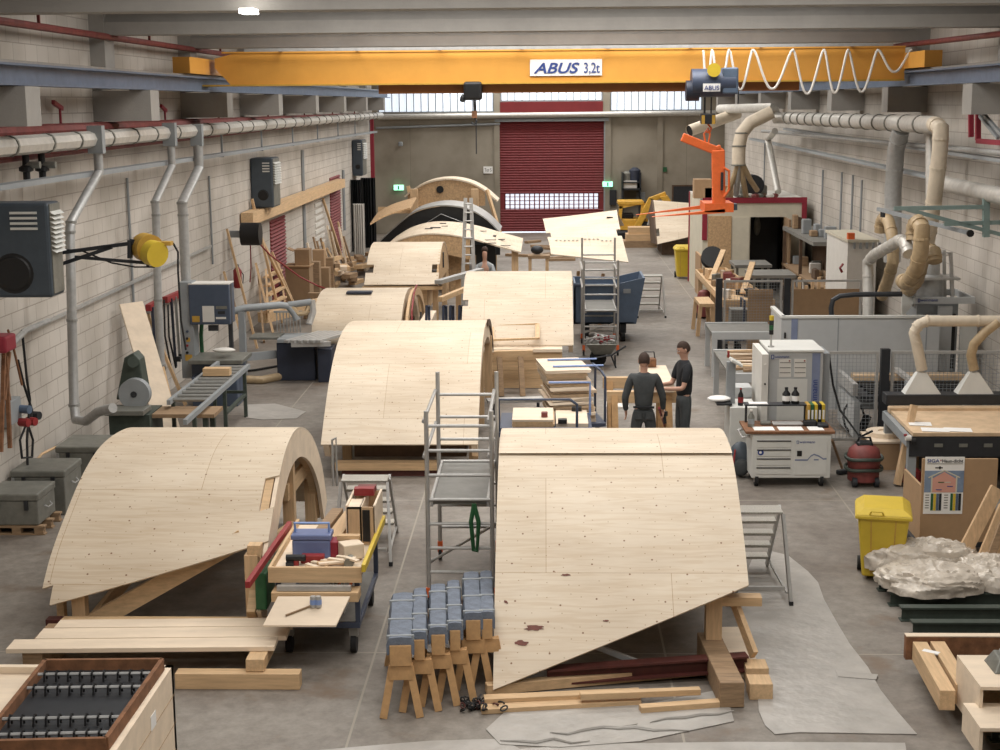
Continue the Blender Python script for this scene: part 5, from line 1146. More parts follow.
# step platforms
def make_steps():
    t = thing('step_platform', 'x', 'steps'); w_ = .29; h = 1.0
    MB().box(-w_, w_, -.16, .14, h-.03, h).build('top_tread', 'chk', t, local=True, bev=.005)
    for k in range(4): y = .16+.18*k; z = h-.2*(k+1); MB().box(-w_+.02, w_-.02, y, y+.2, z-.03, z).build('tread', 'chk', t, local=True)
    for s_ in (-1, 1):
        MB().bar((s_*w_, .1, h-.02), (s_*w_, .98, 0), .03, .08).build('stringer', 'alu', t, local=True)
        MB().bar((s_*w_, -.14, h-.03), (s_*(w_+.06), -.5, 0), .035, .05).build('support_leg', 'alu', t, local=True)
        MB().bar((s_*(w_+.03), -.4, .12), (s_*w_, .85, .12), .025, .025).build('side_strut', 'alu', t, local=True)
        MB().bar((s_*(w_+.06), -.5, .0), (s_*(w_+.06), -.49, .05), .045, .06).build('rubber_foot', 'rubber', t, local=True)
    MB().box(-w_, w_, -.42, -.39, .16, .2).build('cross_strut', 'alu', t, local=True)
    return t
s1 = make_steps(); p = fl(792, 606); s1.location = (p.x-.36, p.y+.5, 0); s1['label'] = 'aluminium step platform right of the right plywood shell, standing on the film'; s1['group'] = 'step platforms'
p = fl(390, 566); s2 = dup(s1, (p.x-.34, p.y+.5, 0), 0, 'aluminium step platform with a handrail behind the tool trolley')
MB().tube([aY(333, 486, p.y+.4), aY(332, 440, p.y+.4), aY(336, 438, p.y+.4), aY(337, 486, p.y+.45)], .016, 8).build('handrail', 'alu', s2)
p = fl(664, 318); s3 = dup(s1, (p.x-.33, p.y+.5, 0), 0, 'far aluminium step platform right of the blue skip')
s3.scale = (1.05, 1.05, 1.08)
# upright ladder far
r = thing('ladder', 'tall aluminium ladder standing upright before the wide plywood shells', 'ladder', tuple(fl(466, 292)))
for a, b in (((463, 277), (465.5, 198)), ((474, 275), (471, 198))): MB().bar(aY(*a, 41.5), aY(*b, 41.8), .1, .05).build('rail', 'alu', r)
for k in range(9): a = aY(463.5+.2*k, 272-8.5*k, 41.6); b = aY(473.7-.25*k, 272-8.5*k, 41.6); MB().cyl(a, b, .025, 6).build('rung', 'alu', r)
a, b = aY(463, 277, 41.5), aY(474, 275, 41.5)
for p in (a, b): MB().bar((p.x, 41.5, 0), (p.x, 41.5, p.z+.05), .1, .05).build('rail', 'alu', r)
# ---------------------------------------------------------------- people
def skin_mesh(name, verts, edges, radii, m, parent, sub=2):
    me = bpy.data.meshes.new('s'); me.from_pydata([tuple(v) for v in verts], edges, []); me.update()
    o = bpy.data.objects.new('s', me); COL.objects.link(o)
    sk = o.modifiers.new('skin', 'SKIN'); sk.use_smooth_shade = True; sk.branch_smoothing = .4
    if not me.skin_vertices: 
        import bmesh
        b = bmesh.new(); b.from_mesh(me); b.verts.layers.skin.verify(); b.to_mesh(me); b.free()
    for i, r_ in enumerate(radii):
        rr = r_ if isinstance(r_, tuple) else (r_, r_)
        me.skin_vertices[0].data[i].radius = rr
    me.skin_vertices[0].data[0].use_root = True
    ss = o.modifiers.new('sub', 'SUBSURF'); ss.levels = sub; ss.render_levels = sub
    bpy.context.view_layer.update()
    nm = bpy.data.meshes.new_from_object(o.evaluated_get(bpy.context.evaluated_depsgraph_get()))
    bpy.data.objects.remove(o)
    inv = wmat(parent).inverted(); nm.transform(inv)
    for p in nm.polygons: p.use_smooth = True
    nm.materials.clear(); nm.materials.append(MT[m]); r_ = bpy.data.objects.new(name, nm); COL.objects.link(r_); r_.parent = parent; return r_
def person(label, loc, face, J, sleeves, top, trousers, boots='black', hairm='hair', hk=1.0):
    """J: joints in a local frame (x right of the figure, y forward, z up); face = heading angle of +y"""
    root = thing('person', label, 'person', loc, 0)
    R = Matrix.Rotation(face, 3, 'Z'); W = lambda p: V(loc)+R @ V(p)
    n = {k: i for i, k in enumerate(J)}; vs = [W(J[k][0]) for k in J]; rad = [J[k][1] for k in J]
    E_ = [('pelvis', 'waist'), ('waist', 'chest'), ('chest', 'neck0'), ('neck0', 'neck1'), ('neck1', 'head0'), ('head0', 'head1'), ('head1', 'head2')]
    for s_ in 'lr': E_ += [('pelvis', s_+'hip'), (s_+'hip', s_+'knee'), (s_+'knee', s_+'ankle'), (s_+'ankle', s_+'toe'), ('chest', s_+'sho'), (s_+'sho', s_+'elb'), (s_+'elb', s_+'wri'), (s_+'wri', s_+'palm')]
    E_ = [(n[a], n[b]) for a, b in E_]
    for s_, sg_ in (('l', -1), ('r', 1)):      # hands: four fingers and a thumb
        wv, pv = J[s_+'wri'][0], J[s_+'palm'][0]; d = (V(pv)-V(wv)).normalized(); side = d.cross(V((sg_, 0, 0))).normalized() if abs(d.x) < .9 else V((0, 1, 0)); nrm = side.cross(d).normalized()
        for k in range(4):
            b = V(pv)+side*(.027-.018*k)+d*.012; Lf = (.075, .085, .08, .062)[k]
            m1 = b+d*Lf*.5+nrm*.006*(-sg_); m2 = b+d*Lf*.85+nrm*.028*(-sg_)
            i = len(vs); vs += [W(b), W(m1), W(m2)]; rad += [.0105, .0092, .0078]; E_ += [(n[s_+'palm'], i), (i, i+1), (i+1, i+2)]
        b = V(wv).lerp(V(pv), .45)+side*.03; m1 = b+side*.028+d*.03; m2 = m1+d*.03+side*.006
        i = len(vs); vs += [W(b), W(m1), W(m2)]; rad += [.014, .0115, .0095]; E_ += [(n[s_+'palm'], i), (i, i+1), (i+1, i+2)]
    body = skin_mesh('body', vs, E_, rad, 'skin', root)
    h0, h1 = V(J['head0'][0]), V(J['head1'][0]); fw = V(J['gaze'][0])-h1 if 'gaze' in J else V((0, 1, 0)); 
    return root, body, W, n
def figure(label, loc, face, height, arms, gaze, sleeves, top, trousers, top_label=None):
    k = height/1.8; z = lambda v: v*k
    J = {'pelvis': ((0, 0, z(.98)), (.115, .085)), 'waist': ((0, .0, z(1.12)), (.105, .08)), 'chest': ((0, .0, z(1.36)), (.115, .09)), 'neck0': ((0, -.01, z(1.50)), .062), 'neck1': ((0, .0, z(1.55)), .055),
         'head0': ((0, .02, z(1.615)), (.068, .082)), 'head1': ((0, .02, z(1.68)), (.074, .094)), 'head2': ((0, .012, z(1.735)), (.062, .078))}
    for s_, sg_ in (('l', -1), ('r', 1)):
        J[s_+'hip'] = ((sg_*.095, 0, z(.90)), .075); J[s_+'knee'] = ((sg_*.12, .02, z(.5)), .058); J[s_+'ankle'] = ((sg_*.13, -.01, z(.09)), .042); J[s_+'toe'] = ((sg_*.15, .15, z(.045)), (.042, .035))
        a = arms[s_]; J[s_+'sho'] = ((sg_*.185, 0, z(1.455)), .052); J[s_+'elb'] = (a[0], .044); J[s_+'wri'] = (a[1], (.028, .024)); d = (V(a[1])-V(a[0])).normalized(); J[s_+'palm'] = (tuple(V(a[1])+d*.075), (.036, .02))
    root, body, W, n = person(label, loc, face, J, sleeves, top, trousers)
    # clothes: slightly larger shells that follow the body
    g = lambda p, r_: (W(p), r_)
    P = [g((0, 0, z(.90)), (.155, .15)), g((0, 0, z(1.12)), (.155, .145)), g((0, 0, z(1.32)), (.175, .155)), g((0, -.005, z(1.48)), (.125, .1)), g((0, -.005, z(1.53)), (.075, .07))]
    E_ = [(0, 1), (1, 2), (2, 3), (3, 4)]
    for s_, sg_ in (('l', -1), ('r', 1)):
        sh, el, wr = V(J[s_+'sho'][0]), V(J[s_+'elb'][0]), V(J[s_+'wri'][0]); i = len(P); P += [g(sh, .085)]; E_ += [(2, i)]
        if sleeves == 'long': P += [g(sh.lerp(el, .55), .066), g(el, .06), g(el.lerp(wr, .5), .05), g(el.lerp(wr, .93), .042)]; E_ += [(i, i+1), (i+1, i+2), (i+2, i+3), (i+3, i+4)]
        else: P += [g(sh.lerp(el, .5), .07), g(sh.lerp(el, .8), .066)]; E_ += [(i, i+1), (i+1, i+2)]
    skin_mesh('jacket' if sleeves == 'long' else 'shirt', [p for p, _ in P], E_, [r_ for _, r_ in P], top, root)
    P = [g((0, 0, z(1.04)), (.15, .14)), g((0, 0, z(.92)), (.165, .15))]; E_ = [(0, 1)]
    for s_, sg_ in (('l', -1), ('r', 1)):
        i = len(P); P += [g((sg_*.1, 0, z(.82)), .108), g((sg_*.115, .01, z(.66)), .092), g((sg_*.12, .02, z(.48)), .078), g((sg_*.127, .0, z(.27)), .07), g((sg_*.13, -.01, z(.1)), .066)]; E_ += [(1, i), (i, i+1), (i+1, i+2), (i+2, i+3), (i+3, i+4)]
    skin_mesh('trousers', [p for p, _ in P], E_, [r_ for _, r_ in P], trousers, root)
    for s_, sg_ in (('l', -1), ('r', 1)): skin_mesh('shoe', [W((sg_*.13, -.05, z(.05))), W((sg_*.135, .05, z(.055))), W((sg_*.15, .19, z(.045)))], [(0, 1), (1, 2)], [(.05, .05), (.052, .05), (.045, .04)], 'black', root)
    # head: hair, ears, nose, eyes, mouth on a turned, tilted head
    hc = V((0, .02, z(1.69))); gz = gaze; Rh = Matrix.Rotation(gz[0], 3, 'Z') @ Matrix.Rotation(-gz[1], 3, 'X')
    HH = lambda p: W(hc+Rh @ V(p))
    m = MB().sph((0, 0, 0), 1, 16, (.083, .1, .117)); m.v = [HH(p) for p in m.v]; 
    hd = m.build('head_surface', 'skin', body, smooth=True)
    m = MB(); n_ = 16
    for i in range(9):
        th = pi*.5*i/8*1.36
        for j in range(n_):
            a = 2*pi*j/n_; x = .09*sin(th)*cos(a); y = .108*sin(th)*sin(a); zz = .125*cos(th)
            if y > .05 and zz < .06: y = .05+(y-.05)*.2; 
            if y > .03 and zz < .05: zz = .05+(.05-zz)*0
            m.v.append(HH((x, y-.008, zz+.006)))
    for i in range(8):
        for j in range(n_): a = i*n_+j; b = i*n_+(j+1) % n_; m.f.append((a, b, b+n_, a+n_))
    m.build('hair', 'hair', root, smooth=True)
    m = MB().sph((0, .102, -.018), .016, 8, (.8, 1.2, 1.4)); m.v = [HH(p) for p in m.v]; m.build('nose', 'skin', body, smooth=True)
    for s_ in (-1, 1):
        m = MB().sph((s_*.083, -.005, -.01), .026, 8, (.4, .8, 1.2)); m.v = [HH(p) for p in m.v]; m.build('ear', 'skin', body, smooth=True)
        m = MB().sph((s_*.032, .088, .008), .011, 8); m.v = [HH(p) for p in m.v]; m.build('eye', 'whitep', body, smooth=True)
        m = MB().sph((s_*.032, .097, .008), .0055, 6); m.v = [HH(p) for p in m.v]; m.build('iris', 'black', body, smooth=True)
        m = MB().sph((s_*.032, .092, .028), .018, 6, (1, .4, .2)); m.v = [HH(p) for p in m.v]; m.build('eyebrow', 'hair', body)
    m = MB().sph((0, .09, -.058), .024, 8, (1, .35, .22)); m.v = [HH(p) for p in m.v]; m.build('mouth', 'redpipe', body)
    return root, W
p1_ = fl(643, 471); k_ = 1.8
r1, W1 = figure('person in dark grey overalls seen from behind, standing between trestle and plywood shell', (p1_.x, p1_.y, 0), -.05, 1.84,
    {'l': ((-.285, -.02, 1.16), (-.27, .09, .92)), 'r': ((.29, .02, 1.17), (.30, .16, .93))}, (0, .35), 'long', 'cloth_dk', 'cloth_dk')
MB().bar(W1((-.16, -.125, 1.03)), W1((.16, -.125, 1.03)), .03, .03).build('belt_seam', 'cloth_bk', r1)
for s_ in (-1, 1): MB().box(-.06, .06, -.01, .01, 0, .13).xf(W1((s_*.085, -.125, .84))).build('back_pocket', 'cloth_dk', r1, bev=.008)
p2_ = fl(683, 456)
r2, W2 = figure('person in black t-shirt seen from the side, hands on the workpiece on the trestle', (p2_.x, p2_.y, 0), pi/2+.25, 1.86,
    {'l': ((-.24, .10, 1.15), (-.12, .36, 1.14)), 'r': ((.24, .12, 1.15), (.13, .37, 1.16))}, (0, .45), 'short', 'cloth_bk', 'cloth_dk')
# a dark glove/tool in the right hand of the first person and a red handled lifter
q_ = W1((.31, .2, .86)); o = thing('cordless_tool', 'dark power tool held in the right hand of the person in overalls', 'tool', tuple(q_-V((0, 0, .2))))
MB().bar(q_, q_+V((.05, .22, -.04)), .07, .08).build('motor_body', 'black', o, bev=.01); MB().bar(q_+V((.01, .05, 0)), q_+V((.03, .06, -.16)), .05, .05).build('grip', 'steel_dark', o)
a, b = fl(666, 432, .25), aY(659, 408, 22.9); tag(MB().tube([fl(668, 436, .0)+V((0, 0, .02)), b], .022, 8).build('red_bar', 'red'), 'red bar standing behind the legs of the person in overalls', 'bar')
# crouching person behind the step-roofed panel, far back
p3_ = fl(491, 288); loc = (p3_.x, 41.0, 0)
r3 = thing('person', 'person in grey top bending down beside the upright ladder in the background', 'person', loc)
Wp = lambda x, y, z: V(loc)+V((x, y, z*1.35))
vs = [Wp(0, .1, .35), Wp(0, 0, .6), Wp(0, -.08, .85), Wp(0, -.1, .98), Wp(0, -.12, 1.1), Wp(0, -.12, 1.2), Wp(-.2, -.08, .86), Wp(-.28, -.25, .65), Wp(-.15, -.45, .55), Wp(.2, -.08, .86), Wp(.28, -.25, .65), Wp(.15, -.45, .55), Wp(-.15, .0, .3), Wp(-.2, -.38, .5), Wp(-.2, -.15, .08), Wp(-.2, -.32, .05), Wp(.15, .0, .3), Wp(.2, -.38, .5), Wp(.2, -.15, .08), Wp(.2, -.32, .05)]
sE = [(0, 1), (1, 2), (2, 3), (3, 4), (4, 5), (2, 6), (6, 7), (7, 8), (2, 9), (9, 10), (10, 11), (0, 12), (12, 13), (13, 14), (14, 15), (0, 16), (16, 17), (17, 18), (18, 19)]
sR = [(.15, .12), (.14, .11), (.15, .11), .06, (.075, .09), (.065, .08), .06, .045, .035, .06, .045, .035, .1, .075, .05, .045, .1, .075, .05, .045]
skin_mesh('body', vs, sE, sR, 'skin', r3)
skin_mesh('jacket', vs[:4]+vs[6:12], [(0, 1), (1, 2), (2, 3), (2, 4), (4, 5), (5, 6), (2, 7), (7, 8), (8, 9)], [(.17, .14), (.165, .13), (.17, .13), .07, .08, .065, .045, .08, .065, .045], 'mid_mach', r3)
skin_mesh('trousers', [vs[0]]+vs[12:15]+vs[16:19], [(0, 1), (1, 2), (2, 3), (0, 4), (4, 5), (5, 6)], [(.17, .15), .12, .09, .065, .12, .09, .065], 'cloth_bk', r3)
MB().sph(Wp(0, -.09, 1.2), .1, 12, (.9, 1, .95)).build('hair', 'hair', r3, smooth=True)
# ---------------------------------------------------------------- trestles and workpiece
for k, (y, x0, x1, lab) in enumerate(((23.75, 1.0, 2.15, 'pine trestle in front, between the two standing people'), (25.0, .98, 2.1, 'pine trestle behind, carrying the far end of the workpiece'))):
    o = thing('trestle', lab, 'trestle', ((x0+x1)/2, y, 0), group='pine trestles'); MB().box(x0, x1, y-.06, y+.06, .78, .97).build('top_rail', 'pinex', o, bev=.004)
    for x in (x0+.12, x1-.15):
        for s_ in (-1, 1): MB().bar((x, y+s_*.05, .9), (x+.02, y+s_*.3, 0), .1, .05, (0, 1, 0)).build('leg', 'horse', o)
tag(MB().box(1.62, 2.08, 23.6, 25.3, .972, 1.12).build('workpiece', 'ply_plain', bev=.005), 'pale box-shaped wooden workpiece lying across the pine trestles', 'workpiece')
p = aY(659, 369, 25.1); o = thing('tool_bag', 'orange-brown open tool bag with a handle on the workpiece', 'bag', (p.x, 25.15, 1.122)); MB().box(1.66, 1.9, 25.05, 25.25, 1.122, 1.27).build('bag_body', 'rust', o, bev=.02); MB().tube([(1.68, 25.15, 1.26), (1.7, 25.15, 1.38), (1.86, 25.15, 1.38), (1.88, 25.15, 1.26)], .012, 6).build('handle', 'black', o)
# ---------------------------------------------------------------- sheet stack on its trolley
ps = Matrix.Rotation(.14, 3, 'Z'); sc = V((.40, 24.75, 0)); rnd = random.Random(11)
o = thing('sheet_trolley', 'blue-framed trolley carrying the tall stack of wooden panels', 'trolley', tuple(sc))
m = MB().box(-.5, .5, -.75, .75, .3, .36); m.v = [sc+ps @ p for p in m.v]; m.build('deck', 'blue_frame', o)
for x in (-.38, .38):
    for y in (-.6, .6): c = sc+ps @ V((x, y, .13)); MB().cyl(c-V((.03, 0, 0)), c+V((.03, 0, 0)), .13, 14).build('wheel', 'rubber', o); MB().box(c.x-.04, c.x+.04, c.y-.04, c.y+.04, .18, .3).build('fork', 'steelplate', o)
h = [sc+ps @ V(p) for p in ((.52, -.55, .33), (.52, -.55, 1.1), (.48, -.45, 1.18), (.44, .2, 1.2), (.5, .3, 1.1), (.5, .3, .33))]; MB().tube(h, .022, 8).build('push_handle', 'blue_frame', o, smooth=True)
z = .36
for k in range(15):
    th = .055 if k % 3 else .07; dx, dy = rnd.uniform(-.05, .05)-.01*k+.04, rnd.uniform(-.05, .05); wx = .34+.02*(k % 3)
    m = MB().box(-wx, wx-.02, -.62, .62, 0, th-.008); m.v = [sc+Matrix.Rotation(.14+rnd.uniform(-.03, .03), 3, 'Z') @ (p+V((dx, dy, 0)))+V((0, 0, z)) for p in m.v]; z += th
    tag(m.build('plywood_sheet', ['ply_plain', 'sanded', 'ply_plain'][k % 3]), 'topmost wooden panel of the tall stack, light blue battens on it' if k == 14 else 'flat wooden panel within the tall stack on the blue trolley', 'panel', 'stacked wooden panels')
for k, y in enumerate((-.35, .3)):
    a, b = sc+ps @ V((-.33, y, z+.012)), sc+ps @ V((.52, y-.02, z+.012)); tag(MB().bar(a, b, .06, .02).build('blue_batten', 'lightblue'), ['front light blue batten across the top of the panel stack', 'rear light blue batten across the top of the panel stack'][k], 'batten')
c = fl(600, 398); tag(MB().box(c.x+.05, c.x+.5, 27.0, 27.5, 0, .04).build('pale_board', 'whitep'), 'pale board lying on the floor right of the panel stack', 'board')
# front blue trolley with loose boards
o = thing('blue_cart', 'blue flat cart with curved push handles behind the right plywood shell', 'cart', (0, 23.1, 0))
MB().box(-.72, .72, 22.2, 23.7, .55, .62).build('deck', 'blue_frame', o); MB().box(-.7, .7, 22.18, 22.22, .45, .7).build('side_rail', 'blue_frame', o)
for x in (-.6, .6):
    for y in (22.35, 23.55): MB().box(x-.03, x+.03, y-.03, y+.03, .2, .55).build('leg', 'blue_frame', o); MB().cyl((x-.03, y, .12), (x+.03, y, .12), .12, 14).build('wheel', 'rubber', o)
zz = aY(540, 397, 22.5).z
MB().tube([(-.72, 22.3, .6), (-.72, 22.3, zz), (aY(570, 400, 22.3).x, 22.3, zz), (aY(577, 404, 22.3).x, 22.3, zz-.08), (aY(577, 404, 22.3).x, 22.3, .6)], .022, 8).build('push_handle', 'blue_frame', o, smooth=True)
MB().tube([(.72, 23.6, .6), (.72, 23.6, zz+.02), (.05, 23.6, zz+.02)], .02, 8).build('push_handle', 'lightblue', o, smooth=True)
for k in range(5): tag(MB().box(-.52+.01*(k % 2), .1+.02*(k % 3), 22.35, 23.4-.03*k, .622+.035*k, .652+.035*k).build('board', 'ply_plain' if k == 4 else 'pine'), 'topmost board of the low stack at the left of the blue cart' if k == 4 else 'board in the low stack at the left of the blue cart', 'board', 'boards on the blue cart')
tag(MB().box(.16, .66, 22.5, 23.5, .622, .70).build('board', 'ply_plain'), 'pale cut board with drawings at the right of the blue cart', 'board')
for k, (x, y, w_, lab) in enumerate(((-.02, 22.5, .1, 'small red tool lying on the board stack of the blue cart'), (.26, 22.45, .14, 'black clamp plate at the middle front of the blue cart'), (.5, 23.4, .16, 'black clamp plate at the back right of the blue cart'))):
    zb3 = .80 if k == 0 else .703; tag(MB().box(x-w_/2, x+w_/2, y, y+.12, zb3, zb3+.07).build('clamp_plate', 'redpipe' if k == 0 else 'black', bev=.01), lab, 'tool')
# trestle with a window-like frame lying on the timber block
a, b = aY(492, 328, 30.3), aY(539, 339, 29.9)
c = [aY(492, 341, 29.2), aY(537.5, 339.5, 29.2), aY(537.5, 325, 29.75), aY(492, 327, 29.75)]
o = thing('timber_rectangle', 'flat rectangular wooden frame lying on the shell with the timber block', 'frame', tuple(c[0]))
for i in range(4):
    p, q_ = c[i]+V((0, -.05, .03)), c[(i+1) % 4]+V((0, -.05, .03)); MB().bar(p, q_, .09, .04).build('frame_bar', 'pine', o)
o = thing('trestle', 'timber trestle in front of the boarded block, behind the middle shell', 'trestle', (-.6, 28.3, 0))
a, b = aY(494, 354, 28.5), aY(533, 353, 28.5); MB().bar(a, b, .12, .12).build('top_rail', 'pinex', o)
for x in (b.x-.25, a.x+.1): MB().bar((x, 28.5, a.z), (x+.05, 28.2, 0), .1, .08).build('leg', 'oldwood', o)
r = thing('scaffold_plank', 'long aluminium plank lying behind the middle plywood shell', 'plank', (-.4, 24.5, .4)); a, b = fl(487, 387, .7), fl(548, 385, .7); a.z = b.z = .45
MB().bar(a, b, .3, .05).build('deck', 'alu', r); [MB().box(x, x+.05, a.y-.1, a.y+.1, 0, .43).build('support', 'steel_dark', r) for x in (a.x+.1, b.x-.2)]
# blue skip
YS2 = 34.8; q = lambda px, py: aY(px, py, YS2)
o = thing('skip', 'large blue tipping skip on castors in the middle of the hall', 'skip', (1.6, YS2, 0))
xs = [q(574, 300).x, q(617, 300).x, q(643, 279).x, q(634, 325).x]; zb4, zt4 = q(600, 324).z, q(600, 284).z; zr = q(643, 278).z
MB().prism([V((xs[0], YS2, zb4)), V((xs[3], YS2, zb4)), V((xs[2], YS2, zr)), V((xs[1], YS2, zt4)), V((xs[0], YS2, zt4+.02))], (0, .04, 0)).build('front_wall', 'skip', o)
MB().prism([V((xs[0], YS2+1.4, zb4)), V((xs[3], YS2+1.4, zb4)), V((xs[2], YS2+1.4, zr)), V((xs[1], YS2+1.4, zt4)), V((xs[0], YS2+1.4, zt4+.02))], (0, .04, 0)).build('rear_wall', 'skip', o)
MB().box(xs[0], xs[3], YS2, YS2+1.4, zb4, zb4+.04).build('bottom', 'skip', o); MB().prism([V((xs[3], YS2, zb4)), V((xs[2], YS2, zr)), V((xs[2]+.05, YS2, zr)), V((xs[3]+.05, YS2, zb4))], (0, 1.44, 0)).build('tipping_side', 'skip', o)
MB().box(xs[0], xs[0]+.04, YS2, YS2+1.4, zb4, zt4).build('side_wall', 'skip', o); MB().box(xs[0], xs[1], YS2-.04, YS2, zt4-.06, zt4).build('rim', 'blue_frame', o); MB().box(xs[1]-.03, xs[1]+.03, YS2-.03, YS2, zb4, zt4).build('corner_rib', 'blue_frame', o)
MB().box(xs[1]+.15, xs[1]+.32, YS2-.012, YS2, zt4-.22, zt4-.12).build('plate', 'mid_mach', o)
for x in (xs[0]+.3, xs[3]-.25):
    for y in (YS2+.15, YS2+1.2): MB().cyl((x-.05, y, .14), (x+.05, y, .14), .14, 14).build('castor', 'rubber', o); MB().box(x-.07, x+.07, y-.06, y+.06, .2, zb4).build('castor_fork', 'steel_dark', o)
# wheelbarrow full of clamps
o = thing('wheelbarrow', 'grey wheelbarrow heaped with red and silver clamps', 'wheelbarrow', tuple(fl(603, 368))); Yw = 31.3; q = lambda px, py, d=0: aY(px, py, Yw+d)
t_ = [q(586, 344), q(617, 344), q(611, 355), q(594, 355)]
b0 = len(t_); m = MB(); T0 = [V((t_[0].x, Yw-.1, t_[0].z)), V((t_[1].x, Yw-.1, t_[1].z)), V((t_[1].x, Yw+.6, t_[1].z)), V((t_[0].x, Yw+.6, t_[0].z))]; B0 = [V((t_[3].x, Yw+.05, t_[3].z)), V((t_[2].x, Yw+.05, t_[2].z)), V((t_[2].x, Yw+.45, t_[2].z)), V((t_[3].x, Yw+.45, t_[3].z))]
m.add(T0+B0, [(4, 5, 6, 7), (0, 1, 5, 4), (1, 2, 6, 5), (2, 3, 7, 6), (3, 0, 4, 7)]); ob = m.build('tub', 'tin', o); md = ob.modifiers.new('s', 'SOLIDIFY'); md.thickness = .015
MB().tube([q(594, 358), q(612, 355), q(626, 346)], .02, 6).build('handle', 'steel_dark', o); MB().tube([q(594, 358, .5), q(612, 355, .5), q(626, 346, .5)], .02, 6).build('handle', 'steel_dark', o)
c = q(598, 361, .25); MB().cyl((c.x, Yw+.2, .18), (c.x, Yw+.3, .18), .18, 16).build('wheel', 'rubber', o); MB().tube([q(611, 355), V((q(616, 367).x, Yw, .0))], .02, 6).tube([q(615, 355, .4), V((q(616, 367).x, Yw+.4, 0))], .02, 6).build('leg', 'steel_dark', o)
MB().box(c.x-.15, c.x+.1, Yw+.1, Yw+.4, .2, t_[3].z).build('strut', 'steel_dark', o)
rnd = random.Random(21)
for k in range(26):
    c = V((rnd.uniform(t_[0].x+.12, t_[1].x-.12), Yw+rnd.uniform(.05, .5), t_[0].z+.02+.004*k)); d = V((rnd.uniform(-1, 1), rnd.uniform(-1, 1), rnd.uniform(-.25, .4))).normalized()*rnd.uniform(.1, .22)
    tag(MB().bar(c-d, c+d, .03, .03).build('clamp', ['alu', 'red', 'alu', 'steelplate'][k % 4]), 'red clamp in the heap on the wheelbarrow' if k % 4 == 1 else 'silver clamp in the heap on the wheelbarrow', 'clamp', 'red clamps on the wheelbarrow' if k % 4 == 1 else 'silver clamps on the wheelbarrow')
o = thing('panel_trolley', 'trolley with four blue loop handles behind the middle plywood shell', 'trolley', (-2.0, 31.6, 0))
for k, px in enumerate((425, 442, 449, 458)):
    a, b, c2_ = aY(px, 323, 31.5), aY(px+1.5, 306, 31.5), aY(px+4, 306, 31.9)
    MB().tube([V((a.x, 31.5, .12)), b, c2_, V((c2_.x, 31.9, .12))], .03, 8).build('loop_handle', 'blue_frame', o, smooth=True)
MB().box(-2.45, -1.5, 31.4, 32.2, .08, .14).build('deck', 'steel_dark', o)
for x in (-2.4, -1.55):
    for y in (31.5, 32.1): MB().cyl((x-.02, y, .04), (x+.02, y, .04), .04, 10).build('wheel', 'rubber', o)
for k in range(3): tag(MB().box(-2.78+.02*k, -2.5, 31.6, 33.6, .05+.32*k, .3+.32*k).build('panel_pack', 'pinex' if k % 2 else 'ply_plain'), 'pack of boards between the low shell and the blue handles, %s' % ['lowest', 'middle', 'top'][k], 'board pack')
# ---------------------------------------------------------------- right side: paint booth
YK = 43.0; K = lambda px, py, d=0: aY(px, py, YK+d)
bx0, bx1 = K(702.5, 240).x, 7.5; bz = K(750, 201).z; dx0, dx1 = K(750, 240).x, K(785, 240).x; dz = K(770, 217).z
r = thing('paint_booth', 'large cream booth with dark red edges and a dark open doorway by the right wall', 'booth', ((bx0+bx1)/2, YK+2, 0))
MB().box(bx0, dx0, YK, YK+.1, 0, bz).box(dx1, bx1, YK, YK+.1, 0, bz).box(dx0, dx1, YK, YK+.1, dz, bz).build('front_wall', 'cream', r)
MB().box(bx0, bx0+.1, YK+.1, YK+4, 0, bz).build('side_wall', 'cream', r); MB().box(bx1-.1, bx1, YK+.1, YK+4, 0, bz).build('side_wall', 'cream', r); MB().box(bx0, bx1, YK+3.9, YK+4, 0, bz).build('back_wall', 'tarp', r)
MB().box(bx0, bx1, YK, YK+4, bz, bz+.06).build('roof', 'whitep', r)
MB().box(bx0-.02, bx1+.02, YK-.04, YK, bz-.06, bz+.1).build('edge_trim', 'redtrim', r); MB().box(bx1-.12, bx1+.02, YK-.04, YK, bz-.9, bz-.06).build('edge_trim', 'redtrim', r); MB().box(bx0-.02, bx0+.12, YK-.04, YK, K(702, 240).z, bz-.06).build('edge_trim', 'redtrim', r)
MB().box(bx0-.03, bx0, YK+3.85, YK+4, 0, bz+.05).build('edge_trim', 'redtrim', r)
MB().box(bx0+.15, K(731, 240).x, YK-.06, YK, 0, K(715, 216).z).build('chipboard_panel', 'osb', r); MB().box(bx0-.06, bx0, YK+.0, YK+1.4, 0, 1.2).build('chipboard_panel', 'mdf', r)
MB().box(K(731.5, 240).x, K(749, 240).x, YK-.03, YK, .9, K(740, 217).z).build('sliding_panel', 'cream', r)
MB().bar((dx1+.05, YK-.05, 0), (dx1+.05, YK-.05, 0.01), .1, .01).build('threshold', 'steel_dark', r)
dl = MB().box(dx1-.06, dx1, YK-1.0, YK-.05, .02, dz).build('door_leaf', 'oldwood', r); MB().cyl((dx1-.1, YK-.9, 1.05), (dx1-.06, YK-.9, 1.05), .03, 8).build('door_handle', 'alu', dl)
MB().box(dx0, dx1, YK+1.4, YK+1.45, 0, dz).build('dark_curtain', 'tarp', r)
for k, (px, py) in enumerate(((757, 226),)): MB().sph(K(px, py, 1.2), .22, 10, (.5, .2, 1.3)).build('hanging_bag', 'tin', r)
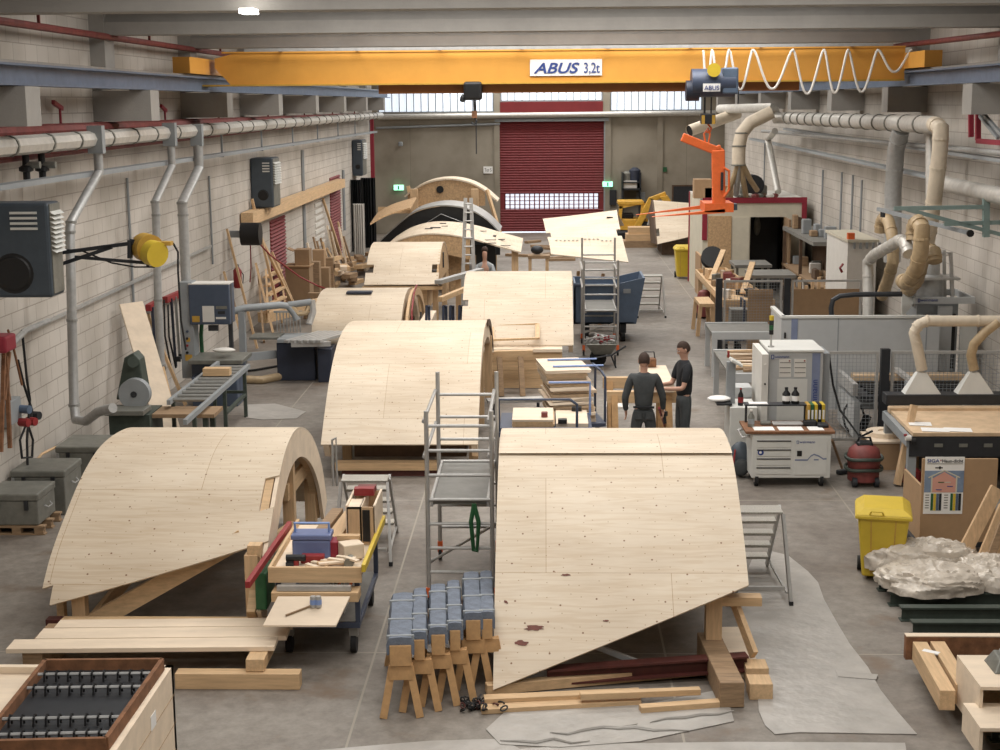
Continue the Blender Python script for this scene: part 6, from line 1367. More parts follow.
# things on the booth roof
rz = bz+.062; rnd = random.Random(8)
for k, (px, w_, h, m, lab) in enumerate(((704, .5, .55, 'mdf', 'brown carton at the left end of the booth roof'), (714, .45, .3, 'card', 'low carton behind the orange fork on the booth roof'), (726, .5, .35, 'card', 'carton right of the orange fork mast on the booth roof'))):
    x = K(px, 195).x; tag(MB().box(x-w_/2, x+w_/2, YK+.3, YK+.8, rz, rz+h).build('carton', m), lab, 'carton')
x = K(757, 195).x; o = thing('extraction_fan', 'dusty fan unit on the booth roof under the beige elbow pipe', 'fan', (x, YK+1, rz)); MB().box(x-.4, x+.4, YK+.7, YK+1.4, rz, rz+.35).build('housing', 'tin', o, bev=.05); MB().cyl((x, YK+.65, rz+.35), (x, YK+1.3, rz+.35), .3, 16).build('fan_scroll', 'steel_dark', o, smooth=True)
for k in range(8): x = K(742+5*k, 195).x; tag(MB().sph((x, YK+.35+.1*(k % 3), rz+.06), .1, 8, (1.2, 1, .7)).build('debris_lump', ['tin', 'darkwood', 'whitep', 'redpipe'][k % 4]), 'small lump of clutter lying along the front edge of the booth roof', 'clutter', 'clutter on the booth roof')
pz = [aY(x, y, 42.6) for x, y in ((772, 112), (762, 117), (750, 123), (742, 133), (739, 146), (738.5, 165))]
o = thing('duct_elbow', 'thick beige ribbed duct curving down onto the booth roof', 'duct', tuple(pz[-1])); MB().tube(pz, .19, 14).build('duct', 'beige_duct', o, smooth=True)
for p in pz[1:]: MB().lathe(p-V((0, 0, .02)), [(.205, 0), (.205, .04)], 14).build('joint_ring', 'tin', o) if p.z < pz[2].z else None
for a, b in (((738, 165), (727, 194)), ((739, 165), (736, 195)), ((741, 165), (746, 196)), ((743, 165), (757, 190))): MB().tube([aY(*a, 42.6), aY((a[0]+b[0])/2, (a[1]+b[1])/2+2, 42.7), aY(*b, 43.2)], .08, 8).build('branch_pipe', 'hose' if a[0] != 739 else 'galv', o, smooth=True)
o = thing('open_duct', 'beige duct with a dark open end hanging left of the elbow near the crane hook', 'duct', tuple(aY(688, 131, 46))); a, b = aY(689, 131, 45.6), aY(738, 113, 46.5); MB().tube([a, a.lerp(b, .4), b], .18, 12, cap=False).build('duct', 'beige_duct', o, smooth=True); MB().cyl(a+(b-a)*.02, a+(b-a)*.021, .17, 12).build('dark_opening', 'black', o)
MB().tube([b, b+V((0, 0, 8.0-b.z))], .02, 6).build('hanger', 'steel_dark', o); MB().tube([a.lerp(b, .3), a.lerp(b, .3)+V((0, 0, 2))], .02, 6).build('hanger', 'steel_dark', o)
pts = [aX(x, y, 6.9) for x, y in ((775, 131), (768, 140), (771, 155), (778, 192))]; tag(MB().tube(pts, .1, 10).build('drop_pipe', 'galvduct', smooth=True), 'pale drop pipe from the right main duct to the booth roof', 'pipe')
# main duct along the right wall
RX = 6.85
a, b = aX(786, 118, RX), aX(936, 125, RX)
o = thing('main_duct', 'fat grey banded main duct running along the right wall', 'duct', tuple(a)); e = b+V((0, -.3, -.1)); MB().tube([a+V((-.3, .2, 0)), a, b], .16, 14).build('duct', 'galvduct', o, smooth=True)
for k in range(14): p = a.lerp(b, .03+.07*k); MB().cyl(p, p+V((0, .08, 0)), .173, 16).build('joint_band', 'tin', o)
MB().tube([a+V((-.2, .3, 0)), a+V((-.3, .3, .25)), aX(770, 108, 6.4), aY(720, 109, 47)], .14, 12).build('feeder_duct', 'galvduct', o, smooth=True)
def pipe(pts, X, r_, m, nm, lab, rings=0, n=12):
    w3 = [aX(p[0], p[1], p[2] if len(p) > 2 else X) for p in pts]; o = thing(nm, lab, 'pipe' if 'pipe' in nm else 'hose', tuple(w3[-1])); MB().tube(w3, r_, n).build('tube_wall', m, o, smooth=True)
    if rings:
        for i in range(len(w3)-1):
            L_ = (w3[i+1]-w3[i]).length; k2 = max(1, int(L_/rings))
            for k in range(k2): q0 = w3[i].lerp(w3[i+1], (k+.5)/k2); d = (w3[i+1]-w3[i]).normalized()*.02; MB().cyl(q0-d, q0+d, r_*1.07, n).build('rib_ring', m, o)
    return o
pipe([(901, 130), (896, 150), (893, 190), (893, 230), (892, 262)], 6.9, .17, 'galv', 'down_pipe', 'thick galvanised down pipe from the right main duct behind the hoses', .9)
pipe([(931, 128), (931, 150), (931, 200)], 7.1, .1, 'galvduct', 'down_pipe', 'slim down pipe just left of the long beige hose on the right wall', .5)
pipe([(934, 124), (941, 128), (940, 150), (936, 185), (931, 220), (927, 242)], 6.6, .135, 'beige_duct', 'suction_hose', 'long beige ribbed hose dropping from the end of the right main duct', .5)
pipe([(868, 318), (868, 290), (868, 262), (874, 255), (890, 246), (900, 240), (906, 244), (909, 254)], 5.9, .1, 'galvduct', 'spiral_pipe', 'silver spiral pipe rising and bending right beside the beige hoses', .35)
pipe([(880, 232), (881, 221), (885, 217), (889, 222), (893, 240), (893, 262), (888, 280), (882, 296)], 6.3, .11, 'hose', 'suction_hose', 'left beige suction hose looping from the rail, behind the silver pipe', .3)
pipe([(914, 240), (914, 227), (918, 222), (922, 228), (921, 250), (917, 268), (908, 283), (903, 281)], 6.0, .13, 'hose', 'suction_hose', 'right beige suction hose hanging in a loop above the machine head', .3)
pipe([(935, 262), (934, 252), (928, 250), (922, 262), (917, 280), (907, 292)], 6.4, .12, 'hose', 'suction_hose', 'short beige hose bending into the top of the machine head', .3)
# hood hoses over the big table
YH = 22.6; Hh = lambda px, py, d=0: aY(px, py, YH+d)
o = thing('suction_manifold', 'beige suction pipe with two hoses over the table, ending in two white hoods', 'pipe', tuple(Hh(950, 320)))
MB().tube([Hh(1040, 321), Hh(975, 321), Hh(945, 321), Hh(927, 321), Hh(918, 325), Hh(914, 333), Hh(917, 345), Hh(922, 370)], .085, 12).build('main_pipe', 'beige_duct', o, smooth=True)
MB().tube([Hh(998, 322, -.05), Hh(985, 332, -.05), Hh(974, 344, -.05), Hh(971, 355), Hh(974, 370)], .075, 12).build('branch_pipe', 'hose', o, smooth=True)
for px, py in ((927, 321), (922, 323), (917, 327), (915, 332), (915, 337), (917, 342), (978, 321)): p = Hh(px, py); MB().sph(p, .096, 12, (1, 1, 1)).build('joint_ring', 'beige_duct', o, smooth=True) if 0 else MB().lathe(p, [(.098, -.01), (.098, .01)], 12, rotm(0, pi/2 if py < 323 else .6, 0)).build('joint_ring', 'beige_duct', o)
ztb = Hh(940, 393).z
for px in (921, 973.5):
    a, b = Hh(px-18, 393), Hh(px+18, 393); t_ = Hh(px, 370); m = MB(); c = Hh(px, 372)
    m.add([(a.x, YH-.12, ztb+.003), (b.x, YH-.12, ztb+.003), (b.x, YH+.12, ztb+.003), (a.x, YH+.12, ztb+.003), (c.x-.07, YH-.06, c.z), (c.x+.07, YH-.06, c.z), (c.x+.07, YH+.06, c.z), (c.x-.07, YH+.06, c.z)], [(0, 1, 5, 4), (1, 2, 6, 5), (2, 3, 7, 6), (3, 0, 4, 7), (4, 5, 6, 7), (0, 3, 2, 1)])
    m.build('suction_hood', 'light_mach', o)
# big table
r = thing('panel_saw_table', 'large machine table with dusty board top and dark front beam under the two hoods', 'machine table', (6.3, 21.6, 0))
tl = Hh(884, 403).x
MB().box(tl, 7.6, YH-.15, YH+.15, ztb-.16, ztb).build('dark_beam', 'steel_dark', r, bev=.01)
MB().box(tl+.02, 7.6, YH-.28, YH-.14, ztb-.27, ztb-.165).build('pressure_beam', 'sanded', r, bev=.02)
tz = .93; fy = fl(950, 433, tz).y; fxl = fl(912, 432, tz).x
MB().prism([(tl+.05, YH-.1, tz), (7.6, YH-.1, tz), (7.6, fy, tz), (fxl, fy, tz)], (0, 0, -.05)).build('table_top', 'sanded', r)
MB().bar((tl+.02, YH, tz-.13), (fxl-.05, fy, tz-.13), .08, .14).build('side_beam', 'mid_mach', r)
MB().box(fxl-.05, 7.6, fy-.02, fy+.04, tz-.34, tz-.06).build('front_beam', 'steel_dark', r)
for k in range(5): MB().box(fxl+.3+.35*k, fxl+.42+.35*k, fy-.035, fy-.02, tz-.2, tz-.15).build('slot_plate', 'tin', r)
for x, y in ((tl+.08, YH), (fxl-.0, fy+.05), (7.5, fy+.05), (tl+.2, YH-.6), (6.3, YH)): MB().box(x-.06, x+.06, y-.05, y+.05, 0, tz-.06).build('leg', 'mid_mach', r)
MB().box(tl+.5, 7.4, YH-.6, YH-.3, .05, .6).build('dark_body', 'steel_dark', r)
for k, (px, py, w_) in enumerate(((920, 424, .32), (935, 430, .38), (958, 430, .38))): p = fl(px, py, tz+.003); tag(MB().ob(p+V((0, 0, .004)), (w_, .25, .004), rotm(rz=-.15)).build('paper_sheet', 'paper'), ['left paper sheet on the dusty machine table', 'middle paper sheet on the dusty machine table', 'right paper sheet on the dusty machine table'][k], 'paper')
o = thing('jog_lever', 'small white and red control handle at the left table corner', 'control', (fxl-.1, fy, tz-.1)); MB().cyl((fxl-.12, fy-.05, tz-.06), (fxl-.04, fy-.05, tz-.06), .04, 10).build('knob', 'whitep', o); MB().cyl((fxl-.14, fy-.05, tz-.02), (fxl-.1, fy-.05, tz-.02), .02, 8).build('red_button', 'red', o); MB().cyl((fxl-.04, fy-.08, tz-.1), (fxl+.02, fy-.08, tz-.1), .04, 10).build('knob', 'black', o)
p, q_ = fl(897, 486), Hh(914, 404, -.9); q_ = fl(914, 405, 1.2); tag(MB().bar(p+V((0, 0, .02)), aY(914, 405, 21.55), .13, .09, (1, 0, 0)).build('plank', 'pinez', bev=.004), 'square timber leaning on the machine table beside the red vacuum cleaner', 'plank')
p = fl(883, 470); o = thing('wooden_crate', 'low wooden crate with a round wooden disc on top, behind the red vacuum', 'crate', (p.x, p.y+.3, 0)); MB().box(p.x-.2, p.x+.55, p.y, p.y+.7, 0, .42).build('body', 'mdf', o); MB().box(p.x-.22, p.x+.57, p.y-.02, p.y+.72, .42, .45).build('lid', 'ply_plain', o)
tag(MB().lathe((p.x+.1, p.y+.45, .452), [(.28, 0), (.28, .07), (.1, .072), (.1, .05)], 24).build('wooden_disc', 'ply_plain'), 'round wooden disc lying on the low crate', 'disc'); tag(MB().box(p.x+.35, p.x+.5, p.y+.1, p.y+.2, .452, .48).build('blue_tool', 'skip'), 'small blue tool lying on the low crate', 'tool')
c = fl(912, 484); o = thing('red_machine', 'small red power tool on the floor behind the leaning timber', 'tool', tuple(c)); MB().box(c.x-.15, c.x+.15, c.y, c.y+.25, 0, .2).build('body', 'red', o, bev=.05); MB().cyl((c.x-.2, c.y+.1, .1), (c.x-.14, c.y+.1, .1), .09, 12).build('disc_guard', 'black', o)
for k in range(3): tag(MB().tube([V((6.0+.3*cos(a), 21.3+.3*sin(a), .03+.05*k)) for a in [2*pi*i/14 for i in range(15)]], .035, 6).build('cable_coil', 'rubber'), 'black hose coil on the floor under the machine table', 'hose', 'hose coils under the table')
# mesh fence
YF = 23.9; zf = aY(900, 351, YF).z
def fence(Y, x0, x1, posts, z0, z1, lab, mesh=True, panels=()):
    r = thing('safety_fence', lab, 'fence', ((x0+x1)/2, Y, 0))
    for x in posts: MB().box(x-.07, x+.07, Y-.06, Y+.06, 0, z1+.04).build('post', 'steel_dark', r)
    ps = sorted(posts)
    for i in range(len(ps)-1):
        a, b = ps[i]+.1, ps[i+1]-.1
        fr = MB().frame(a, b, z0, z1, Y-.02, .045, .04).build('panel_frame', 'alu', r)
        if i in panels: MB().box(a+.045, b-.045, Y-.01, Y+.01, z0+.045, z1-.2).build('infill_board', 'card', fr)
        elif mesh:
            m = MB(); n_ = int((b-a)/.06)
            for k in range(1, n_): x = a+(b-a)*k/n_; m.box(x-.0025, x+.0025, Y-.004, Y+.004, z0, z1)
            n_ = int((z1-z0)/.06)
            for k in range(1, n_): z = z0+(z1-z0)*k/n_; m.box(a, b, Y-.004, Y+.004, z-.0025, z+.0025)
            m.build('wire_mesh', 'mid_mach', fr)
    return r
x_ = lambda px, Y: aY(px, 400, Y).x
fence(YF, x_(824, YF), 7.6, [x_(812, YF), x_(883.5, YF), 7.55], .1, zf, 'wire mesh safety fence in front of the grey machine, black posts')
YG = 32.4; zg = aY(780, 280, YG).z
fence(YG, x_(717, YG), x_(862, YG), [x_(717, YG), x_(784, YG), x_(862, YG)], .1, zg, 'framed fence with brown boards between the workbench and the grey machine', True, (1,))
tag(MB().box(x_(761, YG)-.3, x_(761, YG)+.25, YG+.3, YG+.34, 0, 1.5).build('brown_board', 'mdf'), 'upright brown board behind the left half of the framed fence', 'board')
# machine enclosure
YE = 25.7; Ee = lambda px, py, d=0: aY(px, py, YE+d)
r = thing('machine_enclosure', 'long light grey machine enclosure wall with a blue lettered stripe', 'enclosure', (6.2, YE, 0)); ex0, ex1 = Ee(783, 320).x, Ee(940, 320).x; ez = Ee(850, 318).z; e0 = .5
zz0 = Ee(860, 352).z*.55
MB().box(ex0, ex1, YE, YE+.06, .25, ez).build('front_panel', 'grey_mach', r); MB().box(ex0-.02, ex1, YE-.02, YE+.08, ez, ez+.04).build('top_rail', 'light_mach', r)
MB().bar((ex0, YE, ez/2+.12), (Ee(775, 313, 1.0).x, YE+1.3, ez/2+.12), .05, ez-.25).build('side_panel', 'grey_mach', r); MB().bar((ex0, YE, ez+.02), (Ee(775, 313, 1.0).x, YE+1.3, ez+.02), .08, .04).build('top_rail', 'light_mach', r)
MB().box(Ee(838.5, 320).x-.008, Ee(838.5, 320).x+.008, YE-.006, YE, .25, ez).build('panel_joint', 'mid_mach', r); MB().box(Ee(927, 320).x-.008, Ee(927, 320).x+.008, YE-.006, YE, .25, ez).build('panel_joint', 'mid_mach', r)
sb = MB().box(Ee(791.5, 320).x, Ee(797.8, 320).x, YE-.012, YE, .3, ez-.01).build('blue_stripe', 'bluelabel', r)
o_ = text(sb, 'weinmann', (Ee(796.6, 330).x, YE-.014, .95), .12, 'signblue', R=Matrix.Rotation(pi/2, 3, 'X') @ Matrix.Rotation(pi/2, 3, 'Z'))
MB().box(Ee(785, 330).x-.015, Ee(785, 330).x+.015, YE-.03, YE, ez-.35, ez-.25).build('latch', 'black', r)
for x in (ex0+.1, 6.3, ex1-.1): MB().box(x-.05, x+.05, YE+.06, YE+.2, 0, ez).build('support', 'mid_mach', r)
# conveyor in front of enclosure seen through the mesh
r = thing('cutting_table', 'sloping-looking machine bed with aluminium rail seen through the wire mesh', 'machine bed', (6.0, 25.2, 0))
a, b = fl(839, 365, 1.0), fl(868, 398, 1.0); a.y, b.y = 26.6, 24.2
xa_ = aY(839, 370, 25.5).x; MB().box(xa_-.03, xa_+.05, 24.15, 25.5, .8, 1.0).build('front_rail', 'alu', r); MB().box(xa_+.1, 7.2, 24.15, 25.5, .7, .8).build('bed_plate', 'steel_dark', r); MB().box(xa_, xa_+.1, 24.15, 25.5, .1, .7).build('side_wall', 'grey_mach', r)
for k in range(4): MB().box(xa_+.25, 7.1, 24.3+.3*k, 24.4+.3*k, .8, .86).build('slat', 'black' if k < 4 else 'sanded', r)
MB().box(xa_+.2, 7.2, 25.2, 25.48, .8, .95).build('sawdust_tray', 'sanded', r); MB().box(6.0, 6.1, 24.2, 25.4, 1.0, 1.06).build('upper_rail', 'alu', r); MB().box(5.98, 6.12, 24.3, 24.45, .8, 1.0).build('rail_foot', 'mid_mach', r)
# machine head
YM = 26.1; Mm = lambda px, py, d=0: aY(px, py, YM+d)
r = thing('milling_gantry', 'grey machine gantry with a tray-shaped collar, vertical motor and steel frame on top', 'machine', (6.9, YM, 0))
x0, x1, z0, z1 = Mm(913, 300).x, 7.55, Mm(930, 303.5).z, Mm(930, 297).z
MB().box(x0, x1, YM-.05, YM, z0, z1).box(x0, x0+.05, YM, YM+1.1, z0, z1).box(x1-.05, x1, YM, YM+1.1, z0, z1).box(x0, x1, YM+1.1, YM+1.15, z0, z1).build('tray_collar', 'grey_mach', r)
MB().prism([Mm(902, 293.5), Mm(913, 297), Mm(913, 304), Mm(904, 316.5), Mm(902, 316.5)], (0, .05, 0)).build('side_plate', 'light_mach', r)
lg_ = MB().box(Mm(917, 303.5, -.075).x, Mm(930, 300, -.075).x, YM-.056, YM-.05, z0+.03, z1-.03).build('logo_plate', 'grey_mach', r)
text(lg_, 'weinmann', (Mm(919.5, 302, 0).x, YM-.058, z0+.045), .075, 'signblue'); MB().frame(Mm(917, 303, 0).x, Mm(919, 303, 0).x, z0+.03, z1-.02, YM-.07, .008, .01).build('logo_mark', 'signblue', lg_)
MB().box(x0+.1, x1-.25, YM+.1, YM+1.0, .3, z0).build('gantry_body', 'mid_mach', r); MB().box(x0+.2, x1-.3, YM+.05, YM+.1, .9, z0-.2).build('dark_recess', 'black', r); MB().box(x0+.45, x0+.7, YM, YM+.05, .4, z0-.05).build('column_plate', 'grey_mach', r); MB().box(x0+.85, x0+1.15, YM, YM+.05, .4, z0-.3).build('service_door', 'light_mach', r)
c = Mm(930, 290, .5); MB().lathe((c.x, YM+.5, z1-.3), [(.22, 0), (.24, .2), (.22, .62), (.16, .65), (.16, .95), (.12, 1.0)], 16).build('motor', 'galv', r, smooth=True)
for s_ in (-1, 1):
    MB().bar((c.x+s_*.35, YM+.25, z1-.2), (c.x+s_*.28, YM+.3, z1+.75), .06, .06).build('frame_leg', 'alu', r); MB().bar((c.x+s_*.35, YM+.8, z1-.2), (c.x+s_*.28, YM+.75, z1+.75), .06, .06).build('frame_leg', 'alu', r)
MB().box(c.x-.42, c.x+.45, YM+.2, YM+.85, z1+.27, z1+.31).build('mid_plate', 'alu', r); MB().frame(c.x-.3, c.x+.3, z1+.7, z1+.76, YM+.26, .02, .05).build('top_frame', 'alu', r)
pts = [(832, 318), (831, 308), (833, 300), (840, 296), (855, 294.5), (902, 294)]
tag(MB().tube([Mm(x, y, -.2) for x, y in pts], [.045]*6, 8).build('energy_chain', 'steel_dark', smooth=True), 'dark curved energy chain arching over the grey enclosure', 'chain')
r = thing('electrical_locker', 'tall white cabinet behind the silver pipe against the right wall', 'cabinet', (6, 33.5, 0)); a, b = aY(846, 300, 33.5), aY(877, 242, 33.5); b.x = min(b.x, 7.66); MB().box(a.x, b.x, 33.5, 36, 0, b.z).build('body', 'whitep', r); MB().box(a.x-.03, b.x+.03, 33.4, 36.1, b.z, b.z+.06).build('top', 'cream', r)
MB().box(a.x, a.x+.15, 33.5, 33.65, b.z+.06, b.z+.2).build('warning_light', 'orange', r); MB().tube([aY(842, 272, 33.4), aY(840, 268, 33.35), aY(843, 264, 33.4)], .03, 6).build('red_hook', 'red', r)
for k in range(5): x = a.x+.1+.14*k; MB().box(x, x+.05, 33.38, 33.42, b.z-.14, b.z).build('clip', 'mid_mach', r)
# teal support frames and rail
Yq = 24.3; Tt = lambda px, py, d=0: aY(px, py, Yq+d)
r = thing('support_frame', 'pale green steel bracket frame on the right wall carrying the hose rail', 'frame', tuple(Tt(960, 215)))
for a, b in (((894, 208.5), (984, 207)), ((944, 224), (1010, 222)), ((906, 209), (1010, 237))): MB().bar(Tt(*a), Tt(*b), .06, .065).build('beam', 'teal', r)
MB().bar(Tt(986, 195), Tt(986, 237), .1, .09).build('post', 'teal', r)
o = thing('hose_rail', 'slim grey rail under the green frame from which the beige hoses hang', 'rail', tuple(aY(878, 209, 26.5))); a, b = aY(878, 209, 26.5), aY(969, 233, 24.1); MB().bar(a, b, .06, .06).build('rail', 'mid_mach', o); MB().cyl(b-V((0, .05, 0)), b-V((0, .09, 0)), .06, 10).build('end_knob', 'black', o)
for t_ in (.05, .07, .38, .41): p = a.lerp(b, t_); MB().cyl(p-V((0, 0, .12)), p-V((0, 0, .0)), .03, 8).build('trolley', 'steel_dark', o)
# cable trays, pipes on right wall
for pts, nm, m, w_, h_, lab in ((((752, 139), (890, 168)), 'cable_tray', 'mid_mach', .22, .06, 'lower grey cable tray on the right wall'), (((786, 129), (890, 144)), 'cable_tray', 'mid_mach', .18, .06, 'upper grey cable tray on the right wall')):
    a, b = aX(*pts[0], 7.3), aX(*pts[1], 7.3); d = (b-a)/(b.y-a.y); b2 = b+d*(14.5-b.y); o = thing(nm, lab, 'cable tray', tuple(b2)); MB().bar(a, b2, w_, h_).build('tray', m, o)
    for k in range(10): p = a.lerp(b2, (k+.4)/10); MB().box(7.3, 7.7, p.y, p.y+.04, p.z-.06, p.z-.03).build('bracket', m, o)
for (pa, pb, rr, m, lab) in (((946, 184), (1000, 196), .14, 'galvduct', 'lower thick grey duct at the right photo edge'), ((946, 148), (1000, 153), .05, 'galv', 'thin grey pipe at the right photo edge under the corbel'), ((907, 82), (1000, 76), .05, 'galv', 'grey power rail below the right crane rail'), ((905, 45), (1000, 34), .05, 'redpipe', 'reddish sprinkler pipe high on the right wall')):
    a, b = aX(*pa, 7.2), aX(*pb, 7.2); d = (b-a)/(b.y-a.y); b2 = b+d*(13-b.y); a2 = a if rr > .1 else a+d*(50-a.y); tag(MB().tube([a2, b2], rr, 12).build('service_pipe', m, smooth=True), lab, 'pipe')
for px, y0 in ((823, 170), (842, 172), (853, 175), (862, 180), (765, 140)):
    a = aX(px, y0, 7.68); tag(MB().tube([a, V((a.x, a.y, .6))], .03, 6).build('conduit', 'mid_mach'), {823: 'leftmost tall conduit on the white right wall beyond the booth', 842: 'second conduit on the right wall', 853: 'third conduit on the right wall, left of the thick down pipe', 862: 'fourth conduit on the right wall, nearest the thick down pipe', 765: 'conduit on the right wall behind the paint booth'}[px], 'conduit')
Xr = 7.3; r = thing('red_bracket', 'dark red steel bracket frame on the right wall under the corbel', 'bracket', tuple(aX(976, 140, Xr)))
for a, b in (((971, 98), (971, 137)), ((978, 109), (978, 140)), ((978, 141), (1010, 143.5))): MB().bar(aX(*a, Xr), aX(*b, Xr), .08, .08, (1, 0, 0)).build('bar', 'redtrim', r)
for a, b in (((980, 110), (1003, 136)), ((980, 116), (998, 138))): MB().bar(aX(*a, Xr), aX(*b, Xr), .05, .05, (1, 0, 0)).build('brace', 'mid_mach', r)
# shelf beside the booth
r = thing('storage_shelf', 'dark cluttered wall shelf right of the paint booth', 'shelf', (7.0, 39, 0)); xs_ = 6.75
MB().box(xs_, 7.7, 37.5, 42.4, 2.0, 2.1).build('top_board', 'deskgrey', r)
for z in (1.0, .45): MB().box(xs_, 7.7, 36.6, 42.4, z, z+.06).build('shelf_board', 'oldwood', r)
for y in (36.7, 39.5, 42.2): MB().box(xs_, xs_+.08, y, y+.08, 0, 2.0 if y > 37 else 1.0).build('upright', 'darkwood', r)
MB().box(7.6, 7.7, 37.5, 42.4, .6, 2.0).build('back_board', 'darkwood', r)
rnd = random.Random(14)
for k in range(30):
    lv = (2.102, 1.062, .512)[k % 3]; y = rnd.uniform(37.8, 42); h = rnd.uniform(.12, .4 if lv > 1.1 else .3); x = rnd.uniform(xs_+.12, xs_+.6)
    tag(MB().box(x, x+rnd.uniform(.1, .3), y, y+rnd.uniform(.15, .4), lv, lv+h).build(['small_box', 'tin_can', 'bundle'][k % 3], rnd.choice(['tin', 'darkwood', 'mid_mach', 'card', 'oldwood', 'whitep']), bev=.02), 'small stored item on the cluttered wall shelf, %s' % ['on its top board', 'on its middle board', 'on its lowest board'][k % 3], 'stored item', ['items on the shelf top', 'items on the middle shelf board', 'items on the lowest shelf board'][k % 3])
for k in range(12): x = 6.75-.0*k; y = 35.9+.0*k; xx = aY(785+6.5*k, 285, 36.3).x; 0 if xx > 7.6 else tag(MB().box(xx, xx+.07, 36.2+.03*(k % 3), 36.3+.03*(k % 3), 0, 1.15+.1*(k % 3)).build('wooden_post', 'pinez'), 'upright pale stick in the row in front of the wall shelf', 'stick', 'sticks before the wall shelf')
for k, (px, py, w_, lab) in enumerate(((751, 263, 1.0, 'dark grey table in front of the booth doorway'), (771, 273, 1.1, 'second dark grey table, in front of the first one'))):
    Y = 40.5 if k == 0 else 37.0; c = aY(px, py, Y); z = c.z; o = thing('work_table', lab, 'table', (c.x, Y, 0)); MB().box(c.x-w_/2, c.x+w_/2, Y-.5, Y+.8, z-.08, z).build('table_top', 'deskgrey', o)
    for x in (-1, 1):
        for y in (-.4, .7): MB().box(c.x+x*(w_/2-.08)-.03, c.x+x*(w_/2-.08)+.03, Y+y-.03, Y+y+.03, 0, z-.08).build('leg', 'tin', o)
# cluttered workbench
r = thing('workbench', 'long cluttered pine workbench in front of the paint booth', 'workbench', (5.2, 37.5, 0)); zb5 = .95
p0_, p1__ = fl(692, 268, zb5), fl(752, 291, zb5)
L0 = [fl(689, 268, zb5), fl(722, 262, zb5), fl(762, 290, zb5), fl(729, 292, zb5)]
L0 = [V((4.15, 40.8, zb5)), V((5.0, 41.2, zb5)), V((5.3, 34.3, zb5)), V((4.15, 34.3, zb5))]
MB().prism(L0, (0, 0, -.08)).build('bench_top', 'pinex', r)
for i in range(4): MB().bar(L0[i]+V((0, 0, .05)), L0[(i+1) % 4]+V((0, 0, .05)), .05, .12).build('edge_board', 'pine', r)
for x, y in ((4.25, 34.5), (5.1, 34.5), (4.25, 37.5), (4.25, 40.6), (4.9, 40.9)): MB().box(x-.06, x+.06, y-.06, y+.06, 0, zb5-.08).build('leg', 'pinez', r)
rnd = random.Random(31)
for k in range(26):
    x, y = rnd.uniform(4.3, 4.95), rnd.uniform(34.8, 40.6); s_ = rnd.uniform(.12, .4); h = rnd.uniform(.06, .3); m = rnd.choice(['ply_plain', 'oldwood', 'whitep', 'black', 'redpipe', 'tin', 'pine', 'card'])
    mb = MB().ob((x, y, zb5+.002+h/2), (s_*.6, s_*1.2, h), rotm(rz=rnd.uniform(-1, 1)))
    tag(mb.build('bench_item', m, bev=.015), {'ply_plain': 'pale wood piece among the clutter on the workbench', 'oldwood': 'brown wood piece among the clutter on the workbench', 'whitep': 'white carton among the clutter on the workbench', 'black': 'black case among the clutter on the workbench', 'redpipe': 'reddish carton among the clutter on the workbench', 'tin': 'grey tin among the clutter on the workbench', 'pine': 'pine offcut among the clutter on the workbench', 'card': 'cardboard box among the clutter on the workbench'}[m], 'bench item', 'clutter on the workbench, '+m.replace('_', ' '))
for a, b in (((4.3, 38.4), (4.75, 39.6)), ((4.75, 35.6), (5.1, 36.5))): tag(MB().bar((a[0], a[1], zb5+.1), (b[0], b[1], zb5+.75), .14, .05).build('leaning_board', 'pine'), 'board sticking up out of the clutter on the workbench', 'board', 'boards sticking up on the workbench')
c = aY(712, 259, 39.8); o = thing('cable_reel', 'black cable reel standing on the workbench clutter', 'reel', tuple(c)); m = MB().lathe((0, 0, 0), [(.3, -.02), (.3, .02)], 20).lathe((0, 0, .16), [(.3, -.02), (.3, .02)], 20); m.xf(c-V((0, 0, 0)), R=rotm(pi/2-.5)); m.build('flange', 'black', o); MB().lathe((0, 0, 0), [(.2, 0), (.2, .16)], 16).xf(c, R=rotm(pi/2-.5)).build('cable_winding', 'rubber', o)
p = fl(704, 318); o = thing('vacuum_cleaner', 'dark red canister vacuum on the floor under the workbench', 'vacuum', (p.x, p.y, 0)); MB().lathe((p.x, p.y, .05), [(.18, 0), (.2, .1), (.2, .5), (.15, .65), (.05, .7)], 14).build('canister', 'redpipe', o, smooth=True); MB().cyl((p.x-.2, p.y, .08), (p.x+.2, p.y, .08), .08, 10).build('wheel', 'rubber', o)
o = thing('sawhorse', 'plain pine trestle at the left front of the workbench', 'sawhorse', (3.9, 36.2, 0)); MB().box(3.72, 4.08, 35.6, 36.9, .72, .8).build('top_beam', 'pine', o)
for x in (3.75, 4.03):
    for y in (35.65, 36.8): MB().bar((x, y, .75), (x+(x-3.9)*.4, y, 0), .09, .06).build('leg', 'pinez', o)
r = thing('parts_trolley', 'blue-framed parts trolley behind the fence with a grey carton', 'trolley', (4.9, 33.2, 0)); a, b = aY(722, 300, 33.2), aY(744, 300, 33.2)
MB().box(a.x, b.x, 33, 33.8, .3, .36).build('deck', 'blue_frame', r); MB().tube([(b.x, 33.1, .3), (b.x, 33.1, 1.2), (b.x, 33.7, 1.2), (b.x, 33.7, .3)], .025, 8).build('push_handle', 'blue_frame', r)
for x in (a.x+.1, b.x-.1):
    for y in (33.1, 33.7): MB().cyl((x-.03, y, .12), (x+.03, y, .12), .12, 12).build('wheel', 'rubber', r); MB().box(x-.03, x+.03, y-.03, y+.03, .15, .3).build('fork', 'steelplate', r)
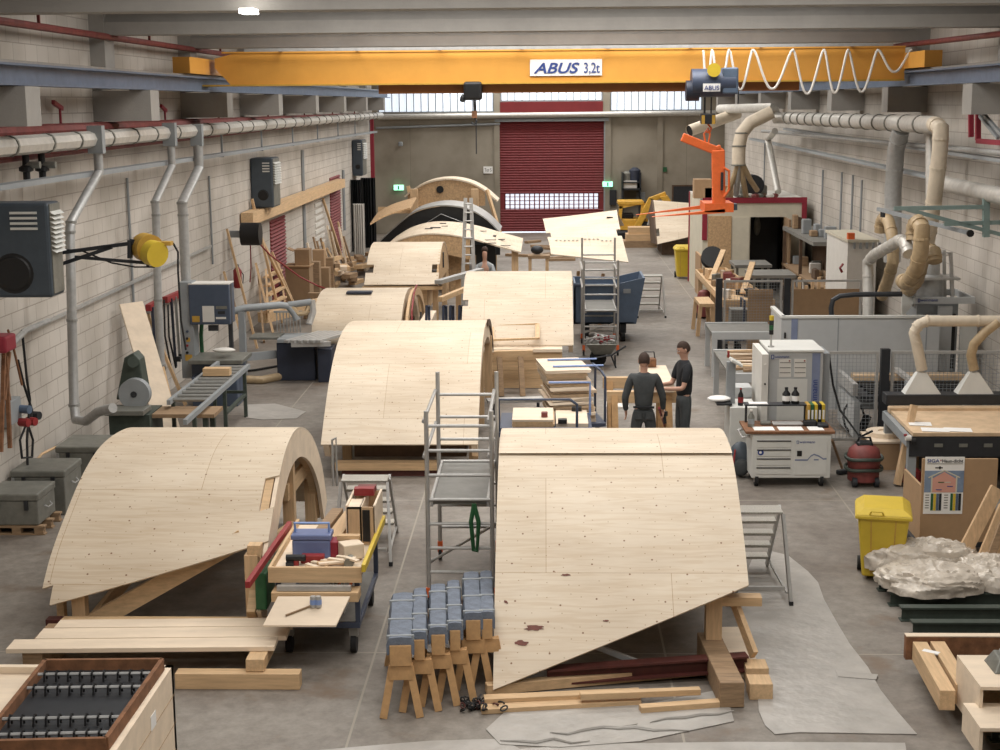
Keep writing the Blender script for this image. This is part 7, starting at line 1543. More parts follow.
tag(MB().box(a.x+.1, a.x+.75, 33.1, 33.7, .362, .6).build('crate', 'card'), 'flat brown crate on the parts trolley behind the fence', 'crate'); tag(MB().box(a.x+.2, a.x+.6, 33.15, 33.6, .602, 1.0).build('carton', 'deskgrey', bev=.01), 'grey carton standing on the flat crate behind the fence', 'carton')
# yellow bins
def bin_(loc, rz, lab, s=1.0):
    t = thing('waste_bin', lab, 'bin', loc, rz, 'yellow wheeled bins'); m = MB()
    b = [(-.22, -.26, .06), (.22, -.26, .06), (.22, .22, .06), (-.22, .22, .06)]; tp = [(-.29, -.36, .96), (.29, -.36, .96), (.29, .33, .96), (-.29, .33, .96)]
    m.add([V(p)*s for p in b+tp], [(0, 3, 2, 1), (4, 5, 6, 7), (0, 1, 5, 4), (1, 2, 6, 5), (2, 3, 7, 6), (3, 0, 4, 7)]); m.build('body', 'yellow', t, local=True, bev=.03)
    for x in (-.12, .12): MB().bar(V((x, -.265, .1))*s, V((x*1.15, -.355, .9))*s, .015, .012).build('body_rib', 'yellow_dk', t, local=True)
    MB().box(-.32*s, .32*s, -.4*s, .36*s, .93*s, .985*s).build('rim', 'yellow', t, local=True, bev=.015)
    m = MB().add([V(p)*s for p in [(-.32, -.4, .985), (.32, -.4, .985), (.32, .4, .985), (-.32, .4, .985), (-.22, -.28, 1.06), (.22, -.28, 1.06), (.22, .33, 1.08), (-.22, .33, 1.08)]], [(0, 3, 2, 1), (4, 5, 6, 7), (0, 1, 5, 4), (1, 2, 6, 5), (2, 3, 7, 6), (3, 0, 4, 7)])
    ld = m.build('lid', 'yellow', t, local=True, bev=.02); MB().tube([V(p)*s for p in ((-.16, -.37, .99), (-.14, -.4, 1.05), (-.02, -.4, 1.05), (0, -.37, .99))], .012, 6).build('lid_grip', 'yellow', ld, local=True)
    MB().tube([V(p)*s for p in ((-.2, .38, .98), (-.2, .46, 1.0), (.2, .46, 1.0), (.2, .38, .98))], .018, 8).build('handle', 'yellow', t, local=True)
    for x in (-.24, .24): MB().cyl(V((x-.03, .22, .1))*s, V((x+.03, .22, .1))*s, .1*s, 14).build('wheel', 'rubber', t, local=True)
    return t
p = fl(884, 585); bin_((p.x+.04, p.y+.36, 0), -.2, 'yellow wheeled waste bin in the right foreground, beside the poster board', .98).scale = (1.04, .95, .86)
p = fl(684, 279); bin_((p.x, p.y+.3, 0), 0, 'yellow wheeled waste bin at the corner of the paint booth', .98)
# tool cart
YC2 = 21.3; Cc = lambda px, py, d=0: aY(px, py, YC2+d)
r = thing('tool_cart', 'grey workshop cart with four drawers, a door, wheels and an orange-brown top', 'tool cart', (Cc(791, 480).x, YC2+.35, 0))
x0, x1 = Cc(752, 450).x, Cc(831, 450).x; zt7 = Cc(790, 431).z; zb7 = Cc(790, 478).z
MB().box(x0, x1, YC2, YC2+.7, zb7, zt7-.05).build('body', 'light_mach', r, bev=.01); MB().box(x0-.1, x1+.05, YC2-.03, YC2+.73, zt7-.04, zt7).build('worktop', 'rust', r, bev=.008)
wdx = x1-x0; dxs = [(.09*wdx, .49*wdx)]
for k in range(4):
    h = (zt7-.12-zb7-.05)/4; z = zb7+.06+h*(3-k); dr_ = MB().box(x0+.06*wdx, x0+.49*wdx, YC2-.012, YC2, z, z+h-.02).build('drawer', 'light_mach', r, bev=.003); MB().box(x0+.06*wdx, x0+.49*wdx, YC2-.022, YC2-.012, z+h-.045, z+h-.03).build('drawer_grip', 'steel_dark', dr_)
    if k == 1: MB().cyl((x0+.11*wdx, YC2-.016, z+h*.45), (x0+.11*wdx, YC2-.012, z+h*.45), .045, 16).build('round_sticker', 'signblue', dr_); MB().cyl((x0+.105*wdx, YC2-.018, z+h*.45), (x0+.105*wdx, YC2-.016, z+h*.45), .02, 12).build('sticker_centre', 'paper', dr_)
dd = MB().box(x0+.54*wdx, x0+.95*wdx, YC2-.012, YC2, zb7+.05, zt7-.1).build('door', 'light_mach', r, bev=.003)
MB().box(x0+.57*wdx, x0+.63*wdx, YC2-.02, YC2-.012, (zb7+zt7)/2-.02, (zb7+zt7)/2+.06).build('lock', 'black', dd)
text(dd, 'weinmann', (x0+.60*wdx, YC2-.014, zt7-.18), .055, 'signblue'); MB().frame(x0+.56*wdx, x0+.59*wdx, zt7-.19, zt7-.14, YC2-.02, .008, .008).build('logo_mark', 'bluelabel', dd)
zc = (zb7+zt7)/2-.09; wp = [(0, 0), (.4, .0), (.5, .06), (.6, .085), (.75, .06), (.9, .015), (1, .02)]; m = MB(); xx0, ww = x0+.545*wdx, .40*wdx
for i in range(6):
    (u0, v0), (u1, v1) = wp[i], wp[i+1]; m.add([(xx0+ww*u0, YC2-.016, zc+v0), (xx0+ww*u1, YC2-.016, zc+v1), (xx0+ww*u1, YC2-.016, zc+v1+.022), (xx0+ww*u0, YC2-.016, zc+v0+.022)], [(0, 1, 2, 3)])
m.build('blue_wave', 'bluelabel', dd); MB().box(xx0+ww*.6, xx0+ww*.75, YC2-.016, YC2-.013, zc+.005, zc+.025).build('blue_mark', 'bluelabel', dd)
MB().tube([(x0-.02, YC2+.1, zt7-.1), (x0-.13, YC2+.1, zt7-.12), (x0-.13, YC2+.6, zt7-.12), (x0-.02, YC2+.6, zt7-.1)], .018, 8).build('push_handle', 'alu', r)
for x in (x0+.08, x1-.12):
    for y in (YC2+.08, YC2+.6): MB().cyl((x-.025, y, .1), (x+.025, y, .1), .1, 18).build('wheel', 'rubber', r, smooth=True); MB().cyl((x-.03, y, .1), (x+.03, y, .1), .05, 12).build('hub', 'alu', r); MB().box(x-.04, x+.04, y-.04, y+.04, .16, zb7).build('castor_fork', 'galv', r)
sh_ = zt7+.27; MB().box(x0-.05, x1-.25, YC2+.5, YC2+.72, sh_, sh_+.02).build('upper_shelf', 'steel_dark', r); MB().box(x0-.03, x0, YC2+.6, YC2+.65, zt7, sh_).build('shelf_post', 'steel_dark', r); MB().box(x1-.3, x1-.27, YC2+.6, YC2+.65, zt7, sh_).build('shelf_post', 'steel_dark', r)
for k, (u, w_, lab) in enumerate(((.16, .3, 'left paper sheet on the tool cart top'), (.5, .36, 'middle paper sheet on the tool cart top'), (.82, .22, 'right paper sheet on the tool cart top'))): x = x0+u*wdx; tag(MB().box(x-w_/2, x+w_/2, YC2+.03, YC2+.28, zt7+.001, zt7+.006).build('paper_sheet', 'paper'), lab, 'paper')
tag(MB().box(x0+.02, x0+.3, YC2+.53, YC2+.68, sh_+.021, sh_+.03).build('paper_sheet', 'paper'), 'paper lying on the upper shelf of the tool cart', 'paper')
def bottle(p, r_, h, m, lab, cap='black', lb='paper', nm='bottle'):
    o = thing(nm, lab, 'bottle', tuple(p)); MB().lathe(p, [(r_*.95, 0), (r_, .01), (r_, h*.62), (r_*.4, h*.82), (r_*.38, h*.95)], 14).build('body', m, o, smooth=True); MB().lathe(V(p)+V((0, 0, h*.93)), [(r_*.45, 0), (r_*.45, h*.09)], 12).build('cap', cap, o); MB().lathe(V(p), [(r_*1.02, h*.18), (r_*1.02, h*.5)], 14).build('label_band', lb, o)
for k, px in enumerate((786, 795)): bottle(V((aY(px, 408, YC2+.6).x, YC2+.6, sh_+.022)), .06, .24, 'black', ['left black bottle of the pair on the cart shelf', 'right black bottle of the pair on the cart shelf'][k])
bottle(V((x0+.02, YC2+.3, zt7+.002)), .05, .25, 'tin', 'grey spray bottle at the left edge of the cart top', 'whitep', 'mid_mach')
for k, m in enumerate(('yellow_dk', 'green', 'yellow', 'black', 'yellow')):
    x = x1-.26+.055*k; o = thing('ring_binder', 'binder', 'binder', (x, YC2+.5, zt7)); o['label'] = ['leftmost binder on the tool cart, yellow spined', 'green binder second in the row on the tool cart', 'yellow binder in the middle of the row on the tool cart', 'black binder second from right on the tool cart', 'rightmost yellow binder on the tool cart'][k]; o['group'] = 'binders on the tool cart'
    MB().box(x-.024, x+.024, YC2+.45, YC2+.7, zt7+.002, zt7+.3).build('cover', m, o, bev=.003); MB().box(x-.014, x+.014, YC2+.447, YC2+.45, zt7+.08, zt7+.22).build('spine_label', 'paper', o)
for k, (u, y, sz, m, lab) in enumerate(((.78, .36, (.2, .14, .08), 'black', 'dark hand tool lying before the binders on the tool cart'), (.93, .3, (.16, .2, .05), 'steel_dark', 'black pad at the right end of the tool cart'), (.22, .42, (.16, .1, .06), 'tin', 'grey gadget at the left of the tool cart top'), (.5, .42, (.45, .18, .04), 'alu', 'flat metal tool lying across the tool cart top'))): c = V((x0+u*wdx, YC2+y, zt7+.002+sz[2]/2)); tag(MB().ob(c, sz).build('hand_tool', m, bev=.02), lab, 'tool')
# control cabinet behind
YD = 22.7; D = lambda px, py, d=0: aY(px, py, YD+d)
r = thing('control_cabinet', 'tall grey electrical cabinet with a blue lettered stripe behind the tool cart', 'cabinet', (D(794, 400).x, YD+.5, 0)); x0, x1 = D(768, 400).x, D(822, 400).x; z1 = D(795, 352).z
MB().box(x0, x1, YD, YD+1.0, 0.1, z1).build('body', 'grey_mach', r, bev=.01); MB().box(x0-.01, x1+.01, YD-.02, YD+1.02, z1, z1+.03).build('roof', 'light_mach', r); MB().box(x0+.05, x1-.05, YD+.05, YD+.9, 0, .1).build('plinth', 'steel_dark', r)
st = MB().box(D(811, 400).x, D(819, 400).x, YD-.008, YD, .3, z1-.02).build('blue_stripe', 'bluelabel', r); text(st, 'weinmann', (D(817.5, 380).x, YD-.011, .78), .14, 'signblue', R=Matrix.Rotation(pi/2, 3, 'X') @ Matrix.Rotation(pi/2, 3, 'Z'))
lp = MB().box(D(770.5, 360).x, D(785, 360).x, YD-.006, YD, z1-.11, z1-.03).build('logo_plate', 'grey_mach', r); text(lp, 'weinmann', (D(774.5, 357).x, YD-.009, z1-.09), .055, 'signblue'); MB().frame(D(771, 360).x, D(774, 360).x, z1-.11, z1-.04, YD-.012, .01, .008).build('logo_mark', 'signblue', lp)
for u in (779, 794): 
    pf = MB().box(D(u, 370).x, D(u+12, 370).x, YD-.006, YD, D(780, 377).z, D(780, 359).z).build('notice_sheet', 'whitep', r)
    for k in range(3): z = D(780, 363+5*k).z; MB().box(D(u+.6, 370).x, D(u+11.4, 370).x, YD-.009, YD-.006, z, z+.012).build('text_bar', 'deskgrey', pf)
    MB().box(D(u+9.5, 370).x, D(u+11, 370).x, YD-.009, YD-.006, D(780, 361.5).z, D(780, 360.2).z).build('red_mark', 'red', pf)
MB().box(D(777, 395).x, D(807, 395).x, YD-.004, YD, .6, D(790, 379).z).build('service_panel', 'light_mach', r)
MB().box(x1, x1+.12, YD+.1, YD+.8, .5, z1-.04).build('side_box', 'mid_mach', r); MB().box(x0-.12, x0-.02, YD-.1, YD+1.0, .35, z1-.02).build('open_door', 'whitep', r)
for k in range(3): MB().cyl((x0-.07, YD-.12, 1.0+.3*k), (x0-.07, YD-.1, 1.0+.3*k), .015, 8).build('indicator', ['red', 'black', 'whitep'][k], r)
c = V((D(774, 346).x, YD+.3, z1+.03)); MB().cyl(c, c+V((0, 0, .2)), .015, 8).build('lamp_pole', 'alu', r); MB().cyl(c, c+V((0, 0, .02)), .05, 10).build('lamp_base', 'alu', r)
for k, m in enumerate(('black', 'green', 'steel_dark', 'yellow')): MB().cyl(c+V((0, 0, .2+.075*k)), c+V((0, 0, .27+.075*k)), .035, 12).build('signal_lamp', m, r)
tag(MB().tube([D(829, 355, .6), D(833, 385, .4), D(840, 410, .1), fl(860, 437, .55), V((5.0, 22.3, .62))], .018, 6).build('cable', 'rubber'), 'black cable running from the grey cabinet to the red vacuum cleaner', 'cable')
# control desk
r = thing('control_desk', 'light grey control desk with sloping panel left of the tall cabinet', 'control desk', (D(742, 430).x, YD, 0)); a, b = D(728, 440), D(756, 398)
MB().box(a.x, b.x, YD-.2, YD+.5, 0, .95).build('base_cabinet', 'light_mach', r, bev=.01); MB().box(D(727, 400).x, D(736, 400).x, YD+.1, YD+.2, .95, D(730, 363).z).build('screen_arm', 'mid_mach', r, bev=.01); MB().box(D(735, 400).x, D(757, 400).x, YD+.55, YD+.95, .95, D(745, 388, .5).z).build('rear_box', 'grey_mach', r, bev=.01)
MB().ob(D(736, 362, .1), (.2, .3, .04), rotm(0, .5, 0)).build('control_panel', 'light_mach', r, bev=.01); MB().cyl(D(728.5, 357, .1), D(728.5, 351, .1), .018, 8).build('emergency_stop', 'red', r)
MB().box(D(716, 400).x, D(731, 400).x, YD-.15, YD+.25, .97, 1.0).build('side_tray', 'steel_dark', r)
c = D(718, 400, .0); tag(MB().sph((c.x+.02, YD+.05, 1.04), .17, 10, (1.1, .9, .28)).build('plastic_bag', 'paper', smooth=True), 'white crumpled plastic bag lying on the side tray of the control desk', 'bag')
bottle(V((D(740, 410).x, YD-.05, .952)), .042, .27, 'black', 'dark cola bottle with a red label on the control desk', 'red', 'red')
p = fl(741, 478); o = thing('backpack', 'dark blue-grey backpack with red straps on the floor by the tool cart', 'backpack', (p.x, p.y+.1, 0)); MB().sph((p.x, p.y+.12, .27), .26, 14, (.72, .55, 1.04)).build('pack', 'heater', o, smooth=True); MB().sph((p.x, p.y-.02, .17), .15, 10, (.8, .4, .9)).build('front_pocket', 'cloth_dk', o, smooth=True)
for s_ in (-1, 1): MB().tube([(p.x+s_*.1, p.y-.03, .45), (p.x+s_*.13, p.y-.09, .25), (p.x+s_*.16, p.y-.05, .03)], .014, 6).build('strap', 'red', o)
# red vacuum cleaner
p = fl(866, 488); o = thing('vacuum_cleaner', 'round dark red wet-dry vacuum with a black hose wound around it', 'vacuum', (p.x, p.y+.2, 0)); c = V((p.x, p.y+.22, 0))
MB().lathe(c, [(.2, .06), (.23, .08), (.23, .3), (.24, .32), (.25, .42), (.22, .54), (.13, .61), (.02, .63)], 22).build('canister', 'redpipe', o, smooth=True); MB().box(c.x-.12, c.x+.12, c.y-.1, c.y+.1, .57, .66).build('motor_head', 'black', o, bev=.04); MB().tube([c+V((-.1, 0, .64)), c+V((-.08, 0, .71)), c+V((.08, 0, .71)), c+V((.1, 0, .64))], .018, 8).build('handle', 'black', o)
for z in (.26, .42): MB().tube([c+V((.265*cos(a), .265*sin(a), z+.012*sin(3*a))) for a in [2*pi*i/24 for i in range(25)]], .026, 8).build('wound_hose', 'dkgreen', o, smooth=True)
for s_ in (-1, 1): MB().cyl((c.x+s_*.16-.03, c.y-.17, .075), (c.x+s_*.16+.03, c.y-.17, .075), .073, 14).build('wheel', 'steel_dark', o, smooth=True)
tag(MB().bar(fl(842, 470)+V((0, 0, .03)), aY(832, 440, 21.9), .03, .03).build('vacuum_wand', 'oldwood'), 'thin stick leaning between tool cart and red vacuum cleaner', 'stick'); c = fl(844, 474); tag(MB().ob(c+V((0, 0, .04)), (.25, .1, .07), rotm(rz=.5)).build('floor_nozzle', 'steel_dark', bev=.02), 'black floor nozzle lying left of the red vacuum cleaner', 'nozzle')
o = thing('cable_bundle', 'looped black cable bundle on the floor behind the wire mesh', 'cable', (5.1, 24.5, .0)); MB().tube([V((5.2+.18*cos(a), 24.6+.14*sin(a), .08+.25*(1+sin(a)))) for a in [2*pi*i/12 for i in range(13)]], .02, 6).build('loop', 'rubber', o); MB().bar((5.3, 24.6, .04), (5.45, 24.7, .35), .1, .1).build('connector', 'black', o); 
# tables left of the cabinet
def table(x0, x1, Y0, Y1, z, lab, m='grey_mach', legs_=True):
    r = thing('roller_bench', lab, 'bench', ((x0+x1)/2, Y0, 0)); MB().box(x0, x1, Y0, Y0+.08, z-.16, z).build('front_beam', m, r, bev=.005); MB().box(x0, x1, Y1-.08, Y1, z-.16, z).build('rear_beam', m, r); MB().box(x0, x1, Y0+.08, Y1-.08, z-.06, z-.02).build('bench_top', 'deskgrey', r)
    for x in (x0+.06, x1-.06):
        for y in (Y0+.04, Y1-.04): MB().box(x-.05, x+.05, y-.04, y+.04, 0, z-.16).build('leg', m, r)
    return r
a = aY(712, 340, 30.2); b = aY(777, 340, 30.2); table(a.x, b.x, 30.2, 31.6, aY(740, 332, 30.2).z, 'grey steel bench in front of the framed fence')
a = aY(718, 360, 27.2); table(a.x, aY(757, 360, 27.2).x, 25.4, 28.0, .95, 'second grey bench with loose timber parts, behind the control desk')
rnd = random.Random(6)
for k in range(12):
    y = 25.7+.18*k; x = a.x+.15+rnd.uniform(0, .15); tag(MB().bar((x, y, .955), (x+rnd.uniform(.5, .9), y+rnd.uniform(-.12, .12), .955), .09, .045).build('timber_part', rnd.choice(['ply_plain', 'pine', 'oldwood', 'ply_plain'])), 'loose timber part lying on the second grey bench', 'timber', 'timber parts on the grey bench')
# poster board
YP = 17.75; Pp = lambda px, py, d=0: aY(px, py, YP+d)
r = thing('chipboard_box', 'brown chipboard box on dark table legs in the right foreground, a poster on its front', 'box', (Pp(955, 540).x, YP, 0)); r['label'] = 'brown chipboard box on dark legs in the right foreground, poster on its front'
x0, x1, z0, z1 = Pp(921, 500).x, Pp(996, 500).x, Pp(955, 542).z, Pp(955, 459).z
MB().box(x0, x1, YP, YP+.04, z0, z1).build('front_board', 'mdf', r); MB().box(x0, x0+.03, YP+.04, YP+.9, z0, z1-.35).build('side_board', 'mdf', r); MB().box(x0+.03, x1, YP+.04, YP+.9, z0, z0+.03).build('bottom_board', 'mdf', r)
MB().box(x0-.05, x1, YP-.0, YP+.95, z0-.07, z0).build('table_frame', 'steel_dark', r)
for x, y in ((x0+.1, YP+.05), (x1-.1, YP+.05), (x0+.0, YP+.85), (x1-.1, YP+.85)): MB().box(x-.04, x+.04, y-.03, y+.03, 0, z0-.07).build('leg', 'steel_dark', r)
MB().prism([(x0+.06, YP+.02, z0-.07), (x0+.4, YP+.02, z0-.07), (x0+.14, YP+.02, z0-.28), (x0+.06, YP+.02, z0-.28)], (0, .03, 0)).build('knee_brace', 'steel_dark', r)
pa, pb = Pp(923, 514, -.01), Pp(965, 457, -.01); pw, ph = pb.x-pa.x, pb.z-pa.z; yp = YP-.006
ps_ = MB().box(pa.x, pb.x, yp, YP-.001, pa.z, pb.z).build('poster', 'paper', r)
def pr(u0, u1, v0, v1, m, nm, d=.002): return MB().box(pa.x+pw*u0, pa.x+pw*u1, yp-d, yp, pa.z+ph*v0, pa.z+ph*v1).build(nm, m, ps_)
mat('psky', (120, 140, 168), .7, var=.2, scale=6); mat('ppink', (214, 150, 132), .7, var=.05)
pr(.0, 1, .38, .76, 'psky', 'sky_field'); pr(.20, .80, .38, .62, 'ppink', 'house_field', .003)
MB().prism([(pa.x+pw*.2, yp-.003, pa.z+ph*.62), (pa.x+pw*.8, yp-.003, pa.z+ph*.62), (pa.x+pw*.5, yp-.003, pa.z+ph*.74)], (0, .001, 0)).build('gable_field', 'ppink', ps_)
for s0, s1 in ((.1, .5), (.9, .5)): MB().bar((pa.x+pw*s0, yp-.004, pa.z+ph*.64), (pa.x+pw*s1, yp-.004, pa.z+ph*.765), .004, .014).build('roof_line', 'cream', ps_)
for u in (.17, .80): pr(u, u+.035, .38, .66, 'cream', 'wall_line', .004)
for u in (.18, .68):
    for k, m in enumerate(('green', 'yellow', 'skip', 'steel_dark')): pr(u+.07*k, u+.07*k+.065, .06, .36, m, 'colour_bar')
for u in (.04, .52): 
    for k in range(6): pr(u, u+.1, .1+.045*k, .115+.045*k, 'tin', 'text_line')
fit_text(ps_, 'SIGA', pa.x+pw*.05, pa.x+pw*.36, pa.z+ph*.905, ph*.055, yp-.003, 'signblue', off=.0006)
fit_text(ps_, 'Haus-dicht', pa.x+pw*.43, pa.x+pw*.96, pa.z+ph*.905, ph*.055, yp-.003, 'black', off=.0003); pr(.05, .96, .875, .885, 'tin', 'text_line'); pr(.38, .41, .93, .95, 'red', 'red_dot')
for u, v, m in ((.35, .55, 'green'), (.58, .48, 'signblue'), (.3, .42, 'signblue'), (.52, .55, 'cream')): pr(u, u+.15, v, v+.015, m, 'small_arrow', .005)
pr(.26, .45, .80, .82, 'black', 'aeroplane_mark'); pr(.36, .40, .785, .835, 'black', 'aeroplane_mark')
# leaning planks at the right edge
for k, (b, t_, w_, m, lab) in enumerate((((958, 566), (997, 488), .16, 'pinez', 'pale plank with a knot leaning in front of the chipboard box'), ((975, 604), (1003, 505), .09, 'pinez', 'thin plank leaning at the right edge, left one of the bundle'), ((983, 608), (1010, 505), .09, 'oldwood', 'thin brown plank leaning at the right edge, second of the bundle'), ((992, 610), (1018, 506), .1, 'pine', 'plank leaning at the extreme right edge, third of the bundle'), ((944, 585), (975, 550), .18, 'ply_plain', 'short pale board leaning low under the chipboard box'))):
    Y0 = 16.9-.15*(k % 3); p, q_ = aY(*b, Y0), aY(*t_, Y0+.25); p.z = max(.22, p.z); tag(MB().bar(p, q_, w_, .05, (0, 1, 0)).build('plank', m, bev=.003), lab, 'plank')
# row of steel channel pallets on the floor at the right
r = None
edge = [(876, 592), (905, 628), (930, 662), (958, 700), (985, 738)]
for k in range(13):
    f = k/12; px = 866+f*(1000-866); py = 575+f*(755-575)
    p = fl(px, py); x0 = p.x
    o = thing('steel_channel', 'x', 'channel', (x0+.5, p.y, 0)); o['label'] = 'dark green steel channel bearer in the row along the right side'; o['group'] = 'channel bearers at the right'
    MB().box(x0, x0+1.6, p.y-.06, p.y+.06, .14, .16).build('top_flange', 'dkgreen', o); MB().box(x0+.02, x0+1.6, p.y-.008, p.y+.008, .012, .14).build('web', 'dkgreen', o); MB().box(x0, x0+1.6, p.y-.06, p.y+.06, 0, .012).build('bottom_flange', 'dkgreen', o)
# bagged film heap
from mathutils import noise
def heap(c, sx, sy, sz, seed, lab, m='bagfilm'):
    n_, mm = 72, 30; mb = MB(); off = V((seed*7.3, 0, 0))
    for i in range(mm+1):
        t = i/mm; th = t*pi*.52
        for j in range(n_):
            a = 2*pi*j/n_; d = V((sin(th)*cos(a), sin(th)*sin(a), cos(th))); q = d*1.7+off
            w1 = noise.noise(q*.9); rdg = 1-abs(noise.noise(V((q.x*1.2+w1, q.y*2.6, q.z*1.5))))*2.4; f2 = 1-abs(noise.noise(q*4.5))*2
            rr = 1+.16*w1+.10*rdg+.03*f2; zz = max(0.0, cos(th))**.55*sz*(.8+.35*rdg*.5+.10*f2) if t < .97 else 0
            mb.v.append(V((c[0]+sx*rr*d.x, c[1]+sy*rr*d.y, c[2]+max(0.0, zz))))
    for i in range(mm):
        for j in range(n_): a = i*n_+j; b = i*n_+(j+1) % n_; mb.f.append((a, b, b+n_, a+n_))
    mb.f.append(tuple(range(n_))); mb.f.append(tuple(mm*n_+j for j in reversed(range(n_))))
    return tag(mb.build('film_bundle', m, smooth=True), lab, 'film bundle', 'folded film heap')
p = fl(913, 606); p.x += .22; heap((p.x+.05, p.y+.25, .17), .56, .5, .24, 1, 'front crumpled bundle of milky film at the foot of the yellow bin')
heap((p.x+.12, p.y+.85, .17), .6, .4, .34, 2, 'rear crumpled bundle of film between yellow bin and chipboard box')
heap((p.x+.78, p.y+.4, .17), .42, .42, .28, 3, 'right crumpled bundle of film beside the leaning planks')
# boards and boxes lower right
p = fl(905, 645, .3); a = p; b = fl(1010, 645, .3)
o = thing('concrete_form_board', 'long stained timber board on edge lying across the channel bearers', 'board', (a.x+.6, a.y, .16)); MB().box(a.x, a.x+2.0, a.y-.04, a.y+.04, .162, .40).build('board', 'rust', o); MB().box(a.x, a.x+2.0, a.y-.045, a.y+.045, .40, .41).build('top_edge', 'ply_plain', o)
for k, (b0, b1) in enumerate((((914, 640), (942, 690)), ((929, 636), (958, 684)))):
    p, q_ = fl(b0[0]+6, b0[1], .38), fl(b1[0]+6, b1[1]-1, .38); p.z = q_.z = .27; p.y = min(p.y, a.y-.06); tag(MB().bar(p, q_, .14, .19).build('squared_beam', 'pine', bev=.005), ['left of the two pale beams lying on the channel bearers', 'right of the two pale beams lying on the channel bearers'][k], 'beam')
c = fl(931, 652, .36); tag(MB().ob((c.x, c.y, .36), (.16, .07, .012), rotm(rz=-.6)).build('white_scrap', 'paper'), 'white scrap lying on the pale beams at the lower right', 'scrap')
def openbox(x0, x1, y0, y1, z0, z1, lab):
    o = thing('plywood_box', lab, 'box', ((x0+x1)/2, (y0+y1)/2, z0)); MB().box(x0, x1, y0, y1, z1-.03, z1).build('top_board', 'ply_plain', o); MB().box(x0, x0+.03, y0+.02, y1, z0, z1-.03).build('side_board', 'ply_plain', o); MB().box(x1-.03, x1, y0+.02, y1, z0, z1-.03).build('side_board', 'ply_plain', o); MB().box(x0+.03, x1-.03, y1-.03, y1, z0, z1-.03).build('back_board', 'pine', o); return o
p = fl(960, 655, .62); q0 = fl(957, 655, .62); openbox(q0.x, q0.x+.9, q0.y-.75, q0.y, .162, .62, 'taller plywood box at the right edge with a grey device on top').location
q1 = fl(960, 702, .42); openbox(q1.x+.02, q1.x+.9, q1.y-.55, q1.y-.02, .162, .42, 'low plywood box in the lower right corner, speckled top')
c = V((q0.x+.42, q0.y-.3, .622)); o = thing('scale_device', 'flat grey metal device standing on the taller plywood box', 'device', tuple(c)); m = MB().add([c+V(v) for v in [(-.22, -.17, 0), (.25, -.17, 0), (.25, .17, 0), (-.22, .17, 0), (-.16, -.1, .11), (.25, -.1, .11), (.25, .15, .11), (-.14, .15, .11)]], [(0, 3, 2, 1), (4, 5, 6, 7), (0, 1, 5, 4), (1, 2, 6, 5), (2, 3, 7, 6), (3, 0, 4, 7)]); m.build('housing', 'tin', o, bev=.01); MB().box(c.x-.1, c.x+.22, c.y-.06, c.y+.12, c.z+.11, c.z+.13).build('plate', 'alu', o)
# excavator, back
YX = 61.5; X_ = lambda px, py, d=0: aY(px, py, YX+d)
r = thing('mini_excavator', 'yellow mini excavator with a raised boom parked at the back wall', 'excavator', (X_(632, 233).x, YX, 0))
a, b = X_(617, 226), X_(646, 201)
for q0_, q1_ in (((619, 226), (621, 206)), ((641, 226), (643, 203)), ((619, 207), (643, 202)), ((619, 228), (641, 228))): MB().bar(X_(*q0_), X_(*q1_), .14, .14).build('cab_frame', 'digger', r)
MB().bar(X_(619, 226, .9), X_(621, 206, .9), .12, .12).build('cab_frame', 'digger', r); MB().bar(X_(641, 226, .9), X_(643, 203, .9), .12, .12).build('cab_frame', 'digger', r)
MB().box(X_(618, 204).x, X_(644, 204).x, YX-.1, YX+1.1, X_(630, 205).z, X_(630, 201).z).build('cab_roof', 'digger', r, bev=.04)
MB().box(X_(622, 220).x, X_(634, 220).x, YX+.3, YX+.8, .4, X_(630, 214).z).build('seat', 'black', r, bev=.05)
MB().box(X_(616, 230).x, X_(648, 230).x, YX, YX+1.3, .45, .85).build('chassis', 'digger', r, bev=.05)
for dy in (-.1, 1.0): MB().box(X_(614, 232).x, X_(656, 232).x, YX+dy, YX+dy+.3, 0, .42).build('track', 'black', r, bev=.14)
MB().bar(X_(636, 229, -.2), X_(652, 198, -.2), .18, .26).build('boom', 'digger', r, bev=.03); MB().bar(X_(650, 200, -.2), X_(666, 194, -.2), .18, .22).build('dipper_arm', 'digger', r, bev=.03); MB().cyl(X_(648, 225, -.3), X_(655, 205, -.3), .05, 8).build('hydraulic_ram', 'alu', r)
MB().prism([X_(660, 197, -.5), X_(668, 196, -.5), X_(671, 201, -.5), X_(664, 203, -.5)], (0, .6, 0)).build('bucket', 'digger', r)
MB().cyl(X_(645, 229, -.2), X_(645, 229, .2), .32, 16).build('drive_wheel', 'rubber', r)
# rack and equipment on the back wall
p = aY(632, 185, 64.4); r = thing('storage_rack', 'dark shelf rack with containers on the back wall above the digger', 'rack', (p.x, 64.6, 0)); a, b = aY(622, 190, 64.4), aY(641, 177, 64.4)
MB().box(a.x, b.x, 64.2, 65, a.z, a.z+.08).build('shelf_board', 'steel_dark', r); MB().box(a.x, a.x+.06, 64.2, 65, 0, b.z+.2).build('upright', 'steel_dark', r); MB().box(b.x-.06, b.x, 64.2, 65, 0, b.z+.2).build('upright', 'steel_dark', r); MB().box(a.x, b.x, 64.2, 65, b.z-.25, b.z-.2).build('shelf_board', 'steel_dark', r)
for px, w_, h, m, lab in ((627, .4, .45, 'tin', 'grey drum on the dark wall rack'), (635, .5, .6, 'navy', 'dark blue canister on the dark wall rack')): x = aY(px, 180, 64.4).x; tag(MB().lathe((x, 64.6, b.z-.198), [(w_/2, 0), (w_/2, h*.8), (w_*.2, h)], 14).build('canister', m, smooth=True), lab, 'canister')
p = aY(630, 186, 64.2); tag(MB().box(p.x-.3, p.x+.3, 64.3, 64.7, a.z+.082, a.z+.4).build('white_box', 'whitep'), 'white box on the lower board of the dark wall rack', 'box')
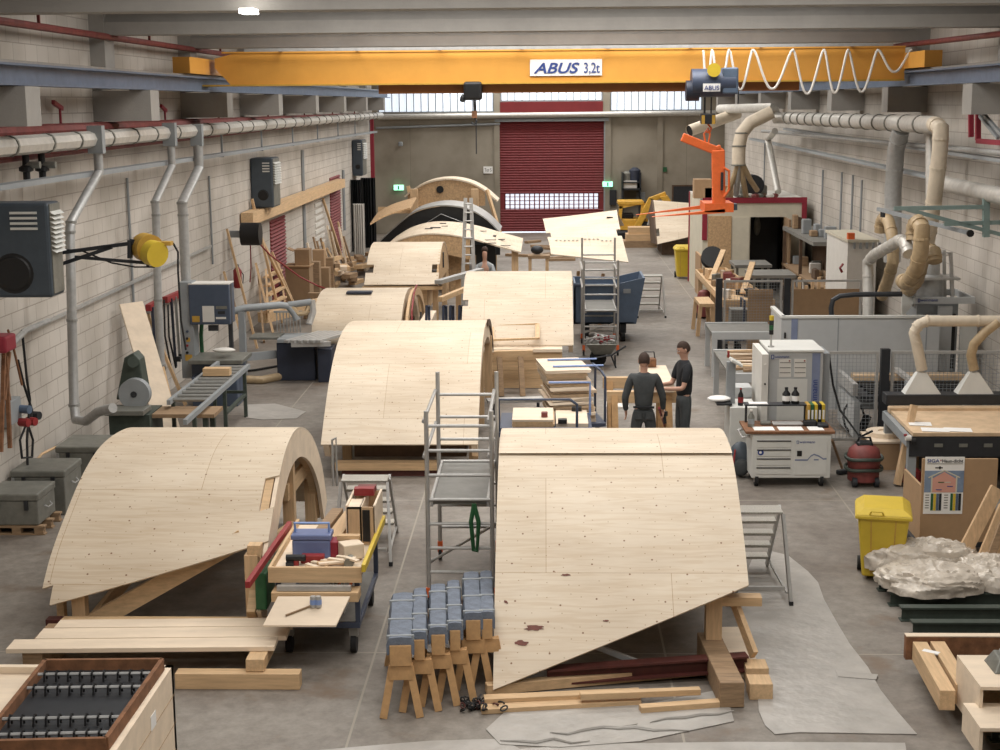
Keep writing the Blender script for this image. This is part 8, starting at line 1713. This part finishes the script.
p = aY(613, 198, 64.9); tag(MB().box(p.x-.15, p.x+.15, 64.85, 65, p.z-.3, p.z+.35).build('switch_box', 'steel_dark', bev=.01), 'dark switch box on the back wall right of the roller door', 'switch box')
p = aY(641, 197, 64.9); tag(MB().box(p.x-.18, p.x+.18, 64.85, 65, p.z-.2, p.z+.2).build('switch_box', 'mid_mach'), 'light switch box on the back wall above the digger', 'switch box')
a, b = aY(673, 207, 64.9), aY(697, 186, 64.9); r = thing('blackboard', 'dark framed board on the back wall left of the booth', 'board', (a.x, 64.9, 1)); MB().box(a.x, b.x, 64.92, 64.98, a.z, b.z).build('panel', 'steel_dark', r); MB().frame(a.x-.05, b.x+.05, a.z-.05, b.z+.05, 64.9, .06, .08).build('border', 'darkwood', r)
p = aY(665, 169.5, 64.9); tag(MB().box(p.x-.08, p.x+.08, 64.9, 65, p.z-.1, p.z+.1).build('green_sign', 'green'), 'tiny green sign on the back wall right of the roller door', 'sign')
for k in range(3): x = aY(629, 235, 58).x; tag(MB().box(x-.2+.1*k, x+1.1-.05*k, 58+.1*k, 58.9, .26*k, .26*k+.255).build('timber_pack', ['oldwood', 'pinex', 'pinex'][k]), ['lowest', 'middle', 'top'][k]+' timber pack in front of the yellow digger', 'timber pack', 'timber packs before the digger')
a = aY(533, 236, 62); r = thing('work_stand', 'wooden work stand with small items before the roller door', 'stand', (0, 46, 0)); MB().box(aY(528, 250, 46).x, aY(550, 250, 46).x, 45.8, 46.4, .85, .95).build('top', 'oldwood', r)
for px in (530, 547): x = aY(px, 250, 46).x; MB().box(x-.05, x+.05, 45.85, 45.95, 0, .85).build('leg', 'pinez', r)
x = aY(537, 243, 46).x; tag(MB().sph((x, 46.1, 1.1), .2, 10, (1, .8, .7)).build('dark_machine', 'steel_dark', smooth=True), 'small dark machine on the wooden work stand', 'tool'); x = aY(526, 250, 45.5).x; tag(MB().box(x-.12, x+.12, 45.4, 45.6, .0, .4).build('blue_canister', 'skip', bev=.03), 'blue canister standing beside the work stand', 'canister')
rnd = random.Random(17)
for k in range(8): x = rnd.uniform(-1.5, 0.3); y = rnd.uniform(52, 60); tag(MB().bar((x, y, .05), (x+rnd.uniform(.5, 1.2), y+rnd.uniform(-1, 1), .05), .2, .09).build('offcut', 'oldwood'), 'timber scrap on the floor in front of the roller door', 'offcut', 'timber scraps by the roller door')
